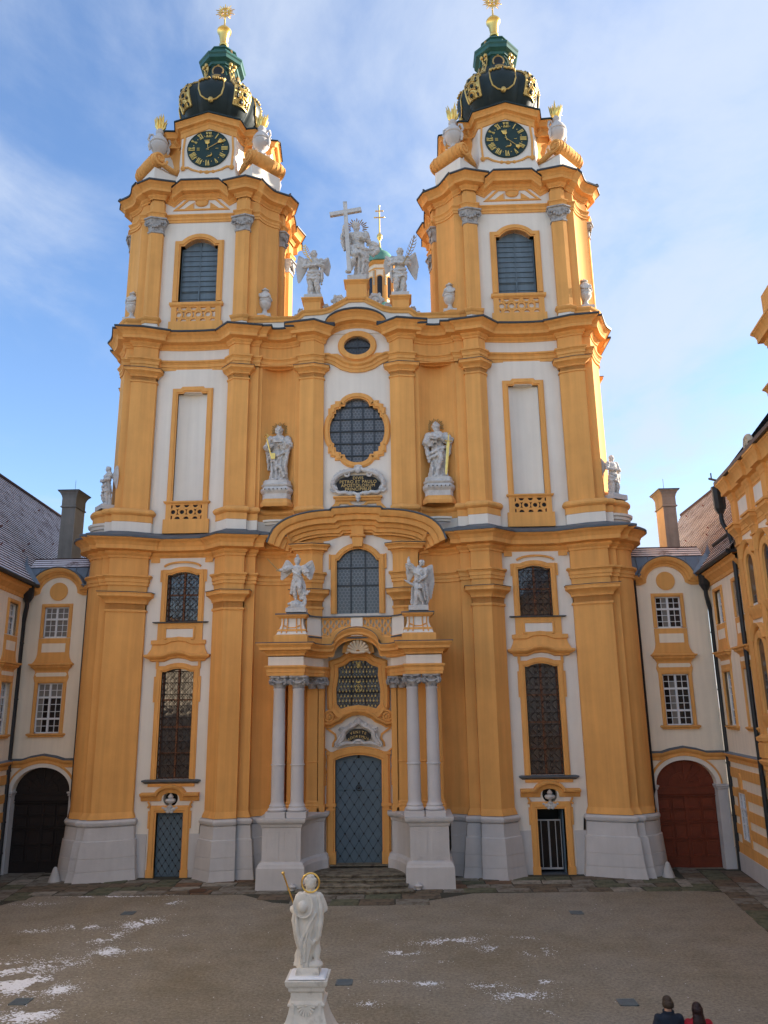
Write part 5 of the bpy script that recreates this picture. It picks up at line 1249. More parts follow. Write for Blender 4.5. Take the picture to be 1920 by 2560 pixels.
    m = MB(); m.lathe([(.26, 46.95), (.28, 47.08), (.22, 47.2), (.30, 47.8), (.37, 47.98), (.44, 48.08), (.44, 48.17), (.38, 48.24), (.30, 48.36), (.14, 48.46), (.07, 48.56), (.05, 48.8)], (0, 0, 0), 20, mod=lambda a, z: 1 + (.04 * cos(10 * a) if 47.2 < z < 47.85 else 0)); FI = tpart('gilded_finial', m, GOL)
    m = MB(); c = Vector((0, 0, 49.65)); m.tube([(0, 0, 48.5), (0, 0, 49.35)], .05, 6); m.tube([c + Vector((.30 * cos(a), 0, .30 * sin(a))) for a in [2 * pi * i / 18 for i in range(19)]], .05, 6)
    for q in range(20):
        a = 2 * pi * q / 20; l = .62 if q % 2 else .50; m.tube([c + Vector((.30 * cos(a), 0, .30 * sin(a))), c + Vector((l * cos(a), 0, l * sin(a)))], [.045, .02], 5)
    for q in range(4): a = q * pi / 2; m.tube([c, c + Vector((.28 * cos(a), 0, .28 * sin(a)))], .035, 5)
    m.ball(c, .12, .08, .12, 10, 7)
    for q in range(8): a = pi / 8 + q * pi / 4; m.ball(c + Vector((.20 * cos(a), 0, .20 * sin(a))), .05, .05, .06, 6, 5)
    m.build('ray_star', GOL, FI)
for sx in (-1, 1): tower(sx)

# --- tower bodies behind, nave, crossing dome
def rear():
    for sx in (1, -1):
        m = MB(sx); m.sweep([(12.35, 8.9), (12.0, 9.2), (4.4, 9.2), (4.4, 1.0)], [(0, 0), (0, 26.0)]); part('tower_rear_wall', m, OCH, smooth=False)
        m = MB(sx); m.slab([(4.4, .3), (12.5, .3), (12.5, 9.0), (4.4, 9.0)], 25.6, 25.9); part('tower_floor', m, SLA, smooth=False)
    m = MB(); m.slab([(-4.5, .7), (4.5, .7), (4.5, 9), (-4.5, 9)], 25.2, 25.3); part('gallery_floor', m, SLA, smooth=False)
    m = MB(); m.box(-11, 11, 9.3, 50, 0, 22); part('nave_wall', m, CRE, smooth=False)
    m = MB(); m.add([(-11.6, 9.3, 22), (11.6, 9.3, 22), (11.6, 50, 22), (-11.6, 50, 22), (0, 9.3, 30), (0, 50, 30)], [(0, 4, 5, 3), (1, 2, 5, 4), (0, 1, 4), (3, 5, 2)]); part('nave_roof', m, mat('old_roof_tiles', (.20, .11, .08), .9, .2), smooth=False)
    c = (-.05, 46.3, 0)
    m = MB(); m.lathe([(7, 22), (7, 40), (7.4, 40.4), (7.2, 41), (6.6, 44), (5.2, 47.5), (3.4, 50.4), (2.2, 51.9), (1.9, 52.6)], c, 40); DM = part('crossing_dome', m, PAT)
    m = MB(); m.lathe([(1.60, 52.4), (1.60, 56.9), (1.66, 56.95), (1.66, 57.2), (1.60, 57.25), (1.60, 57.6), (1.75, 57.7), (1.9, 57.9), (1.95, 58.0), (1.95, 58.1)], c, 8, ph=pi / 8); m.build('lantern_wall', CRE, DM, smooth=False)
    m = MB(); m.lathe([(1.66, 57.0), (1.70, 57.02), (1.70, 57.16), (1.66, 57.2)], c, 8, ph=pi / 8); m.lathe([(1.62, 57.62), (1.85, 57.75), (2.0, 57.95), (2.0, 58.06)], c, 8, ph=pi / 8); m.build('lantern_cornice', OCH, DM, smooth=False)
    for k in range(8):
        a = k * pi / 4; R_ = Matrix.Translation(c) @ Matrix.Rotation(a + pi / 2, 4, 'Z')
        m = MB(); m.sweepz(archtop(-.30, .30, 53.4, 55.9, .28, 9), [(0, 0), (0, .06), (.12, .06), (.12, 0)], -1.48, True); m.tf(R_); m.build('lantern_surround', OCH, DM)
        m = MB(); m.prism(archtop(-.30, .30, 53.4, 55.9, .28, 9), -1.50, -1.44); m.tf(R_); m.build('lantern_window', GLN, DM, smooth=False)
        R2 = Matrix.Translation(c) @ Matrix.Rotation(a + pi / 2 + pi / 8, 4, 'Z')
        m = MB(); m.box(-.16, .16, -1.74, -1.5, 52.6, 56.9); m.tf(R2); m.build('lantern_pilaster', OCH, DM, smooth=False)
        m = MB()
        for j in range(6): m.ball((0, -1.78, 56.6 - j * .32), .12, .08, .17, 7, 5)
        m.tf(R2); m.build('capital', CHO, DM)
    m = MB(); m.lathe([(2.06, 58.04), (2.06, 58.12), (1.98, 58.3), (1.78, 58.95), (1.70, 59.0), (1.42, 59.12), (1.46, 59.2), (1.40, 59.5), (1.12, 59.85), (.62, 60.12), (.36, 60.25), (.30, 60.4), (.34, 60.5), (.25, 60.7), (.16, 60.8)], c, 24, mod=lambda a, z: 1 + .012 * cos(24 * a)); m.build('lantern_roof', PAT, DM)
    m = MB(); m.lathe([(.16, 60.7), (.10, 61.4), (.12, 61.8), (.30, 62.05), (.34, 62.3), (.30, 62.55), (.14, 62.75), (.08, 62.9)], c, 16); cy = c[1]; cx0 = c[0]
    m.tube([(cx0, cy, 62.8), (cx0, cy, 66.6)], .08, 6)
    for z, w in ((65.0, .55), (65.9, .38)):
        m.tube([(cx0 - w, cy, z), (cx0 + w, cy, z)], .07, 6)
        for q in (-1, 1): m.ball((cx0 + q * w, cy, z), .13, .08, .11, 8, 6)
    m.ball((cx0, cy, 66.6), .12, .08, .14, 8, 6); m.build('gilded_cross', GOL, DM)
rear()

# --- urns standing on the corners of the third storey
def corner_urns():
    proto = None
    lab = {(-1, -1): 'grey stone urn on the outer corner of the left tower, beside the sky', (-1, 1): 'grey stone urn on the inner corner of the left tower, right of its shutters',
           (1, 1): 'grey stone urn on the inner corner of the right tower, left of its shutters', (1, -1): 'grey stone urn on the sunlit outer corner of the right tower'}
    for sx in (-1, 1):
        for io in (-1, 1):
            x = sx * (BX - io * 3.52); y = YC + sqz(-3.62)
            u = thing('stone_urn', lab[(sx, io)], 'urn', (x, y, 26.84), 0, 'lidded stone urns on the tower corners')
            if proto is None:
                m = MB(); m.box(-.36, .36, -.36, .36, -.02, .14); m.lathe([(.30, .14), (.28, .20), (.16, .32), (.11, .45), (.13, .54), (.22, .62), (.30, .76), (.32, .88), (.30, .94), (.33, .97), (.33, 1.06), (.31, 1.16), (.32, 1.26), (.30, 1.36), (.24, 1.42)], (0, 0, 0), 20, mod=lambda a, z: 1 + (.04 * cos(10 * a) if .58 < z < .92 else 0)); m1 = m.mesh('vase', STA)
                m = MB(); m.lathe([(.25, 1.40), (.26, 1.44), (.20, 1.50), (.12, 1.56), (.12, 1.60), (.20, 1.62), (.20, 1.66), (.10, 1.69), (.10, 1.74), (.05, 1.80), (0, 1.82)], (0, 0, 0), 18); m2 = m.mesh('lid', STA)
                m = MB()
                for k in range(4):
                    a = k * pi / 2 + pi / 4; m.ball((.32 * cos(a), .32 * sin(a), 1.26), .09, .09, .11, 8, 6)
                    for j in range(5): b_ = a + (j + 1) / 6 * pi / 2; m.ball((.34 * cos(b_), .34 * sin(b_), 1.22 - .13 * sin((j + 1) / 6 * pi)), .055, .055, .06, 6, 5)
                m3 = m.mesh('garland', STA); proto = 1
            link('vase', m1, u); link('lid', m2, u); link('garland', m3, u)
corner_urns()
FL = {}
for sx, k, u in FU:
    side = 'left' if sx < 0 else 'right'
    # k : 0 = right front diagonal, 1 = right back, 2 = left back, 3 = left front
    pos = {0: 'front right corner', 1: 'rear right corner', 2: 'rear left corner', 3: 'front left corner'}[k]
    u['label'] = 'stone urn with golden flames on the %s of the %s clock stage' % (pos, side); u['group'] = 'flaming urns round the clocks'
# ------------------------------------------------------------------ side wings
def tile_mat(name, snow, tile, bias):
    m = bpy.data.materials.new(name); m.use_nodes = True; N = m.node_tree.nodes; L = m.node_tree.links; b = N['Principled BSDF']; b.inputs['Roughness'].default_value = .8
    t = N.new('ShaderNodeTexCoord')
    n = N.new('ShaderNodeTexNoise'); n.inputs['Scale'].default_value = 1.6; n.inputs['Detail'].default_value = 9; n.inputs['Roughness'].default_value = .7; L.new(t.outputs['Object'], n.inputs['Vector'])
    r = N.new('ShaderNodeMapRange'); r.inputs[1].default_value = bias; r.inputs[2].default_value = bias + .16; L.new(n.outputs[0], r.inputs[0])
    v = N.new('ShaderNodeTexVoronoi'); v.inputs['Scale'].default_value = 4.5; L.new(t.outputs['Object'], v.inputs['Vector'])
    hs_ = N.new('ShaderNodeMix'); hs_.data_type = 'RGBA'; hs_.inputs[6].default_value = (*tile, 1); hs_.inputs[7].default_value = (tile[0] * .55, tile[1] * .5, tile[2] * .5, 1); L.new(v.outputs['Color'], hs_.inputs[0])
    x = N.new('ShaderNodeMix'); x.data_type = 'RGBA'; L.new(r.outputs[0], x.inputs[0]); L.new(hs_.outputs[2], x.inputs[6]); x.inputs[7].default_value = (*snow, 1); L.new(x.outputs[2], b.inputs['Base Color'])
    return m
TIL = tile_mat('snow_dusted_tiles', (.64, .60, .64), (.19, .10, .085), .32)
TIR = tile_mat('frosted_red_tiles', (.66, .56, .50), (.30, .18, .13), .32)
TIE = mat('tile_edge', (.045, .020, .017), .8, .2, 6)
def tiled(name, parent, A, B, C, D, rows, mt, lip=.035, cols=1):
    """rows of tiles between eave A-B and ridge D-C, each row a lapped course with its own lower edge"""
    A, B, C, D = map(Vector, (A, B, C, D)); nrm = (B - A).cross(D - A).normalized()
    if nrm.z < 0: nrm = -nrm
    m = MB(); e = MB(); rd = random.Random(3)
    for i in range(rows):
        t0, t1 = i / rows, (i + 1.12) / rows
        for c in range(cols):
            u0, u1 = c / cols, (c + 1) / cols
            def P(t, u): a = A.lerp(D, t); b_ = B.lerp(C, t); return a.lerp(b_, u)
            j = nrm * (lip + rd.uniform(-.005, .006)); p0, p1, p2, p3 = P(t0, u0) + j, P(t0, u1) + j, P(t1, u1), P(t1, u0)
            m.add([p0, p1, p2, p3], [(0, 1, 2, 3)]); dn = (A - D).normalized() * .006
            e.add([P(t0, u0) - nrm * .02 + dn, P(t0, u1) - nrm * .02 + dn, p1 + dn, p0 + dn], [(0, 1, 2, 3)])
    a = tag(m.build(name, mt, parent, smooth=False), kind='stuff'); tag(e.build('tile_edges', TIE, parent, smooth=False), kind='stuff'); return a
pane_cache = {}
def sash_window(parent, cx_, z0, z1, w, cols, rows, trans, y, mt, mt2=None, cur=None):
    """white casement: outer frame, middle post, transoms at the given rows, thin bars; every light its own pane"""
    m = MB(); x0, x1 = cx_ - w / 2, cx_ + w / 2; f = .055
    m.box(x0, x0 + f, y - .07, y, z0, z1); m.box(x1 - f, x1, y - .07, y, z0, z1); m.box(x0, x1, y - .07, y, z0, z0 + f); m.box(x0, x1, y - .07, y, z1 - f, z1)
    m.box(cx_ - .045, cx_ + .045, y - .08, y, z0, z1)
    ph = (z1 - z0) / rows; pw = w / cols
    for r in range(1, rows):
        h = .045 if r in trans else .014; m.box(x0, x1, y - (.085 if r in trans else .05), y, z0 + r * ph - h, z0 + r * ph + h)
    for c in range(1, cols):
        if c != cols // 2: m.box(x0 + c * pw - .014, x0 + c * pw + .014, y - .045, y, z0, z1)
    W_ = m.build('window', PWH, parent, smooth=False)
    for r in range(rows):
        for c in range(cols):
            key = (round(pw, 3), round(ph, 3), (mt2 or mt).name if (cur and cur(r, c)) else mt.name)
            if key not in pane_cache:
                g = MB(); g.box(-pw / 2, pw / 2, 0, .012, -ph / 2, ph / 2); pane_cache[key] = g.mesh('pane', (mt2 or mt) if (cur and cur(r, c)) else mt, smooth=False)
            link('pane', pane_cache[key], W_, (x0 + (c + .5) * pw, y - .012, z0 + (r + .5) * ph))
    return W_
HOLE1 = (6.08, 8.36); HOLE2 = (10.50, 11.96)
def window_axis(parent, a, y=0.0, glass1=GLN, cur1=None, cur2=None, depth=.10):
    for z0, z1, hw, nm in ((HOLE1[0], HOLE1[1], .60, 'lower'), (HOLE2[0], HOLE2[1], .59, 'upper')):
        m = MB(); m.sweepz([(a + hw, z0), (a + hw, z1), (a - hw, z1), (a - hw, z0)], [(0, -.1), (0, .05), (.03, .05), (.04, .075), (.13, .075), (.16, .05), (.17, 0)], y); m.build('window_surround', OCH, parent)
    m = MB(); m.box(a - .82, a + .82, y - .09, y + .02, 5.90, 6.07); m.sweep([(a - .84, y + .02), (a - .84, y - .09), (a + .84, y - .09), (a + .84, y + .02)], [(0, 5.95), (.06, 6.0), (.07, 6.05), (0, 6.08)]); m.build('sill', OCH, parent)
    m = MB(); m.prism([(a - .76, 10.46), (a + .76, 10.46), (a + .76, 9.75), (a + .80, 9.55), (a + .90, 9.36), (a + 1.0, 9.27), (a - 1.0, 9.27), (a - .90, 9.36), (a - .80, 9.55), (a - .76, 9.75)][::-1], y - .06, y + .02); A_ = m.build('apron', OCH, parent, smooth=False)
    m = MB(); m.box(a - .57, a + .57, y - .068, y, 9.80, 10.22); m.build('apron_field', CRE, A_, smooth=False)
    m = MB(); m.sweep([(a - .80, y + .02), (a - .80, y - .06), (a + .80, y - .06), (a + .80, y + .02)], [(0, 8.95), (.04, 9.0), (.10, 9.06), (.14, 9.08), (.16, 9.16), (.24, 9.20), (.24, 9.26), (.0, 9.29)]); m.build('apron_cornice', OCH, parent)
    m = MB(); m.prism([(a - .77, 8.40), (a + .77, 8.40), (a + .84, 8.62), (a + .78, 8.86), (a + .84, 9.0), (a - .84, 9.0), (a - .78, 8.86), (a - .84, 8.62)], y - .05, y + .02); F_ = m.build('window_frieze', OCH, parent, smooth=False)
    m = MB(); m.prism([(a - .70, 8.67), (a + .70, 8.67), (a + .76, 8.76), (a + .70, 8.85), (a - .70, 8.85), (a - .76, 8.76)], y - .058, y - .04); m.build('frieze_field', CRE, F_, smooth=False)
    sash_window(parent, a, HOLE1[0], HOLE1[1], 1.20, 4, 7, (2, 5), y + depth, glass1, GLC, cur1)
    sash_window(parent, a, HOLE2[0], HOLE2[1], 1.18, 4, 5, (3,), y + depth, glass1, GLC, cur2)
def axis_holes(a): return [[(a - .6, HOLE1[0]), (a + .6, HOLE1[0]), (a + .6, HOLE1[1]), (a - .6, HOLE1[1])], [(a - .59, HOLE2[0]), (a + .59, HOLE2[0]), (a + .59, HOLE2[1]), (a - .59, HOLE2[1])]]
def gateway(sx):
    left = sx < 0
    T = thing('gate_building', ('cream link building with the dark black gate, left of the church' if left else 'cream link building with the red brown gate, right of the church'), 'building', (sx * 14.65, 1.0, 0), 0, 'link buildings with arched gates')
    x0, x1 = -1.75, 1.75
    go = [(-1.35, -.05), (1.35, -.05), (1.35, 3.45)] + circ(0, 3.45, 1.35, 1.12, 19, 0, pi)[1:-1] + [(-1.35, 3.45)]
    top = [(x0 - .1, -.05), (x1 + .1, -.05), (x1 + .1, 13.0)] + [(1.0 * cos(t), 12.95 + .72 * sin(t)) for t in [pi * i / 12 for i in range(13)]] + [(x0 - .1, 13.0)]
    m = MB(); m.panel(top, 0, [go] + axis_holes(0), .34); m.build('wall', CRE, T, smooth=False)
    window_axis(T, 0, 0, GLN if not left else GLN, (lambda r, c: r > 4 or (r < 5 and c == 0)) if left else (lambda r, c: c in (1,) and r < 6), (lambda r, c: True) if left else (lambda r, c: c == 1))
    # grey gate piers, impost, archivolt
    for q in (-1, 1):
        m = MB(); m.box(q * 1.56 - .218, q * 1.56 + .218, -.06, .37, -.05, 3.36); m.box(q * 1.56 - .24, q * 1.56 + .24, -.10, .3, -.05, .9); P_ = m.build('gate_pier', GRY, T, smooth=False)
        m = MB(); m.sweep([(q * 1.56 - .21, .3), (q * 1.56 - .21, -.06), (q * 1.56 + .21, -.06), (q * 1.56 + .21, .3)], [(0, 3.30), (.05, 3.33), (.05, 3.40), (.09, 3.44), (.09, 3.50), (0, 3.52)]); m.build('impost', GRY, P_)
    ar = circ(0, 3.52, 1.36, 1.06, 25, 0, pi)
    m = MB(); m.sweepz(ar, [(-.02, -.30), (-.02, .04), (.16, .05), (.16, .0)], 0); m.build('archivolt', WHI, T)
    m = MB(); m.sweepz(ar, [(.16, .0), (.16, .07), (.22, .075), (.25, .04), (.25, 0)], 0); m.build('archivolt_moulding', OCH, T)
    st = [(-1.85, 4.62), (-1.0, 4.62), (-.6, 4.74), (0, 4.84), (.6, 4.74), (1.0, 4.62), (1.85, 4.62)]
    m = MB(); m.sweep([(x, 0, z - 4.62) for x, z in st], [(0, 4.55), (.05, 4.57), (.05, 4.68), (.11, 4.74), (.16, 4.82), (.16, 4.88), (0, 4.92)]); m.build('string_course', OCH, T)
    m = MB(); m.sweep([(x, 0, z - 4.62) for x, z in st], [(.0, 4.96), (.17, 4.90), (.175, 4.87)]); m.build('string_cover', SLA, T)
    # gate leaves, one object for every panel
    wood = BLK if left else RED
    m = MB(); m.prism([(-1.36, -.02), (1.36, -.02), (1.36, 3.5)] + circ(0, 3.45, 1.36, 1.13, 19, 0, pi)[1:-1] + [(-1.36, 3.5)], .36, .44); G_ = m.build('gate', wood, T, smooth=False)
    m = MB()
    for z, h in ((3.32, .05), (3.08, .04), (2.98, .03)): m.box(-1.34, 1.34, .27, .36, z, z + h)
    m.box(-1.34, 1.34, .30, .36, 3.08, 3.32); m.box(-.05, .05, .30, .36, .1, 3.0); m.box(-1.34, 1.34, .315, .36, 1.86, 1.91)
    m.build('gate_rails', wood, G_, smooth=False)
    for c in range(4):
        for z0, z1 in ((.50, 1.12), (1.22, 1.80), (1.98, 2.40), (2.48, 2.90)):
            xa = -1.30 + c * .655 + .06; xb = xa + .535
            m = MB(); m.box(xa, xb, .335, .36, z0, z1); m.sweepz([(xb, z0), (xb, z1), (xa, z1), (xa, z0)], [(-.05, .02), (-.03, .05), (.02, .05), (.03, .02)], .36, True); m.build('gate_panel', wood, G_, smooth=False)
    for q in range(8):
        a0, a1 = pi * (q + .08) / 8, pi * (q + .92) / 8
        for r0, r1 in ((.18, .52), (.58, .95)):
            pts = [(1.3 * r0 * cos(a0), 3.46 + 1.06 * r0 * sin(a0)), (1.3 * r1 * cos(a0), 3.46 + 1.06 * r1 * sin(a0)), (1.3 * r1 * cos((a0 + a1) / 2), 3.46 + 1.06 * r1 * sin((a0 + a1) / 2)), (1.3 * r1 * cos(a1), 3.46 + 1.06 * r1 * sin(a1)), (1.3 * r0 * cos(a1), 3.46 + 1.06 * r0 * sin(a1))]
            m = MB(); m.prism(pts, .33, .37); m.build('fan_panel', wood, G_, smooth=False)
    # eaves with the round gable, ochre disc
    ev = [(-1.85, 0)] + [(-1.2, 0), (-1.05, .06)] + [(.92 * sin(t), .12 + .78 * cos(t)) for t in [-pi / 2 + pi * i / 18 for i in range(19)]] + [(1.05, .06), (1.2, 0), (1.85, 0)]
    m = MB(); m.sweepz([(x, 12.52 + z) for x, z in ev][::-1], [(.0, 0), (.0, .05), (.12, .06), (.13, .12), (.22, .18), (.24, .26), (.34, .34), (.40, .36), (.42, .36), (.43, 0)], 0); m.build('eaves_cornice', OCH, T)
    m = MB(); m.sweepz([(x, 12.52 + z) for x, z in ev][::-1], [(.45, -.9), (.46, .37), (.49, .40), (.47, .42), (.43, .38)], 0); m.build('eaves_cover', LEA, T)
    m = MB(); m.prism(circ(.0, 12.72, .44, n=30), -.05, .02); m.build('ochre_disc', OCH, T, smooth=False)
    m = MB(); m.add([(-1.9, .02, 12.98), (1.9, .02, 12.98), (2.1, .45, 14.02), (-1.9, .45, 14.02)], [(0, 1, 2, 3)])
    for k in range(6):
        x = -1.6 + k * .64; pass
    m.build('lead_roof', LEA, T, smooth=False)
    m = MB()
    for k in range(7):
        x = -1.8 + k * .6; m.add([(x - .015, .01, 13.0), (x + .015, .01, 13.0), (x + .015, .44, 14.03), (x - .015, .44, 14.03), (x, -.01, 13.03), (x, .43, 14.06)], [(0, 4, 5, 3), (4, 1, 2, 5)])
    m.build('lead_seam', LEA, T, smooth=False)
    tiled('roof_tiles', T, (-1.75, .42, 14.0), (2.05, .42, 14.0), (2.05, .95, 14.52), (-1.75, .95, 14.52), 4, TIL if left else TIR, .03, 1)
    m = MB(); m.tube([(-1.8, .97, 14.50), (2.05, .97, 14.50)], .07, 8); m.add([(-1.8, .97, 14.5), (2.05, .97, 14.5), (2.05, 3, 13.0), (-1.8, 3, 13.0)], [(0, 1, 2, 3)]); m.build('ridge_tiles', TIE, T)
    # thin pipe in the corner with the church
    m = MB(); xx = -sx * 1.50; m.tube([(xx, -.16, 12.9), (xx, -.18, 12.3), (xx, -.18, 3.3), (xx - sx * .10, -.30, 2.9), (xx - sx * .3, -1.0, 2.5)], .05, 8); m.build('rain_pipe', PIP, T)
    # stone kerb-guard at the foot of the church corner
    m = MB(); m.lathe([(.27, 0), (.26, .04), (.08, .56), (.05, .60), (0, .61)], (0, 0, 0), 14); b_ = m.build('corner_guard', mat('guard_stone', (.46, .44, .42), .9, .1, 3), None, (sx * 12.98, -.62, 0)); tag(b_, 'whitish conical guard stone at the foot of the church %s corner' % ('left' if left else 'right'), 'guard stone', 'guard stones beside the gates')
    return T
for s_ in (-1, 1): gateway(s_)

DL = Vector((.139, -.990)); DR = Vector((-.131, -.991))
def wing(sx):
    left = sx < 0; d = DL if left else DR
    ang = atan2(-d.y, -d.x) if left else atan2(d.y, d.x)     # local x runs left to right seen from the court
    root = (-16.2, 1.0) if left else (16.6, .95)
    T = thing('monastery_wing', 'long cream monastery wing with snow dusted roof at the left edge' if left else 'long cream monastery wing with striped ground floor running along the right edge', 'building', (root[0], root[1], 0), ang, 'side wings of the court')
    sg = -1 if left else 1
    axes = [1.72, 4.85] if not left else [1.72, 4.85, 7.98]
    X = lambda s: sg * s
    L_ = 44.0 if left else 5.95
    lo, hi = sorted((X(0), X(L_)))
    lows = [1.76] if not left else [4.85]
    H = []
    for a in axes: H += axis_holes(X(a))
    lw = [[(X(a) - .5, 1.4), (X(a) + .5, 1.4), (X(a) + .5, 3.3), (X(a) - .5, 3.3)] for a in lows]
    m = MB(); m.panel([(lo, -.05), (hi, -.05), (hi, 13.0), (lo, 13.0)], 0, H + lw, .30); m.build('wall', CRE, T, smooth=False)
    for a in axes: window_axis(T, X(a), 0, GLN, lambda r, c: r > 3, lambda r, c: r > 2, .22)
    # ground floor : ochre bands, grey plinth, string course
    pl = sorted((X(0), X(L_ if left else 5.45)))
    bands = [(.76, 1.19), (1.54, 1.94), (2.26, 2.68), (3.07, 3.44), (3.87, 4.28)]
    for z0, z1 in bands:
        cuts = [pl[0]]
        for a in lows:
            if z1 > 1.2 and z0 < 3.5: cuts += [X(a) - .55, X(a) + .55]
        cuts.append(pl[1]); cuts.sort()
        m = MB()
        for i in range(0, len(cuts), 2): m.box(cuts[i], cuts[i + 1], -.035, .05, z0, z1)
        m.build('ochre_band', OCH, T, smooth=False)
    m = MB(); m.box(pl[0], pl[1], -.07, .05, -.05, .76); m.build('grey_plinth', GRY, T, smooth=False)
    m = MB(); m.sweep([(lo, 0), (hi, 0)], [(0, 4.50), (.05, 4.52), (.05, 4.66), (.12, 4.72), (.18, 4.80), (.18, 4.86), (0, 4.90)]); m.build('string_course', OCH, T)
    m = MB(); m.sweep([(lo, 0), (hi, 0)], [(0, 4.93), (.19, 4.885), (.195, 4.86)]); m.build('string_cover', LEA, T)
    for a in lows:
        m = MB(); c = X(a); m.sweepz([(c + .5, 1.4), (c + .5, 3.3), (c - .5, 3.3), (c - .5, 1.4)], [(0, -.12), (0, .05), (.17, .06), (.19, .0)], 0, True); m.prism([(c - .14, 3.45), (c + .14, 3.45), (c + .22, 3.92), (c + .10, 4.1), (c - .10, 4.1), (c - .22, 3.92)], -.09, .02); m.build('window_surround', OCH, T)
        sash_window(T, c, 1.4, 3.3, 1.0, 4, 6, (4,), .04, GLW, GLC, lambda r, c_: (r + c_) % 3 == 0)
    # eaves, gutter, roof
    m = MB(); m.sweep([(lo, 0), (hi, 0)], [(0, 12.34), (.06, 12.36), (.06, 12.50), (.14, 12.58), (.20, 12.66), (.26, 12.70), (.28, 12.80), (.38, 12.86), (.38, 12.92), (0, 12.96)]); m.build('eaves_cornice', OCH, T)
    m = MB(); m.tube([(lo, -.50, 13.0), (hi, -.50, 13.0)], .10, 10); m.box(lo, hi, -.52, .05, 12.95, 13.05); m.build('gutter', PIP, T)
    inv = (Matrix.Translation((root[0], root[1], 0)) @ Matrix.Rotation(ang, 4, 'Z')).inverted()
    def loc(x, y, z): return inv @ Vector((x, y, z))
    def eave(y): t = (y - root[1]) / d.y; return Vector((root[0] + d.x * t, y))
    rd = Vector((-.077, .997)) if left else Vector((.035, .999)); r0 = (-22.33, 8.4) if left else (23.3, 18.0)
    def ridge(y): t = (y - r0[1]) / rd.y; return Vector((r0[0] + rd.x * t, y))
    n = Vector((d.y, -d.x)) if not left else Vector((-d.y, d.x))
    inn = Vector((1, 0)) if left else Vector((-1, 0))
    ya, yb = -14.0, 22.0
    if not left: ya = -4.95
    A = eave(ya) + inn * .5; B = eave(yb) + inn * .5; Cc = ridge(yb); Dd = ridge(ya)
    if left: tiled('roof_tiles', T, loc(A.x, A.y, 13.05), loc(B.x, B.y, 13.05), loc(Cc.x, Cc.y, 21), loc(Dd.x, Dd.y, 21), 46, TIL, .045, 6)
    else: tiled('roof_tiles', T, loc(A.x, A.y, 13.05), loc(B.x, B.y, 13.05), loc(Cc.x, Cc.y, 21), loc(Dd.x, Dd.y, 21), 46, TIR, .045, 8)
    m = MB(); m.tube([loc(Dd.x, Dd.y, 21.05), loc(Cc.x, Cc.y, 21.05)], .14, 8); m.build('ridge_tiles', TIE, T)
    o = -1 if left else 1
    m = MB(); E_ = [(A, 13.0), (B, 13.0), (Cc, 20.95), (Dd, 20.95)]
    far = [(Vector((p.x + o * 6.5, p.y)), 13.0) for p in (Cc, Dd)]
    m.add([loc(Cc.x, Cc.y, 20.98), loc(Dd.x, Dd.y, 20.98), loc(far[1][0].x, far[1][0].y, 13), loc(far[0][0].x, far[0][0].y, 13), loc(far[1][0].x, far[1][0].y, 0), loc(far[0][0].x, far[0][0].y, 0)], [(0, 1, 2, 3), (3, 2, 4, 5)]); m.build('rear_roof', TIE, T, smooth=False)
    # snow guards : little red hooks on the tiles
    rr = random.Random(5); m = MB(); 
    for k in range(26):
        t = rr.uniform(.05, .9); u = rr.uniform(.30, .98); p = (A.lerp(B, u)).lerp(Dd.lerp(Cc, u), t); z = 13.1 + (21 - 13.05) * t; q = loc(p.x, p.y, z + .06); m.tube([q, q + Vector((0, -.10, .12))], .03, 5); m.tube([q + Vector((-.12, -.02, .03)), q + Vector((.12, -.02, .03))], .02, 4)
    m.build('snow_guards', mat('rusty_hook', (.16, .04, .03), .8), T)
    # lead valley and big corner pipe with hopper
    m = MB(); h0 = loc(eave(-.2).x + inn.x * .2, -.2, 13.0); h1 = loc((-16.2 if left else 16.6), 2.2, 14.6)
    m.add([loc(-16.2 + .9 if left else 15.75, .35, 12.98), loc(-16.2 + .15 if left else 16.5, .5, 14.0), loc(-16.6 if left else 17.0, 1.4, 14.6), loc(-16.3 if left else 16.75, .2, 13.15)], [(0, 1, 2, 3)]); m.build('valley_flashing', LEA, T, smooth=False)
    c = Vector((-15.95, .55)) if left else Vector((16.3, .45))
    def lp(x, y, z): return loc(x, y, z)
    q = loc(c.x, c.y, 0); m = MB(); m.lathe([(.12, 12.15), (.15, 12.22), (.25, 12.40), (.27, 12.45), (.27, 12.95), (.30, 12.98), (.30, 13.02)], (q.x, q.y, 0), 8, ph=pi / 8); e = loc((-16.12 if left else 16.52), .72, 0)
    m.tube([(q.x, q.y, 12.2), (q.x, q.y, 11.95), ((q.x + e.x) / 2, (q.y + e.y) / 2, 11.55), (e.x, e.y, 11.2), (e.x, e.y, 6), (e.x, e.y, .02)], [.10, .105, .105, .105, .10, .10], 10)
    for z in (10.2, 7.6, 4.4, 2.2, .9): m.lathe([(.11, z), (.125, z + .01), (.125, z + .06), (.11, z + .07)], (e.x, e.y, 0), 10)
    m.build('rain_pipe', PIP, T)
    if left:
        m = MB(); p = loc(-15.9, -4.2, 14.2); m.box(p.x - .35, p.x + .35, p.y - .6, p.y + 1.2, 14.0, 14.8); m.build('roof_hatch', MET, T, smooth=False)
    else:
        m = MB(); a_ = loc(16.35, -1.2, 13.75); b_ = loc(16.5, -2.6, 14.0); m.tube([a_ + Vector((0, -.1, .2)), b_ + Vector((0, -.1, .2))], .09, 8); m.build('snow_rail', PIP, T)
    # chimney
    return T
for s_ in (-1, 1): wing(s_)
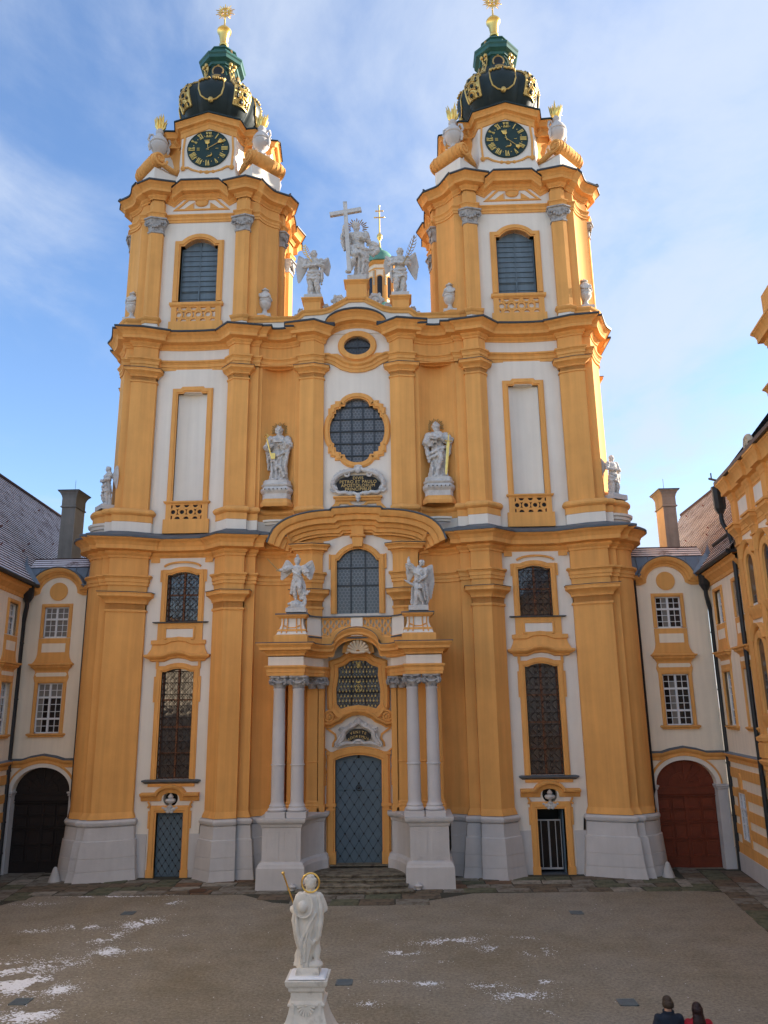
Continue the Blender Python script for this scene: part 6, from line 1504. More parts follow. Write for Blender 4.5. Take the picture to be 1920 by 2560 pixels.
def chimney(x0, x1, y0, y1, zb, zt, ma, mb_, lab, left_side):
    T = thing('chimney', lab, 'chimney', ((x0 + x1) / 2, (y0 + y1) / 2, 0), 0, 'chimneys behind the link buildings'); w, dp = (x1 - x0) / 2, (y1 - y0) / 2
    m = MB(); m.box(-w, w, -dp, dp, zb, zt - .95); s1 = m.build('stack', ma, T, smooth=False)
    m = MB(); 
    if left_side: m.box(-w - .012, -w, -dp, dp, zb, zt - .95); m.build('plastered_side', mb_, s1, smooth=False)  # one side face takes a second, paler render colour: left if set, otherwise right
    else: m.box(w, w + .012, -dp, dp, zb, zt - .95); m.build('plastered_side', mb_, s1, smooth=False)
    m = MB(); rc = [(-w, -dp), (w, -dp), (w, dp), (-w, dp)]; m.sweep(rc, [(0, zt - .97), (.07, zt - .93), (.07, zt - .88), (.02, zt - .84), (.02, zt - .40), (.06, zt - .25), (.14, zt - .10), (.20, zt - .06), (.20, zt - .02), (.0, zt)], closed=True); m.build('chimney_head', ma, T, smooth=False)
    m = MB(); m.sweep(rc, [(.20, zt - .015), (.23, zt - .01), (.23, zt + .03), (-.3, zt + .06)], closed=True, top=True); m.tube([(0, 0, zt), (0, 0, zt + .8)], .012, 4); m.build('chimney_cover', MET, T, smooth=False)
chimney(-16.75, -16.0, 5.0, 6.25, 12, 19.0, CHI, mat('pale_grey_render', (.42, .40, .37), .92, .12, 2, .3, 14, streak=.1), 'dark grey rendered chimney with flared head, left of the church', False)
chimney(16.30, 16.98, 5.0, 6.2, 12, 18.35, CHI, CHO, 'ochre sided chimney with flared grey head, right of the church', True)

def pavilion():
    d = DR; ang = atan2(d.y, d.x); o = Vector((16.6, .95)) + d * 5.5
    T = thing('corner_pavilion', 'taller ochre pavilion with heavy eaves and arched windows at the right edge', 'building', (o.x, o.y, 0), ang)
    # local x runs towards the viewer along the wall, -y out into the court
    pj = -.06
    m = MB(); m.box(.45, 36, pj, 9, -.05, 15.0); m.build('wall', CRE, T, smooth=False)
    def pil(x, w, pr=.16, z0=5.0, z1=14.0):
        m = MB(); m.box(x, x + w, pj - pr, pj + .05, z0, z1); P_ = m.build('pilaster', OCH, T, smooth=False)
        m = MB(); q = [(x, pj + .05), (x, pj - pr), (x + w, pj - pr), (x + w, pj + .05)]; m.sweep(q, [(.10, z0), (.10, z0 + .5), (.06, z0 + .55), (.14, z0 + .62), (.14, z0 + .74), (.04, z0 + .80), (0, z0 + .86)]); m.build('pilaster_base', OCH, P_)
        m = MB(); m.sweep(q, at([(0, 0), (.05, .02), (.05, .10), (0, .12), (.03, .4), (.16, .62), (.20, .66), (.20, .78), (.26, .80), (.26, .88), (0, .9)], z1 - .9)); m.build('capital', OCH, P_)
    for x in (.5, 2.6, 4.5): pil(x, .5, .12)
    m = MB(); m.box(.5, 30, pj - .05, pj + .02, .76, 4.5); m.box(.5, 1.05, pj - .12, pj, .0, 4.6); m.build('rusticated_base', OCH, T, smooth=False)
    m = MB()
    for z in (1.2, 1.95, 2.7, 3.45): m.box(1.1, 30, pj - .065, pj, z, z + .36)
    m.build('cream_band', CRE, T, smooth=False)
    m = MB(); m.box(.48, 30, pj - .10, pj, -.05, .76); m.build('grey_plinth', GRY, T, smooth=False)
    m = MB(); m.sweep([(.5, .2), (.5, pj - .12), (30, pj - .12)], [(0, 4.5), (.04, 4.55), (.04, 4.7), (.12, 4.80), (.15, 4.88), (0, 5.0)]); m.build('string_course', OCH, T)
    for a in (1.85, 3.85, 5.85):
        for z0, zs, hw in ((6.6, 9.0, .42), (10.6, 12.2, .42)):
            o_ = archtop(a - hw, a + hw, z0, zs, hw * .9, 13)
            m = MB(); m.prism(o_, pj - .03, pj + .02); w_ = m.build('window', PWH, T, smooth=False)
            m = MB(); m.prism([(a + (x - a) * .88, zs + (z - zs) * .94) for x, z in o_], pj - .045, pj - .03); m.build('pane', GLW, w_, smooth=False)
            m = MB(); m.sweepz(o_[1:] + o_[:1], [(0, 0), (0, .12), (.10, .14), (.22, .14), (.28, .10), (.28, 0)], pj); m.sweepz([(a + (hw + .26) * cos(t), zs + .12 + (hw + .25) * sin(t)) for t in [.25 + (pi - .5) * i / 12 for i in range(13)]], [(0, 0), (0, .14), (.06, .20), (.14, .24), (.16, 0)], pj); m.build('window_surround', OCH, T)
            m = MB(); m.sweep([(a - .68, pj + .02), (a - .68, pj - .05), (a + .68, pj - .05), (a + .68, pj + .02)], [(0, z0 - .5), (.05, z0 - .3), (.14, z0 - .12), (.14, z0 - .04), (0, z0)]); m.build('sill', OCH, T)
    en = []
    for x in (.5, 2.6, 4.5): en += [(x, pj - .0), (x, pj - .13), (x + .5, pj - .13), (x + .5, pj)]
    en = [(.5, 3.0)] + en + [(30, pj)]
    m = MB(); m.sweep(en, at(prof(.55, .12, ARCH), 13.45)); m.build('architrave', OCH, T)
    m = MB(); m.sweep(en, [(.01, 13.95), (.01, 15.1)]); m.build('frieze', OCH, T, smooth=False)
    for x in (1.1, 3.2, 5.1):
        m = MB(); m.box(x, x + 1.3, pj - .03, pj, 14.1, 14.85); m.build('frieze_field', WHI, T, smooth=False)
    m = MB(); m.sweep(en, at(prof(.95, .42, CORN), 14.95)); m.build('eaves_cornice', OCH, T)
    m = MB(); m.sweep([(.5, 3.0), (.5, pj - .02), (30, pj - .02)], [(0, 16.1), (.40, 15.86), (.54, 15.86), (.54, 16.0), (.42, 16.02), (-4, 20.5)]); m.build('gutter_and_roof', MET, T, smooth=False)
    for x in (2.9,):
        m = MB(); m.tube([(x + a, pj + .1, b_) for a, b_ in spiral(0, 16.65, .34, .06, 1.6, 0, 20, 1)], .12, 7); m.box(x - .45, x + .45, pj - .1, pj + .3, 16.1, 16.35); m.build('eaves_scroll', CHO, T)
    # dormer gable standing on the eaves further along
    m = MB(); xs = 6.4
    m.box(xs, xs + 3, pj + .1, 4, 16.2, 21.0); D_ = m.build('dormer', OCH, T, smooth=False)
    m = MB(); m.sweep([(xs, 3), (xs, pj + .1), (xs + .6, pj + .1), (xs + .6, pj + .2), (xs + 3, pj + .2)], at(prof(.5, .3, CORN), 17.1)); m.sweep([(xs, 3), (xs, pj + .1), (xs + 3, pj + .1)], at(prof(.8, .4, CORN), 19.0)); m.build('dormer_cornice', OCH, D_)
    # hopper and rain pipe in front of the corner
    m = MB(); hx, hy = -.45, pj - .30
    m.lathe([(.12, 14.75), (.22, 14.95), (.24, 15.0), (.26, 15.75), (.29, 15.92)], (hx, hy, 0), 8, ph=pi / 8)
    m.tube([(hx, hy, 14.8), (hx, hy, 14.5), (hx + .05, hy + .04, 14.25), (hx + .25, hy + .16, 13.85), (hx + .30, hy + .20, 13.5), (hx + .30, hy + .22, 12.8), (hx + .30, hy + .22, 3), (hx + .30, hy + .22, .0)], .09, 10); m.build('rain_pipe', PIP, T)
    m = MB(); m.tube([(hx + .6, hy - .2, 16.05), (hx + .2, hy - .35, 16.25)], .05, 6); m.tube([(hx + .35, hy - .30, 16.2), (hx + .35, hy - .30, 16.45)], .03, 5); m.build('water_spout', MET, T)
pavilion()
# ------------------------------------------------------------------ carved figures
def sculpt(name, m, mt, parent, voxel, amp=0.0, nscale=8.0, relax=1):
    me = m.mesh('raw', None, smooth=False, recalc=True)
    o = bpy.data.objects.new('raw', me); COL.objects.link(o)
    md = o.modifiers.new('r', 'REMESH'); md.mode = 'VOXEL'; md.voxel_size = voxel; md.adaptivity = 0
    if relax: sm = o.modifiers.new('s', 'SMOOTH'); sm.iterations = relax; sm.factor = .5
    dg = bpy.context.evaluated_depsgraph_get(); r = bpy.data.meshes.new_from_object(o.evaluated_get(dg))
    bpy.data.objects.remove(o); bpy.data.meshes.remove(me)
    r.name = name
    if amp:
        r.update(); ns = [v.normal.copy() for v in r.vertices]
        for v, n in zip(r.vertices, ns): v.co += n * amp * noise.noise(v.co * nscale)
    r.shade_smooth(); r.materials.clear(); r.materials.append(mt)
    return link(name, r, parent)
def loft(m, rings, seg=36, k=9, tw=.0):
    """closed robe : rings (z, cx, cy, rx, ry, fold)"""
    vs = []
    for i, (z, cx_, cy_, rx, ry, fo) in enumerate(rings):
        for j in range(seg):
            a = 2 * pi * j / seg; ph = tw * z
            f = 1 + 1.35 * fo * (sin(k * a + ph) * .6 + sin((k + 4) * a - ph * 1.7 + 1.3) * .4)
            vs.append((cx_ + rx * f * cos(a), cy_ + ry * f * sin(a), z))
    fs = [(i * seg + j, i * seg + (j + 1) % seg, (i + 1) * seg + (j + 1) % seg, (i + 1) * seg + j) for i in range(len(rings) - 1) for j in range(seg)]
    fs.append(tuple(range(seg - 1, -1, -1))); fs.append(tuple((len(rings) - 1) * seg + j for j in range(seg)))
    m.add(vs, fs)
def interp(rings, n):
    o = []
    for i in range(len(rings) - 1):
        p0, p1, p2, p3 = rings[max(i - 1, 0)], rings[i], rings[i + 1], rings[min(i + 2, len(rings) - 1)]
        for q in range(n):
            t = q / n; o.append(tuple(.5 * (2 * p1[c] + (p2[c] - p0[c]) * t + (2 * p0[c] - 5 * p1[c] + 4 * p2[c] - p3[c]) * t * t + (3 * p1[c] - p0[c] - 3 * p2[c] + p3[c]) * t ** 3) for c in range(len(p1))))
    return o + [rings[-1]]
def head_on(m, c, s, turn=0.0, tilt=0.0, beard=0.0, hair=1.0, nod=0.0):
    """head about 2s tall with brow, nose, mouth, ears, hair; looks along -y"""
    R_ = Matrix.Rotation(turn, 3, 'Z') @ Matrix.Rotation(tilt, 3, 'Y') @ Matrix.Rotation(nod, 3, 'X')
    def P(x, y, z): return Vector(c) + R_ @ Vector((x * s, y * s, z * s))
    def B(x, y, z, a, b_=None, d=None): m.ball(P(x, y, z), a * s, (a if b_ is None else b_) * s, (a if d is None else d) * s, 14, 10, R_)
    B(0, .08, .18, .72, .80, .80); B(0, -.10, -.30, .56, .62, .62)               # skull, jaw
    m.tube([P(0, -.62, .16), P(0, -.86, -.22), P(0, -.70, -.30)], [.10 * s, .15 * s, .10 * s], 6)   # nose
    m.tube([P(-.46, -.58, .22), P(0, -.70, .26), P(.46, -.58, .22)], .11 * s, 6)                      # brow
    m.tube([P(-.22, -.66, -.50), P(0, -.72, -.50), P(.22, -.66, -.50)], .07 * s, 6); B(0, -.56, -.78, .20, .18, .16)
    for q in (-1, 1): B(q * .70, .05, -.05, .10, .18, .24); B(q * .30, -.56, -.20, .20, .16, .18)
    if beard:
        B(0, -.48, -.88, .46, .40, .50 * beard); B(0, -.50, -1.25, .30, .28, .50 * beard)
        for q in (-1, 1): B(q * .26, -.42, -1.02, .22, .22, .40 * beard)
    if hair:
        for i in range(11):
            a = pi * (i / 10) - 0; B(.74 * cos(a), .12 + .62 * sin(a), .30 - .06 * (i % 2), .30, .28, .46 * hair)
        for i in range(7):
            a = pi * i / 6; B(.58 * cos(a), .25 + .62 * sin(a), -.40 * hair, .26, .24, .42)
        for i in range(6): a = 2 * pi * i / 6; B(.40 * cos(a), .12 + .44 * sin(a), .78, .30, .30, .26)
def hand_on(m, c, d, s, n=(0, -1, 0)):
    d = Vector(d).normalized(); n = Vector(n); b_ = d.cross(n).normalized() if abs(d.dot(n)) < .95 else d.cross(Vector((1, 0, 0))).normalized(); n = b_.cross(d)
    c = Vector(c); R_ = Matrix((d, b_, n)).transposed()
    m.ball(c + d * .35 * s, .50 * s, .40 * s, .22 * s, 10, 8, R_)
    for i, (o, l) in enumerate(((-.30, .62), (-.10, .74), (.10, .70), (.29, .54))):
        p = c + d * .72 * s + b_ * o * s; m.tube([p, p + d * l * .55 * s + n * .04 * s, p + d * l * .95 * s + n * .22 * s], [.12 * s, .11 * s, .085 * s], 6)
    p = c + d * .15 * s - b_ * .34 * s; m.tube([p, p - b_ * .22 * s + d * .28 * s, p - b_ * .20 * s + d * .55 * s + n * .1 * s], [.13 * s, .12 * s, .09 * s], 6)
def arm_on(m, S_, E_, H_, r, sleeve=None):
    m.tube([S_, Vector(S_).lerp(Vector(E_), .5), E_, Vector(E_).lerp(Vector(H_), .5), H_], [r * 1.25, r * 1.15, r, r * .95, r * .68], 10)
    m.ball(S_, r * 1.35); m.ball(E_, r * 1.02)
    if sleeve:
        t = sleeve; p = Vector(S_); q = Vector(E_).lerp(Vector(H_), t); m.tube([p, Vector(E_), q, q + Vector((0, 0, -r * 1.5))], [r * 1.5, r * 1.7, r * 1.9, r * .9], 10)
def leg_on(m, hp, kn, an, toe, r):
    m.tube([hp, Vector(hp).lerp(Vector(kn), .45), kn, Vector(kn).lerp(Vector(an), .35), an], [r * 1.35, r * 1.25, r * .85, r * .92, r * .52], 12)
    m.ball(kn, r * .88); m.tube([an, Vector(an).lerp(Vector(toe), .5), toe], [r * .55, r * .5, r * .36], 8)
def wing_on(name, parent, H, root, tip, low, n=10, mt=None):
    """wing : bowed leading edge from root to tip, long layered feathers hanging to the low point"""
    m = MB(); root, tip, low = Vector(root) * H, Vector(tip) * H, Vector(low) * H
    mid = root.lerp(tip, .55) + Vector((0, .02 * H, .05 * H))
    def edge(t): return root * (1 - t) ** 2 + mid * 2 * t * (1 - t) + tip * t * t
    m.tube([edge(i / 8) for i in range(9)], [.034 * H, .036 * H, .036 * H, .034 * H, .03 * H, .03 * H, .026 * H, .022 * H, .014 * H], 8)
    for layer, (f, w, off) in enumerate(((1.0, .026, .0), (.56, .027, -.018), (.29, .026, -.034))):
        for i in range(n):
            t = .08 + .90 * i / (n - 1); s = edge(t); e = low.lerp(tip, max(0, (t - .55)) * .35) + (s - root) * (.10 + .35 * t)
            e = s.lerp(e, f * (.72 + .28 * sin(pi * (.25 + .7 * t)))); o = Vector((0, off * H, 0)); b_ = s.lerp(e, .5) + (tip - low).normalized() * .0
            m.tube([s + o, s.lerp(e, .33) + o * 1.2, s.lerp(e, .7) + o * 1.1, e + o * .6], [w * H * .6, w * H * .85, w * H * .75, w * H * .3], 6, .62, up=(tip - root).normalized())
    return m.build(name, mt or STA, parent)
def rays(name, parent, c, r0, r1, n, a0, a1, w, mt, y=.05):
    m = MB()
    for i in range(n):
        a = a0 + (a1 - a0) * i / (n - 1); d = Vector((cos(a), 0, sin(a))); l = r1 if i % 2 == 0 else r0 + (r1 - r0) * .72; p = Vector(c) + Vector((0, y, 0))
        m.tube([p + d * r0, p + d * (r0 + (l - r0) * .7), p + d * l], [w * .7, w, w * .15], 5)
    return m.build(name, mt, parent)
def drape(m, pts, r, seg=8): m.tube(pts, r, seg, .75)
ROBE = [(0.0, 0, .01, .150, .115, .10), (.04, 0, .01, .150, .115, .11), (.14, .004, .006, .138, .108, .12), (.26, .010, -.004, .130, .104, .11), (.38, .016, -.010, .128, .102, .08), (.47, .016, -.006, .128, .098, .06), (.55, .008, .0, .116, .088, .06), (.62, .002, .004, .108, .082, .05), (.70, 0, .004, .122, .088, .04), (.765, 0, .006, .138, .084, .03), (.805, 0, .01, .118, .072, .02), (.835, 0, .012, .060, .052, 0), (.875, 0, .008, .040, .042, 0)]
def robed(m, H, rings=ROBE, k=9, tw=5.0): loft(m, [(z * H, x * H, y * H, a * H, b_ * H, f) for z, x, y, a, b_, f in interp(rings, 3)], 44, k, tw / H)
def V(H, *p): return Vector(p) * H

def st_thing(lab, x, y, z, rz=0.0, group=None): return thing('statue', lab, 'statue', (x, y, z), rz, group)
def block(parent, w, d, h, mt=None, z0=0.0):
    m = MB(); m.sweep([(-w, -d), (w, -d), (w, d), (-w, d)], [(0, z0), (0, z0 + h * .9), (-.03, z0 + h)], closed=True, top=True); m.build('statue_block', mt or STA, parent)

def saint_peter():
    T = st_thing('grey stone saint with a golden key and short beard in the left niche', -3.92, .30, 17.80); H = 2.95
    m = MB(); robed(m, H)
    arm_on(m, V(H, -.145, .0, .77), V(H, -.20, -.02, .60), V(H, -.10, -.14, .60), .044 * H, .5); hand_on(m, V(H, -.10, -.15, .60), (.6, -.5, .2), .045 * H)
    arm_on(m, V(H, .145, .0, .77), V(H, .19, -.04, .62), V(H, .03, -.15, .635), .044 * H, .5); hand_on(m, V(H, .04, -.15, .635), (-1, -.1, .1), .045 * H)
    head_on(m, V(H, .0, -.01, .925), .072 * H, .25, .05, .55, .8)
    for pts, r in (([(-.13, -.06, .78), (-.05, -.12, .70), (.06, -.12, .60), (.13, -.06, .50)], [.02, .03, .03, .02]), ([(.14, -.02, .76), (.17, -.05, .60), (.15, -.08, .45), (.13, -.08, .25), (.14, -.03, .08)], [.03, .045, .045, .04, .03]), ([(-.15, -.06, .50), (-.02, -.13, .44), (.10, -.11, .50), (.16, -.02, .58)], [.03, .035, .035, .03]), ([(-.14, -.04, .46), (-.06, -.13, .36), (.06, -.12, .22), (.12, -.09, .08)], [.03, .03, .03, .025]), ([(-.10, -.10, .36), (-.08, -.12, .18), (-.09, -.11, .02)], [.022, .028, .03]), ([(-.15, .02, .74), (-.19, .0, .56), (-.17, -.02, .40), (-.16, .0, .22)], [.025, .04, .04, .02]), ([(.02, -.13, .40), (-.02, -.13, .22), (.0, -.12, .03)], [.02, .028, .03])): drape(m, [V(H, *p) for p in pts], [a * H for a in r])
    m.ball(V(H, -.05, -.12, .015), .05 * H, .07 * H, .025 * H); m.ball(V(H, .07, -.11, .015), .05 * H, .07 * H, .025 * H)
    sculpt('robed_figure', m, STA, T, H / 165, .015 * H, 9 / H * 3)
    m = MB(); m.box(-.04 * H, .08 * H, -.20 * H, -.10 * H, .655 * H, .675 * H); m.build('open_book', STA, T, smooth=False)
    k = MB(); p0 = V(H, -.175, -.17, .72); p1 = V(H, -.085, -.16, .37); k.tube([p0, p1], .013 * H, 6); d = (p0 - p1).normalized()
    k.tube([p0 + d * .02 * H + Vector((.035 * H * cos(a), 0, .035 * H * sin(a) + .03 * H)) for a in [2 * pi * i / 4 for i in range(5)]], .012 * H, 5)
    k.box(p1.x - .01 * H, p1.x + .055 * H, p1.y - .012 * H, p1.y + .012 * H, p1.z, p1.z + .10 * H); k.build('golden_key', GOL, T)
    rays('ray_halo', T, V(H, 0, .05, .945), .085 * H, .165 * H, 17, -.35, pi + .35, .010 * H, GOD)
    niche_plinth(-3.92, T)
def niche_plinth(x, T):
    m = MB(); y = .05
    q = [(x - .70, .7), (x - .72, y - .12), (x - .55, y - .42), (x + .55, y - .42), (x + .72, y - .12), (x + .70, .7)]
    m.sweep(q, [(-.04, 16.82), (-.04, 17.10), (.02, 17.16), (.06, 17.22), (.06, 17.34), (.0, 17.40), (-.06, 17.46), (.0, 17.50), (.02, 17.54), (.02, 17.58), (-.05, 17.62), (-.06, 17.78), (-.5, 17.80)], cap=True); P_ = part('niche_plinth', m, STA)
    m = MB(); m.sweep(q, [(.04, 16.44), (.08, 16.52), (.08, 16.62), (.0, 16.74), (-.03, 16.84)]); m.build('plinth_foot', OCH, P_)
    m = MB()
    for k in range(6):
        xx = x - .50 + k * .2; m.ball((xx, y - .50, 17.28), .055, .05, .06, 8, 6)
    m.build('plinth_bosses', STA, P_)
    m = MB()
    for k in range(6):
        xx = x - .50 + k * .2; m.ball((xx, y - .545, 17.28), .028, .02, .032, 6, 5)
    m.build('plinth_holes', BLA, P_)
def saint_paul():
    T = st_thing('grey stone saint with long beard, open book and golden sword in the right niche', 3.95, .30, 17.80); H = 2.98
    m = MB(); robed(m, H, k=8)
    arm_on(m, V(H, -.145, .0, .76), V(H, -.185, -.05, .61), V(H, -.06, -.15, .60), .044 * H, .6); hand_on(m, V(H, -.07, -.15, .60), (1, -.1, .1), .045 * H)
    arm_on(m, V(H, .145, .0, .76), V(H, .205, -.03, .66), V(H, .175, -.14, .635), .044 * H, .3); hand_on(m, V(H, .175, -.15, .64), (.1, -.3, -1), .045 * H)
    head_on(m, V(H, -.02, -.02, .915), .072 * H, -.35, -.12, 1.2, .5, .15)
    for pts, r in (([(-.13, -.04, .78), (-.03, -.12, .72), (.08, -.12, .66), (.15, -.05, .60)], [.025, .03, .03, .02]), ([(.15, .0, .76), (.21, -.01, .60), (.19, -.03, .45), (.15, -.04, .38)], [.03, .045, .045, .03]), ([(-.16, -.02, .72), (-.18, -.04, .55), (-.15, -.08, .38), (-.13, -.06, .28)], [.03, .045, .05, .035]), ([(-.15, -.07, .42), (-.02, -.14, .46), (.10, -.11, .52), (.17, -.03, .55)], [.035, .035, .035, .03]), ([(-.13, -.09, .34), (.0, -.14, .40), (.10, -.12, .46)], [.03, .03, .02]), ([(.03, -.14, .42), (.05, -.16, .30), (.0, -.14, .15), (-.03, -.12, .02)], [.05, .055, .05, .045]), ([(.11, -.08, .40), (.13, -.07, .22), (.14, -.05, .03)], [.025, .03, .03]), ([(-.10, -.10, .28), (-.09, -.11, .14), (-.10, -.10, .02)], [.02, .03, .03])): drape(m, [V(H, *p) for p in pts], [a * H for a in r])
    m.ball(V(H, -.04, -.13, .015), .05 * H, .07 * H, .025 * H); m.ball(V(H, .06, -.12, .015), .05 * H, .07 * H, .025 * H)
    sculpt('robed_figure', m, STA, T, H / 165, .015 * H, 9 / H * 3)
    m = MB(); R_ = Matrix.Rotation(radians(25), 3, 'X'); m.obox(V(H, -.095, -.19, .665), .055 * H, .05 * H, .008 * H, R_ @ Matrix.Rotation(.25, 3, 'Y')); m.obox(V(H, .005, -.19, .665), .055 * H, .05 * H, .008 * H, R_ @ Matrix.Rotation(-.25, 3, 'Y')); m.build('open_book', STA, T, smooth=False)
    k = MB(); a = V(H, .185, -.17, .73); b_ = V(H, .12, -.20, .02); R_ = Matrix((Vector((1, 0, 0)), Vector((0, 1, 0)), Vector((0, 0, 1))))
    g = a.lerp(b_, .18); k.tube([g, g.lerp(b_, .92), b_], [.024 * H, .020 * H, .004 * H], 6, .35, up=(1, 0, 0)); k.tube([a, g], .012 * H, 6); k.tube([g + V(H, -.055, 0, .005), g + V(H, .055, 0, -.005)], .011 * H, 6); k.ball(a, .02 * H); k.build('golden_sword', GOL, T)
    rays('ray_halo', T, V(H, -.02, .05, .935), .085 * H, .165 * H, 17, -.2, pi + .5, .010 * H, GOD)
    niche_plinth(3.95, T)
def christ():
    T = st_thing('grey stone figure of Christ leaning on a tall cross above the middle gable', .03, .32, 28.62); H = 3.62
    block(T, .50, .38, .34); b = .34 / H; H2 = H - .34
    def P(x, y, z): return Vector((x * H2, y * H2, .34 + z * H2))
    m = MB(); rings = [(.0, .06, .03, .11, .09, .12), (.10, .06, .03, .11, .09, .12), (.25, .07, .02, .115, .095, .11), (.38, .06, .0, .125, .10, .09), (.48, .045, -.01, .122, .098, .08), (.54, .035, 0, .115, .088, .07), (.57, .03, .0, .098, .074, .02), (.64, .025, .0, .096, .070, .0), (.72, .02, .0, .118, .080, .0), (.78, .02, .005, .132, .078, .0), (.815, .01, .01, .10, .062, .0), (.845, .0, .01, .046, .046, 0), (.88, -.01, .0, .04, .042, 0)]
    loft(m, [(.34 + z * H2, x * H2, y * H2, a * H2, c_ * H2, f) for z, x, y, a, c_, f in interp(rings, 3)], 44, 9, 5 / H2)
    leg_on(m, P(-.04, -.02, .47), P(-.03, -.15, .33), P(-.13, -.08, .06), P(-.16, -.16, .02), .062 * H2)
    arm_on(m, P(-.10, .0, .78), P(-.22, .02, .80), P(-.19, -.05, .965), .042 * H2); hand_on(m, P(-.19, -.05, .965), (.2, -.1, 1), .05 * H2); drape(m, [P(-.20, .02, .90), P(-.235, .03, .78), P(-.225, .03, .62), P(-.20, .03, .52)], [.03 * H2, .055 * H2, .05 * H2, .03 * H2])
    arm_on(m, P(.145, .0, .78), P(.185, -.03, .645), P(.05, -.13, .66), .044 * H2); hand_on(m, P(.05, -.13, .66), (-1, -.1, .1), .045 * H2)
    head_on(m, P(-.02, -.03, .925), .072 * H2, -.35, -.12, .5, 1.0, .2)
    for pts, r in (([(.16, .02, .60), (.25, .0, .62), (.32, .0, .56), (.33, .0, .48), (.26, .0, .42), (.17, .0, .46)], [.03, .06, .06, .06, .055, .03]), ([(.20, .02, .52), (.26, .0, .52), (.28, 0, .50)], [.05, .06, .05]), ([(-.09, -.07, .54), (.03, -.12, .50), (.13, -.08, .47), (.18, .0, .50)], [.03, .04, .04, .03]), ([(-.08, -.09, .50), (.0, -.12, .42), (.10, -.10, .35), (.14, -.05, .28)], [.03, .035, .04, .03]), ([(-.09, -.07, .55), (-.11, -.08, .44), (-.08, -.12, .38)], [.03, .035, .03]), ([(.10, -.09, .40), (.10, -.08, .22), (.09, -.07, .02)], [.025, .03, .03]), ([(.02, -.10, .40), (.04, -.08, .22), (.02, -.06, .02)], [.025, .03, .03]), ([(-.10, .02, .76), (-.11, .04, .60), (-.10, .05, .48)], [.04, .04, .03])): drape(m, [P(*p) for p in pts], [a * H2 for a in r])
    leg_on(m, P(.08, .0, .40), P(.07, -.03, .25), P(.06, .0, .05), P(.07, -.09, .02), .06 * H2)
    sculpt('draped_figure', m, STA, T, H / 175, .014 * H, 8 / H * 3)
    c = MB(); p0 = P(-.115, -.16, .01); p1 = P(-.195, -.02, 1.385); up = (p1 - p0).normalized(); xr = Vector((.985, 0, .12)); yr = up.cross(xr).normalized() * -1; xr = yr.cross(up).normalized() * -1
    if xr.x < 0: xr = -xr
    Mx = Matrix((xr, yr, up)).transposed(); c.obox((p0 + p1) / 2, .105, .095, (p1 - p0).length / 2, Mx)
    q = p0.lerp(p1, .855); Xb = Matrix.Rotation(radians(-5.5), 3, 'Y') @ Mx; c.obox(q, .86, .088, .12, Xb); c.build('stone_cross', STA, T, smooth=False)
    rays('ray_halo', T, P(-.01, .05, .945), .10 * H2, .205 * H2, 17, -.35, pi + .30, .011 * H2, GOD)
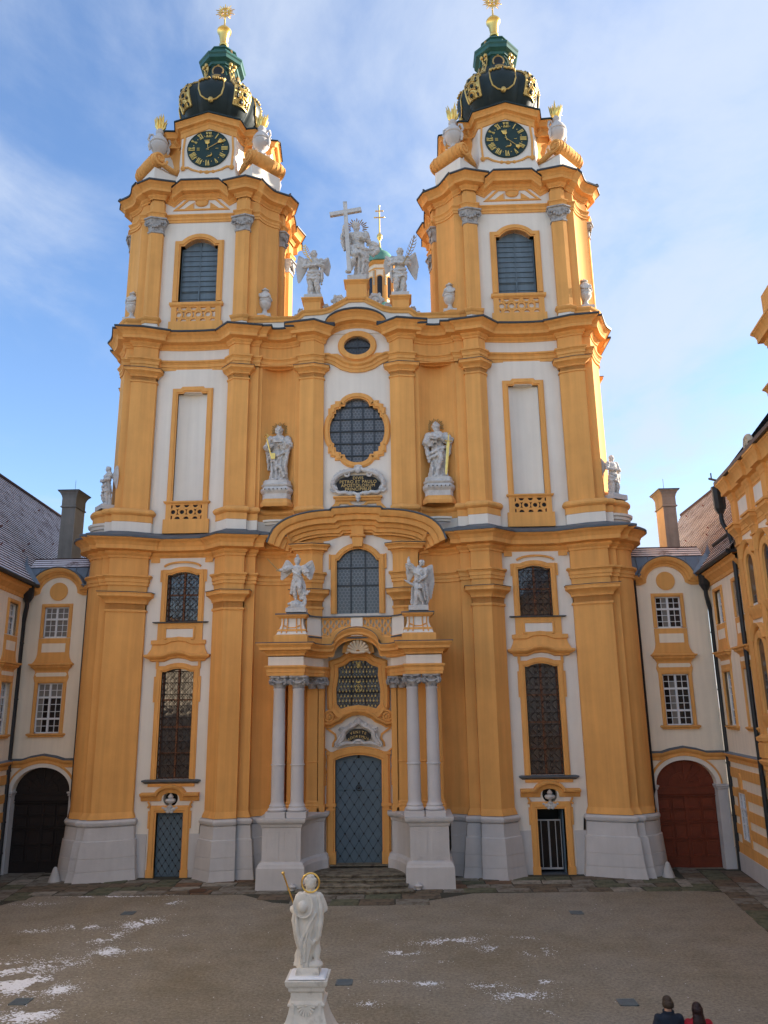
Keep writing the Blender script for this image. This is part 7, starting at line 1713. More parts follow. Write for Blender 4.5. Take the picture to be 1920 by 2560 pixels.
def angel(lab, x, y, z, H, flip, rz, palm, group=None, headturn=.3):
    """half draped angel, one palm frond in the crossed arms"""
    T = st_thing(lab, x, y, z, rz, group); block(T, .46, .36, .26); f = flip
    def P(a, b_, c): return Vector((f * a * H, b_ * H, .26 + c * H))
    m = MB(); rings = [(.30, .0, .02, .118, .09, .10), (.36, .0, .01, .125, .098, .11), (.44, .0, .0, .125, .098, .09), (.50, 0, .0, .118, .09, .07), (.56, .0, 0, .102, .078, .03), (.64, 0, 0, .100, .074, .0), (.72, 0, 0, .122, .082, .0), (.78, 0, .005, .135, .078, .0), (.815, 0, .01, .10, .062, .0), (.845, .0, .01, .046, .046, 0), (.88, .0, .0, .04, .042, 0)]
    loft(m, [(.26 + c * H, f * a * H, b_ * H, u * H, v * H, w) for c, a, b_, u, v, w in interp(rings, 3)], 40, 9, 5 / H)
    leg_on(m, P(-.055, .0, .42), P(-.06, -.07, .27), P(-.10, .02, .05), P(-.12, -.06, .02), .062 * H); leg_on(m, P(.06, .0, .42), P(.055, -.03, .26), P(.04, .0, .05), P(.03, -.09, .02), .062 * H)
    loft(m, [(.26 + c * H, f * a * H, b_ * H, u * H, v * H, w) for c, a, b_, u, v, w in interp([(0, .0, .06, .14, .05, .15), (.15, .0, .06, .12, .05, .15), (.34, .0, .05, .11, .05, .1), (.44, 0, .04, .09, .05, .1)], 3)], 30, 8, 3)
    arm_on(m, P(-.14, 0, .775), P(-.19, -.03, .635), P(-.05, -.14, .635), .043 * H); hand_on(m, P(-.05, -.14, .635), (f, -.1, .1), .045 * H)
    arm_on(m, P(.14, 0, .775), P(.19, -.04, .64), P(-.02, -.15, .60), .043 * H); hand_on(m, P(-.02, -.15, .60), (-f, -.1, .1), .045 * H)
    head_on(m, P(.0, -.01, .925), .072 * H, headturn * f, .05, 0, 1.0, -.1)
    for pts, r in (([(-.13, -.05, .52), (.0, -.12, .47), (.12, -.06, .52)], [.03, .035, .03]), ([(-.12, -.07, .46), (.02, -.11, .40), (.13, -.04, .46)], [.03, .03, .03]), ([(-.14, -.02, .70), (-.16, -.03, .54), (-.17, -.02, .40), (-.15, -.01, .26)], [.025, .04, .04, .02]), ([(-.10, -.06, .36), (-.02, -.11, .33), (.06, -.10, .36), (.12, -.05, .34)], [.03, .03, .03, .03])): drape(m, [P(*p) for p in pts], [a * H for a in r])
    sculpt('draped_figure', m, STA, T, H / 165, .014 * H, 8 / H * 3)
    wl_ = lambda l: tuple(((f * a), b_, c + .26 / H) for a, b_, c in l)
    wing_on('wing', T, H, *wl_([(.10, .09, .72), (.30, .12, .96), (.30, .12, .36)])); wing_on('wing', T, H, *wl_([(-.10, .09, .72), (-.26, .12, .90), (-.26, .12, .50)]))
    if palm:
        k = MB(); p0, p1 = P(*palm[0]), P(*palm[1]); bw = Vector((f * .03 * H, 0, .0)); 
        ax = [p0.lerp(p1, i / 9) + bw * sin(pi * i / 9) for i in range(10)]; k.tube(ax, .010 * H, 5)
        sd_ = (p1 - p0).normalized().cross(Vector((0, 1, 0)))
        for i in range(3, 10):
            l = .065 * H * sin(pi * (i - 1.5) / 8.8)
            for s_ in (-1, 1): k.tube([ax[i - 1], ax[i - 1] + sd_ * s_ * l * .8 + (p1 - p0) * .05, ax[i - 1] + sd_ * s_ * l + (p1 - p0) * .14], [.012 * H, .014 * H, .003 * H], 5, .4)
        k.build('gilded_palm', GOD if palm[2] else GOL, T)
    return T
def michael():
    T = st_thing('grey stone winged warrior with sword standing on a fallen devil, left of balcony', -2.58, -2.02, 11.12); H = 1.92; zb = .52
    block(T, .44, .34, .20)
    def P(a, b_, c): return Vector((a * H, b_ * H, zb + c * H))
    m = MB(); rings = [(.42, .0, .01, .125, .10, .12), (.47, .0, .0, .115, .092, .10), (.54, .0, 0, .10, .078, .04), (.62, 0, 0, .096, .074, .0), (.71, 0, 0, .122, .086, .0), (.78, 0, .005, .135, .08, .0), (.815, 0, .01, .10, .062, .0), (.845, .0, .01, .046, .046, 0), (.88, .0, .0, .04, .042, 0)]
    loft(m, [(zb + c * H, a * H, b_ * H, u * H, v * H, w) for c, a, b_, u, v, w in interp(rings, 3)], 40, 12, 2)
    leg_on(m, P(-.05, .0, .45), P(-.055, -.05, .26), P(-.02, .02, .03), P(-.03, -.07, .0), .062 * H); leg_on(m, P(.055, .0, .45), P(.07, -.10, .29), P(.10, .0, .08), P(.09, -.09, .04), .062 * H)
    arm_on(m, P(-.14, 0, .78), P(-.27, -.02, .745), P(-.40, -.06, .715), .045 * H, .15); hand_on(m, P(-.40, -.06, .715), (-1, -.1, .1), .05 * H)
    arm_on(m, P(.14, 0, .78), P(.21, -.03, .67), P(.28, -.08, .53), .045 * H, .15); hand_on(m, P(.28, -.08, .53), (.5, -.3, -1), .05 * H)
    head_on(m, P(.0, -.01, .925), .072 * H, .1, .0, 0, .6)
    m.ball(P(0, .01, .975), .078 * H, .085 * H, .06 * H); m.tube([P(0, .05, 1.0), P(0, .03, 1.07), P(0, -.03, 1.08)], [.03 * H, .035 * H, .012 * H], 7)
    for pts, r in (([(.08, .05, .60), (.15, .03, .40), (.17, .0, .18), (.14, -.02, .02)], [.03, .05, .06, .05]), ([(-.08, .05, .55), (-.12, .03, .35), (-.13, .02, .16)], [.03, .05, .04]), ([(-.12, -.05, .70), (.0, -.10, .62), (.10, -.06, .55)], [.02, .02, .02]), ([(.15, .0, .22), (.24, -.02, .16), (.30, -.02, .24)], [.04, .04, .02])): drape(m, [P(*p) for p in pts], [a * H for a in r])
    sculpt('armoured_figure', m, STA, T, H / 150, .015 * H, 9 / H * 3)
    d = MB()
    def Q(x, y, z): return Vector((x, y, z))
    d.tube([Q(.22, .02, .36), Q(.02, -.04, .44), Q(-.18, -.08, .38), Q(-.26, -.10, .34)], [.11, .14, .15, .10], 10); d.ball(Q(-.06, -.26, .30), .10, .11, .12); d.tube([Q(-.2, -.1, .42), Q(-.36, -.15, .38), Q(-.34, -.22, .22)], [.07, .06, .045], 8); d.tube([Q(-.1, -.14, .44), Q(.12, -.22, .34), Q(.02, -.28, .22)], [.07, .06, .04], 8); d.tube([Q(.22, .02, .36), Q(.38, -.06, .52), Q(.36, -.02, .74), Q(.30, .02, .92)], [.10, .09, .06, .04], 8); d.tube([Q(.2, -.02, .30), Q(.34, -.12, .26), Q(.42, -.1, .46)], [.09, .075, .05], 8)
    d.tube([Q(.34, .02, .86), Q(.46, .0, .98), Q(.58, .0, .92)], [.05, .06, .015], 7, .4); d.ball(Q(.0, 0, .26), .36, .26, .12)
    sculpt('fallen_devil', d, STA, T, .018, .014, 9)
    wing_on('wing', T, H, (-.07, .09, .73 + zb / H), (-.26, .12, .98 + zb / H), (-.38, .12, .50 + zb / H)); wing_on('wing', T, H, (.07, .09, .73 + zb / H), (.33, .12, .96 + zb / H), (.30, .12, .50 + zb / H))
    s_ = MB(); a = P(-.42, -.08, .70); b_ = P(-.70, -.10, 1.0); s_.tube([a, a.lerp(b_, .85), b_], [.014 * H, .012 * H, .002 * H], 5, .5); g = a.lerp(b_, .08); s_.tube([g + Vector((-.06, 0, -.06)), g + Vector((.06, 0, .06))], .012, 5); s_.tube([a, a + (a - b_) * .08], .02, 6); s_.build('bronze_sword', GOD, T)
def guardian():
    T = st_thing('grey stone guardian angel with raised arm leading a small child, right of the balcony', 2.79, -2.02, 11.12); H = 2.05; zb = .22
    block(T, .43, .34, .22)
    def P(a, b_, c): return Vector((a * H, b_ * H, zb + c * H))
    m = MB(); rr = [(z * H + zb, (x + .04 * (z)) * H, y * H, a * H * .92, b_ * H, f) for z, x, y, a, b_, f in interp(ROBE, 3)]; loft(m, rr, 44, 9, 5 / H)
    arm_on(m, P(-.08, 0, .79), P(-.18, -.04, .88), P(-.19, -.06, 1.0), .045 * H, .2); hand_on(m, P(-.19, -.06, 1.0), (0, -.1, 1), .05 * H); drape(m, [P(-.19, -.03, .98), P(-.23, -.02, .86), P(-.20, -.02, .70)], [.02 * H, .05 * H, .03 * H])
    arm_on(m, P(.17, 0, .77), P(.17, -.08, .63), P(.03, -.16, .53), .045 * H); hand_on(m, P(.03, -.16, .53), (-.6, -.2, -.6), .048 * H)
    head_on(m, P(.09, -.02, .925), .070 * H, -.5, .22, 0, .9, .15)
    for pts, r in (([(-.10, -.06, .74), (.04, -.12, .66), (.14, -.06, .56)], [.025, .03, .025]), ([(.16, -.02, .55), (.18, -.02, .35), (.20, .0, .14), (.18, .02, .02)], [.035, .05, .05, .045]), ([(-.10, -.09, .50), (.02, -.13, .42), (.12, -.10, .30), (.15, -.07, .10)], [.03, .035, .035, .03]), ([(-.12, -.04, .40), (-.13, -.04, .2), (-.14, -.03, .02)], [.03, .035, .04])): drape(m, [P(*p) for p in pts], [a * H for a in r])
    sculpt('robed_angel', m, STA, T, H / 155, .015 * H, 9 / H * 3)
    wing_on('wing', T, H, (.10, .09, .72 + zb / H), (.32, .12, .90 + zb / H), (.26, .12, .14 + zb / H)); wing_on('wing', T, H, (-.06, .09, .72 + zb / H), (-.20, .12, .92 + zb / H), (-.20, .12, .52 + zb / H))
    c = MB(); h = 1.18; ox, oy = -.04, -.34
    def Q(a, b_, z): return Vector((ox + a * h, oy + b_ * h, zb + z * h))
    loft(c, [(zb + z * h, ox + x * h, oy + y * h, a * h, b_ * h, f) for z, x, y, a, b_, f in interp([(.36, .02, .0, .12, .10, .1), (.45, .01, 0, .115, .095, .08), (.55, .0, 0, .10, .082, .03), (.66, -.01, 0, .11, .085, .02), (.74, -.02, 0, .115, .075, 0), (.79, -.02, 0, .06, .05, 0), (.83, -.02, 0, .04, .04, 0)], 3)], 32, 8, 4)
    leg_on(c, Q(-.04, 0, .40), Q(-.05, -.02, .24), Q(-.03, .0, .05), Q(-.05, -.08, .02), .065 * h); leg_on(c, Q(.06, 0, .40), Q(.12, .0, .25), Q(.19, .06, .08), Q(.20, .0, .02), .065 * h)
    arm_on(c, Q(-.12, 0, .73), Q(-.26, -.04, .80), Q(-.42, -.06, .90), .045 * h); hand_on(c, Q(-.42, -.06, .90), (-1, 0, .5), .055 * h); arm_on(c, Q(.10, 0, .73), Q(.16, -.04, .62), Q(.04, -.14, .60), .045 * h); hand_on(c, Q(.04, -.14, .60), (-1, 0, .3), .05 * h)
    head_on(c, Q(-.03, -.02, .915), .085 * h, -.3, .1, 0, .7, -.2); drape(c, [Q(-.10, -.06, .66), Q(.02, -.11, .54), Q(.12, -.05, .46)], [.02 * h, .03 * h, .03 * h])
    sculpt('child', c, STA, T, .014, .008, 10)
def coloman():
    T = st_thing('white weathered pilgrim saint seen from behind, with golden ring halo and long golden staff', .11, -18.50, 0.0)
    # pedestal
    m = MB(); q = [(-.335, -.30), (.335, -.30), (.335, .30), (-.335, .30)]
    m.sweep(q, [(.62, -.02), (.62, .30), (.50, .36), (.36, .50), (.20, .72), (.09, .95), (.02, 1.16), (.0, 1.26), (.035, 1.28), (.035, 1.31), (.0, 1.33), (-.02, 1.36), (-.02, 1.50), (.0, 1.52), (.02, 1.54), (.03, 1.60), (.06, 1.63), (.08, 1.66), (.09, 1.73), (-.05, 1.745)], closed=True, top=True); P_ = m.build('pedestal', STW, T)
    m = MB()
    for x in (-.27, .27): m.sweepz([(x, 1.34), (x * 1.02, 1.14), (x * 1.15, .90), (x * 1.5, .60), (x * 1.9, .40)], [(-.03, -.05), (-.03, .03), (.03, .03), (.03, -.05)], -.31 if True else 0); 
    m.v = [(x, y - max(0, (1.16 - z)) ** 1.6 * .62 if z < 1.16 else y, z) for x, y, z in m.v]; m.build('pedestal_rib', STW, P_)
    m = MB(); c = Vector((.0, -.335, 1.30))
    for k in range(9): a = pi + pi * (k + .5) / 9; d = Vector((cos(a), 0, sin(a) * 1.15)); m.tube([c + d * .03, c + d * .12, c + d * .18], [.012, .024, .030], 6)
    m.ball(c, .05, .03, .03); m.tube([c + Vector((-.16, 0, .0)), c + Vector((0, -.01, .03)), c + Vector((.16, 0, .0))], .02, 6); m.build('scallop_shell', STW, P_)
    m = MB(); m.sweep(q, [(.03, 1.748), (.04, 1.752), (.0, 1.775), (-.05, 1.782), (-.2, 1.785)], closed=True, top=True); m.build('snow_rim', SNO, P_)
    m = MB(); m.sweep([(-.24, -.20), (.24, -.20), (.24, .22), (-.24, .22)], [(0, 1.73), (0, 1.82), (-.02, 1.90), (-.03, 1.91)], closed=True, top=True); m.build('statue_block', STW, P_)
    zb = 1.88; H = 1.72
    # seen from behind : the figure faces +y
    def P(a, b_, c): return Vector((a * H, b_ * H, zb + c * H))
    m = MB(); rings = [(.0, -.05, .0, .085, .09, .08), (.10, -.05, .0, .09, .095, .10), (.22, -.03, -.01, .105, .10, .10), (.34, -.015, -.015, .125, .105, .09), (.46, -.005, -.02, .148, .115, .06), (.56, -.005, -.02, .160, .118, .05), (.66, -.005, -.015, .158, .112, .04), (.74, .0, -.01, .138, .100, .03), (.80, .005, -.005, .108, .085, .02), (.835, .01, .0, .070, .062, 0), (.875, .015, .0, .045, .046, 0)]
    loft(m, [(zb + c * H, a * H, b_ * H, u * H, v * H, w) for c, a, b_, u, v, w in interp(rings, 3)], 44, 7, 4)
    leg_on(m, P(.06, .0, .40), P(.085, .03, .24), P(.10, .0, .07), P(.12, .10, .045), .058 * H)
    for pts, r in (([(-.09, -.11, .78), (-.13, -.13, .60), (-.12, -.13, .42), (-.08, -.11, .24), (-.07, -.09, .06)], [.02, .03, .035, .03, .025]), ([(.12, -.08, .80), (.15, -.09, .66), (.16, -.07, .55), (.13, -.07, .36), (.10, -.05, .30)], [.02, .035, .04, .045, .03]), ([(.10, -.12, .62), (.02, -.14, .48), (-.06, -.12, .34), (-.09, -.10, .20)], [.014, .018, .02, .018]), ([(.06, -.12, .52), (.0, -.13, .40), (-.03, -.11, .26), (-.03, -.09, .08)], [.012, .02, .022, .022]), ([(-.155, -.06, .66), (-.17, -.05, .52), (-.14, -.06, .36), (-.12, -.05, .22)], [.025, .04, .035, .02]), ([(.02, -.12, .34), (.06, -.10, .28), (.10, -.06, .32)], [.02, .022, .02])): drape(m, [P(*p) for p in pts], [a * H for a in r])
    arm_on(m, P(-.105, .0, .775), P(-.150, .03, .62), P(-.19, .12, .60), .040 * H, .5); hand_on(m, P(-.19, .12, .60), (-.3, 1, .1), .045 * H); arm_on(m, P(.115, .0, .77), P(.165, .03, .62), P(.08, .14, .60), .038 * H, .5); hand_on(m, P(.08, .14, .62), (-1, .3, .1), .045 * H)
    n0 = len(m.v); head_on(m, Vector((0, 0, 0)), .074 * H, 0, 0, .6, .7)
    for i in range(13):
        a = pi * i / 12; q = .074 * H; ca, sa = cos(a), sin(a); wv = .10 * (-1) ** i
        m.tube([Vector((.25 * ca * q, (.2 + .2 * sa) * q, .95 * q)), Vector((.72 * ca * q, (.12 + .78 * sa) * q, .45 * q)), Vector(((.82 * ca + wv) * q, (.12 + .84 * sa) * q, -.05 * q)), Vector(((.74 * ca - wv) * q, (.12 + .80 * sa) * q, -.55 * q)), Vector(((.66 * ca + wv) * q, (.2 + .66 * sa) * q, -1.0 * q))], [.10 * q, .15 * q, .16 * q, .15 * q, .07 * q], 7)
    R_ = Matrix.Translation(P(.02, .0, .935)) @ Matrix.Rotation(pi - .25, 4, 'Z'); m.v[n0:] = [tuple(R_ @ Vector(v)) for v in m.v[n0:]]
    # pilgrim hat hanging on the back
    hc = P(-.05, -.15, .70); Rh = Matrix.Rotation(radians(8), 3, 'X')
    m.ball(hc, .118 * H, .022 * H, .135 * H, 24, 10, Rh); m.ball(hc + Vector((-.01, -.035, -.015)), .058 * H, .055 * H, .066 * H, 18, 10)
    m.tube([hc + Vector((.115 * H * cos(a), -.02, .132 * H * sin(a))) for a in [2 * pi * i / 20 for i in range(21)]], .012 * H, 6)
    m.ball(P(.08, .0, .035), .10 * H, .09 * H, .045 * H); m.ball(P(-.05, .02, .02), .11 * H, .10 * H, .04 * H)
    m.tube([P(-.13, .0, .02), P(-.135, .02, .12), P(-.11, .02, .22)], [.05 * H, .04 * H, .02 * H], 8)
    sculpt('cloaked_figure', m, STW, T, H / 150, .008 * H, 5)
    k = MB(); hc = P(.025, .0, .935); R0 = .106 * H; pts = [hc + Vector((R0 * cos(a), -.075 * H + .035 * H * sin(a) * 0, R0 * sin(a))) for a in [2 * pi * i / 36 for i in range(37)]]
    k.tube(pts, .019, 8); k.tube([hc + Vector((0, -.02, -.0)), hc + Vector((0, -.075 * H, -R0))], .008, 5); k.build('ring_halo', GOL, T)
    s_ = MB(); a = Vector((-.575, .14, 3.625)); b_ = P(-.19, .16, .60); e = b_ + (b_ - a) * 1.0; s_.tube([a, b_, e], .017, 8); s_.ball(a, .036); s_.lathe([(0, -.02), (.026, -.01), (.026, .01), (0, .02)], tuple(a.lerp(b_, .47)), 10); s_.ball(a.lerp(b_, .47), .026); s_.build('golden_staff', GOL, T)
saint_peter(); saint_paul(); christ()
angel('grey stone angel with a golden palm on the pedestal left of the cross', -2.27, .32, 27.66, 2.72, -1, 0, ((.02, -.17, .66), (.16, -.17, 1.03), 0), 'angels beside the cross', -.4)
angel('grey stone angel holding a long palm upward on the pedestal right of the cross', 2.28, .32, 27.66, 2.72, 1, 0, ((.06, -.16, .56), (.30, -.12, 1.20), 1), 'angels beside the cross', -.5)
angel('grey stone angel with folded wings on the left corner ledge beside the blue sky', -12.30, .05, 16.48, 2.02, 1, radians(-50), None, 'angels on the corner ledges', .1)
angel('grey stone angel with one wing spread on the right corner ledge', 12.36, .05, 16.48, 2.02, -1, radians(30), None, 'angels on the corner ledges', .1)
michael(); guardian(); coloman()

# ------------------------------------------------------------------ steps, lamps, drains
def steps():
    T = thing('stone_steps', 'worn stone steps climbing between the column pedestals to the main door', 'steps', (0, 0, 0))
    mt = [mat('step_stone', (.25, .22, .165), .85, .25, 2.5, .5, 8, col2=(.10, .082, .058), c2scale=3.0), mat('step_stone_dark', (.19, .165, .12), .85, .25, 2.5, .5, 8, col2=(.075, .062, .044), c2scale=3.0)]
    rd = random.Random(2)
    def course(z0, z1, yf, xw, n, back):
        xs = [-xw + 2 * xw * i / n + (rd.uniform(-.15, .15) if 0 < i < n else 0) for i in range(n + 1)]
        for i in range(n):
            a, b_ = xs[i] + .008, xs[i + 1] - .008; sk = .14
            ya = yf + (sk if i == 0 else 0); yb = yf + (sk if i == n - 1 else 0); r = .02
            m = MB(); pl = [(a, back), (a, ya), (b_, yb), (b_, back)]
            m.sweep(pl, [(-.02, z0), (-.02, z1 - .075), (.0, z1 - .06), (.02, z1 - .045), (.02, z1 - .015), (.005, z1), (-.3, z1 + .002)], cap=True, top=True); m.build('step_block', rd.choice(mt), T, smooth=False)
    course(.0, .125, -3.42, 2.30, 4, -2.9); course(.12, .25, -2.98, 2.12, 3, -2.5); course(.245, .375, -2.58, 2.02, 3, -2.1); course(.37, .47, -2.18, 1.98, 3, -.6); course(.465, .52, -.45, 1.5, 1, .25)
steps()
def lamp(x, lab):
    T = thing('ground_lamp', lab, 'lamp', (x, -2.72, .02), 0, 'floor lamps beside the steps')
    m = MB(); m.lathe([(.10, 0), (.10, .12), (.16, .14), (.17, .17), (.10, .20), (.06, .24), (.05, .28), (0, .285)], (0, 0, 0), 16); m.build('lamp_hood', GRY, T)
    m = MB(); m.lathe([(.12, -.02), (.12, .02)], (0, 0, 0), 14); m.build('lamp_foot', PIP, T)
lamp(-2.50, 'small mushroom shaped floor lamp at the left end of the steps'); lamp(2.52, 'small mushroom shaped floor lamp at the right end of the steps')
def drains():
    dm = mat('grating_steel', (.13, .16, .175), .6, .2, 5)
    for x, y, lab in ((7.96, -6.3, 'steel drain grate nearest the right side door'), (7.40, -14.8, 'steel drain grate beside the man in the blue jacket'), (-7.9, -5.95, 'steel drain grate far left near the snow streak'), (-7.55, -14.6, 'steel drain grate at the left edge between snow patches'), (.42, -13.3, 'steel drain grate just behind the pilgrim statue')):
        T = thing('drain_grate', lab, 'drain', (x, y, .004), 0, 'square drain grates in the gravel')
        m = MB(); m.box(-.22, .22, -.22, -.19, 0, .02); m.box(-.22, .22, .19, .22, 0, .02); m.box(-.22, -.19, -.22, .22, 0, .02); m.box(.19, .22, -.22, .22, 0, .02); m.box(-.2, .2, -.2, .2, 0, .004); m.build('grate_frame', dm, T, smooth=False)
        m = MB()
        for k in range(9): xx = -.17 + k * .0425; m.box(xx - .012, xx + .012, -.19, .19, .003, .016)
        m.build('grate_bars', dm, T, smooth=False)
    T = thing('manhole_cover', 'round rusty manhole cover in the flagstones left of the portal', 'manhole', (-6.29, -2.60, .03))
    m = MB(); m.lathe([(.36, -.02), (.36, .015), (.33, .022), (0, .022)], (0, 0, 0), 28); m.build('cover', mat('rusty_iron', (.10, .05, .025), .8, .3, 6), T)
    m = MB(); m.lathe([(.36, -.02), (.41, -.02), (.41, .012), (.36, .012)], (0, 0, 0), 28); m.build('rim', IRO, T)
drains()

# ------------------------------------------------------------------ thin left over snow
def snow():
    rd = random.Random(21); m = MB()
    def flake(x, y, s, z=.004):
        n = 6; a0 = rd.uniform(0, 6); h = min(.02, .006 + s * .05)
        st = rd.uniform(1.0, 1.7); an = rd.uniform(-.5, .9); ca, sa = cos(an), sin(an)
        vs = []
        for i in range(n):
            a = a0 + 2 * pi * i / n; r = s * rd.uniform(.55, 1.1); u, v = r * st * cos(a), r * sin(a) / st; vs.append((x + u * ca - v * sa, y + u * sa + v * ca, z))
        vs.append((x, y, z + h)); m.add(vs, [(i, (i + 1) % n, n) for i in range(n)])
    def patch(x, y, rx, ry, rot, n, smin, smax):
        for _ in range(n):
            u, v = rd.gauss(0, .45), rd.gauss(0, .45); ca, sa = cos(rot), sin(rot); px, py = x + u * rx * ca - v * ry * sa, y + u * rx * sa + v * ry * ca
            if noise.noise(Vector((px * 1.3, py * 1.3, 3))) < -.12: continue
            d = sqrt(u * u + v * v); flake(px, py, rd.uniform(smin, smax * .78) * max(.3, 1.1 - d))
    for a in ((-8.3, -13.3, 1.3, 1.3, .6, 1500, .02, .12), (-9.3, -12.2, 1.6, 1.2, .3, 700, .02, .12), (-6.95, -13.75, .55, .55, .2, 380, .02, .08), (-6.9, -15.5, 1.0, .9, .4, 800, .02, .09), (-8.0, -11.6, 1.4, .8, .3, 420, .015, .06), (-6.9, -10.5, .8, .7, .8, 420, .02, .08), (-7.5, -9.0, .6, 1.3, -.5, 260, .02, .08), (-7.0, -7.3, .75, 1.1, -.5, 520, .02, .09), (-8.8, -7.7, 1.1, .45, 0, 360, .015, .07), (-10.2, -8.2, .9, .4, 0, 120, .015, .06), (-6.9, -4.4, .7, .6, .3, 170, .02, .08), (-9.5, -3.35, 2.5, .16, 0, 220, .02, .08), (-6.0, -10.3, .8, .3, 0, 90, .01, .05), (-5.0, -8.8, .8, .3, .2, 40, .01, .04), (-7.2, -2.95, .7, .3, 0, 120, .02, .07), (-12.0, -4.5, 1.6, .5, 0, 90, .02, .06),
              (1.95, -10.75, .75, .32, .1, 240, .015, .075), (3.4, -9.6, 1.5, .55, .2, 420, .015, .075), (4.6, -10.4, .9, .5, 0, 160, .015, .06), (5.9, -10.7, .8, .7, .1, 150, .015, .06), (2.6, -13.4, .45, .25, 0, 150, .015, .065), (1.6, -13.2, .8, .2, 0, 60, .012, .05), (4.0, -13.6, 1.3, .35, 0, 160, .012, .055), (4.9, -14.3, 1.2, .5, .1, 380, .015, .065), (5.6, -13.3, .6, .25, 0, 110, .015, .06), (5.5, -15.2, .4, .5, 0, 90, .012, .05), (1.1, -14.8, .5, .3, 0, 70, .012, .05), (.8, -16.2, .5, .3, 0, 60, .012, .05), (5.6, -9.3, .9, .25, 0, 60, .012, .06), (2.8, -11.6, .8, .2, 0, 50, .012, .05)): patch(*a)
    for _ in range(260): flake(rd.uniform(-10, 10), rd.uniform(-16.5, -4.5), rd.uniform(.006, .022))
    tag(m.build('thin_snow', SNO, smooth=False), kind='stuff')
snow()

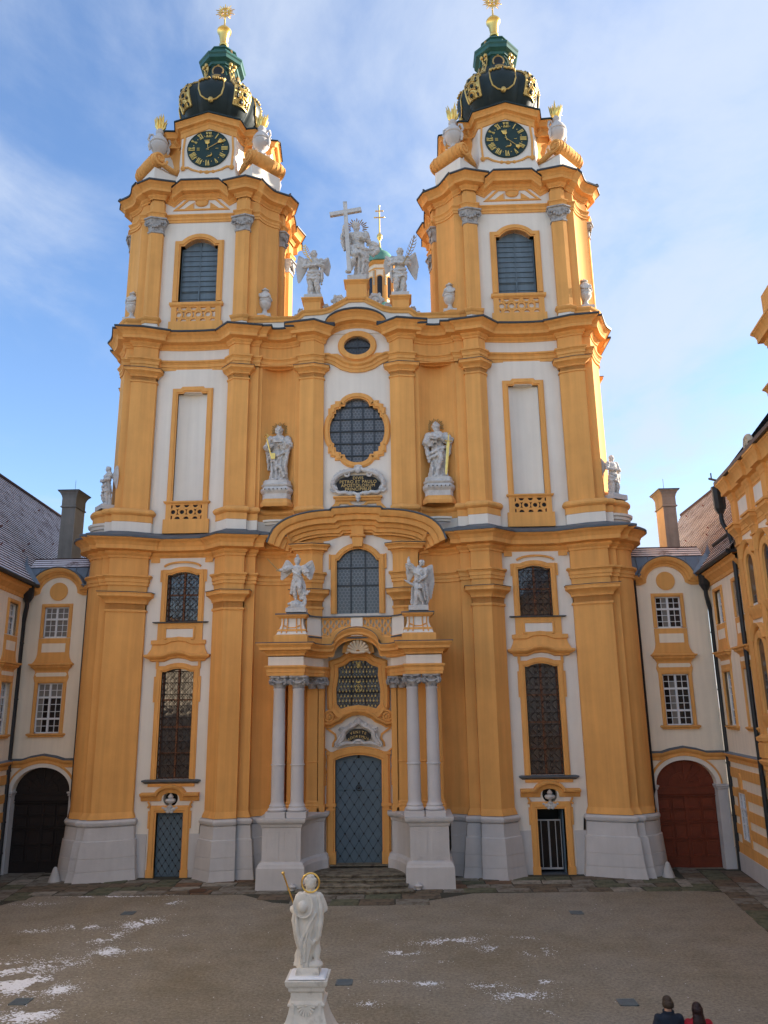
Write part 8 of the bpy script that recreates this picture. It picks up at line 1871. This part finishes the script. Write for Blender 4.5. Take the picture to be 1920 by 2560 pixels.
# ------------------------------------------------------------------ the two visitors
CL1 = mat('navy_cloth', (.010, .018, .035), .8, .2, 12, .2, 40); CL2 = mat('blue_cloth', (.008, .022, .24), .75, .15, 12, .2, 40); CL3 = mat('red_cloth', (.32, .008, .022), .75, .15, 10, .2, 40); HA1 = mat('brown_hair', (.040, .026, .017), .6, .3, 40); HA2 = mat('dark_auburn_hair', (.018, .005, .006), .5, .3, 40); SKN = mat('skin', (.55, .33, .24), .6, .05, 8); TRO = mat('dark_trousers', (.014, .015, .02), .85, .2, 10); SHO = mat('dark_shoes', (.012, .011, .010), .5, .1, 8)
def person(lab, x, y, rz, H, jacket, hairm, long_hair, band):
    T = thing('person', lab, 'person', (x, y, 0.005), rz, None)     # local -y is the way the person looks
    def P(a, b_, c): return Vector((a * H, b_ * H, c * H))
    m = MB(); loft(m, [(z * H, cx_ * H, cy_ * H, a * H, b_ * H, 0) for z, cx_, cy_, a, b_ in interp([(.46, 0, .0, .088, .062), (.52, 0, .0, .092, .068), (.60, 0, 0, .080, .058), (.70, 0, 0, .095, .062), (.77, 0, .0, .104, .062), (.81, 0, .005, .085, .052), (.835, 0, .005, .045, .04), (.86, 0, 0, .034, .036), (.90, 0, -.005, .033, .036)], 3)], 26)
    for s_ in (-1, 1):
        leg_on(m, P(s_ * .048, 0, .49), P(s_ * .05, -.012 * s_, .27), P(s_ * .05, .02 * s_, .045), P(s_ * .055, .02 * s_ - .075, .02), .046 * H)
        arm_on(m, P(s_ * .112, .0, .79), P(s_ * .145, .01, .62), P(s_ * .135, -.04, .475), .028 * H); hand_on(m, P(s_ * .135, -.045, .47), (0, -.15, -1), .040 * H, (s_, 0, 0))
    head_on(m, P(0, -.008, .928), .061 * H, 0, 0, 0, 0)
    sculpt('body', m, SKN, T, .011, 0, 1, 2)
    m = MB(); loft(m, [(z * H, cx_ * H, cy_ * H, a * H, b_ * H, f) for z, cx_, cy_, a, b_, f in interp([(.455, 0, .0, .108, .082, .03), (.52, 0, .0, .108, .082, .03), (.60, 0, 0, .104, .078, .03), (.70, 0, 0, .116, .082, .02), (.765, 0, .002, .122, .080, .01), (.80, 0, .006, .112, .072, .0), (.822, 0, .006, .085, .064, .0), (.83, 0, .008, .066, .056, .0), (.852, 0, .006, .052, .052, 0)], 3)], 36, 7, 2)
    for s_ in (-1, 1): m.ball(P(s_ * .105, .002, .784), .050 * H); m.tube([P(s_ * .105, .0, .79), P(s_ * .135, .005, .71), P(s_ * .150, .01, .62), P(s_ * .148, -.015, .55), P(s_ * .138, -.038, .485)], [.044 * H, .045 * H, .041 * H, .037 * H, .031 * H], 12)
    if band: m.tube([P(.052 * cos(a), .006 + .052 * sin(a), .855) for a in [2 * pi * i / 16 for i in range(17)]], .012 * H, 6)
    J = sculpt('jacket', m, jacket, T, .013, .006, 9, 1)
    if band:
        m = MB(); loft(m, [(z * H, 0, .0, a * H, b_ * H, f) for z, a, b_, f in ((.58, .1095, .0835, .02), (.62, .1095, .083, .02), (.67, .121, .091, .02), (.735, .131, .096, .012), (.742, .126, .091, .012))], 36, 7, 2); m.build('blue_panel', CL2, T)
    m = MB()
    for s_ in (-1, 1): m.tube([P(s_ * .048, 0, .50), P(s_ * .05, -.008 * s_, .38), P(s_ * .05, -.012 * s_, .27), P(s_ * .05, .006 * s_, .15), P(s_ * .05, .018 * s_, .05)], [.068 * H, .064 * H, .050 * H, .046 * H, .042 * H], 12)
    sculpt('trousers', m, TRO, T, .013, .004, 10, 1)
    for s_ in (-1, 1):
        m = MB(); m.ball(P(s_ * .054, .02 * s_ - .035, .022), .034 * H, .075 * H, .024 * H, 12, 8); m.box(s_ * .054 * H - .03 * H, s_ * .054 * H + .03 * H, (.02 * s_ - .10) * H, (.02 * s_ + .03) * H, -.001, .015); m.build('shoe', SHO, T)
    m = MB(); c = P(0, .004, .945)
    m.ball(c, .052 * H, .060 * H, .055 * H, 20, 14)
    for i in range(9): a = pi * i / 8; m.ball(c + Vector((.044 * H * cos(a), .012 * H + .046 * H * sin(a), -.022 * H)), .018 * H, .018 * H, .034 * H, 10, 8)
    if long_hair:
        loft(m, [(z * H, 0, cy_ * H, a * H, b_ * H, .04) for z, cy_, a, b_ in ((.78, .066, .070, .022), (.82, .060, .066, .028), (.85, .045, .062, .036), (.90, .022, .056, .046), (.95, .012, .050, .050))], 30, 8, 2)
    sculpt('hair', m, hairm, T, .008, .005, 30, 1)
    return T
person('person with short brown hair in navy jacket with bright blue band, from behind', 6.92, -19.78, pi, 1.75, CL1, HA1, False, True)
person('person with long dark auburn hair in a red coat, seen from behind', 7.43, -19.84, pi - .1, 1.665, CL3, HA2, True, False)

# ------------------------------------------------------------------ pieces that lie apart become objects of their own
def split_loose(names):
    for o in list(bpy.data.objects):
        if o.type != 'MESH' or o.name.split('.')[0] not in names or o.data.users > 1: continue
        me = o.data; n = len(me.vertices); par = list(range(n))
        def find(a):
            while par[a] != a: par[a] = par[par[a]]; a = par[a]
            return a
        for p in me.polygons:
            v = p.vertices; r = find(v[0])
            for q in v[1:]:
                s = find(q)
                if s != r: par[s] = r
        isl = {}
        for i in range(n): isl.setdefault(find(i), []).append(i)
        if len(isl) < 2: continue
        bb = []
        for k in isl.values():
            c = [me.vertices[i].co for i in k]; bb.append(([min(v[a] for v in c) for a in range(3)], [max(v[a] for v in c) for a in range(3)], set(k)))
        g = []                                         # islands that touch stay together
        for lo, hi, k in bb:
            hit = [x for x in g if all(lo[a] <= x[1][a] + .03 and hi[a] >= x[0][a] - .03 for a in range(3))]
            for x in hit: g.remove(x); lo = [min(lo[a], x[0][a]) for a in range(3)]; hi = [max(hi[a], x[1][a]) for a in range(3)]; k = k | x[2]
            g.append((lo, hi, k))
        if len(g) < 2: continue
        for lo, hi, k in g:
            idx = {v: i for i, v in enumerate(sorted(k))}
            m2 = bpy.data.meshes.new(me.name); m2.from_pydata([me.vertices[v].co[:] for v in sorted(k)], [], [tuple(idx[v] for v in p.vertices) for p in me.polygons if p.vertices[0] in k])
            m2.shade_smooth(); m2.set_sharp_from_angle(angle=radians(33)); m2.materials.append(me.materials[0])
            c = link(o.name.split('.')[0], m2, o.parent, o.location.copy(), o.rotation_euler.copy())
        kids = [c for c in bpy.data.objects if c.parent == o]
        if not kids: bpy.data.objects.remove(o)
split_loose({'ear', 'foot_block', 'hood_bracket', 'impost_block', 'scroll_ornament', 'hood_scroll', 'shelf_bracket', 'bracket', 'pilaster_base', 'plinth_bosses', 'plinth_holes', 'keystone', 'balustrade_rail', 'pedestal_fillet', 'lead_seam', 'lantern_cornice', 'dormer_cornice', 'window_surround', 'post', 'rusticated_base', 'cream_band', 'lobby', 'gate_rails', 'handle', 'scroll', 'pedestal_rib', 'chimney_cover', 'dial_frame', 'tympanum_relief', 'gilded_cross', 'portal_capital', 'lantern_surround'})
for o in bpy.data.objects:
    if o.name.split('.')[0] in ('iron_grille', 'iron_straps', 'iron_studs', 'snow_guards', 'gilded_ornament', 'grate_bars', 'tracery'): o['kind'] = 'stuff'
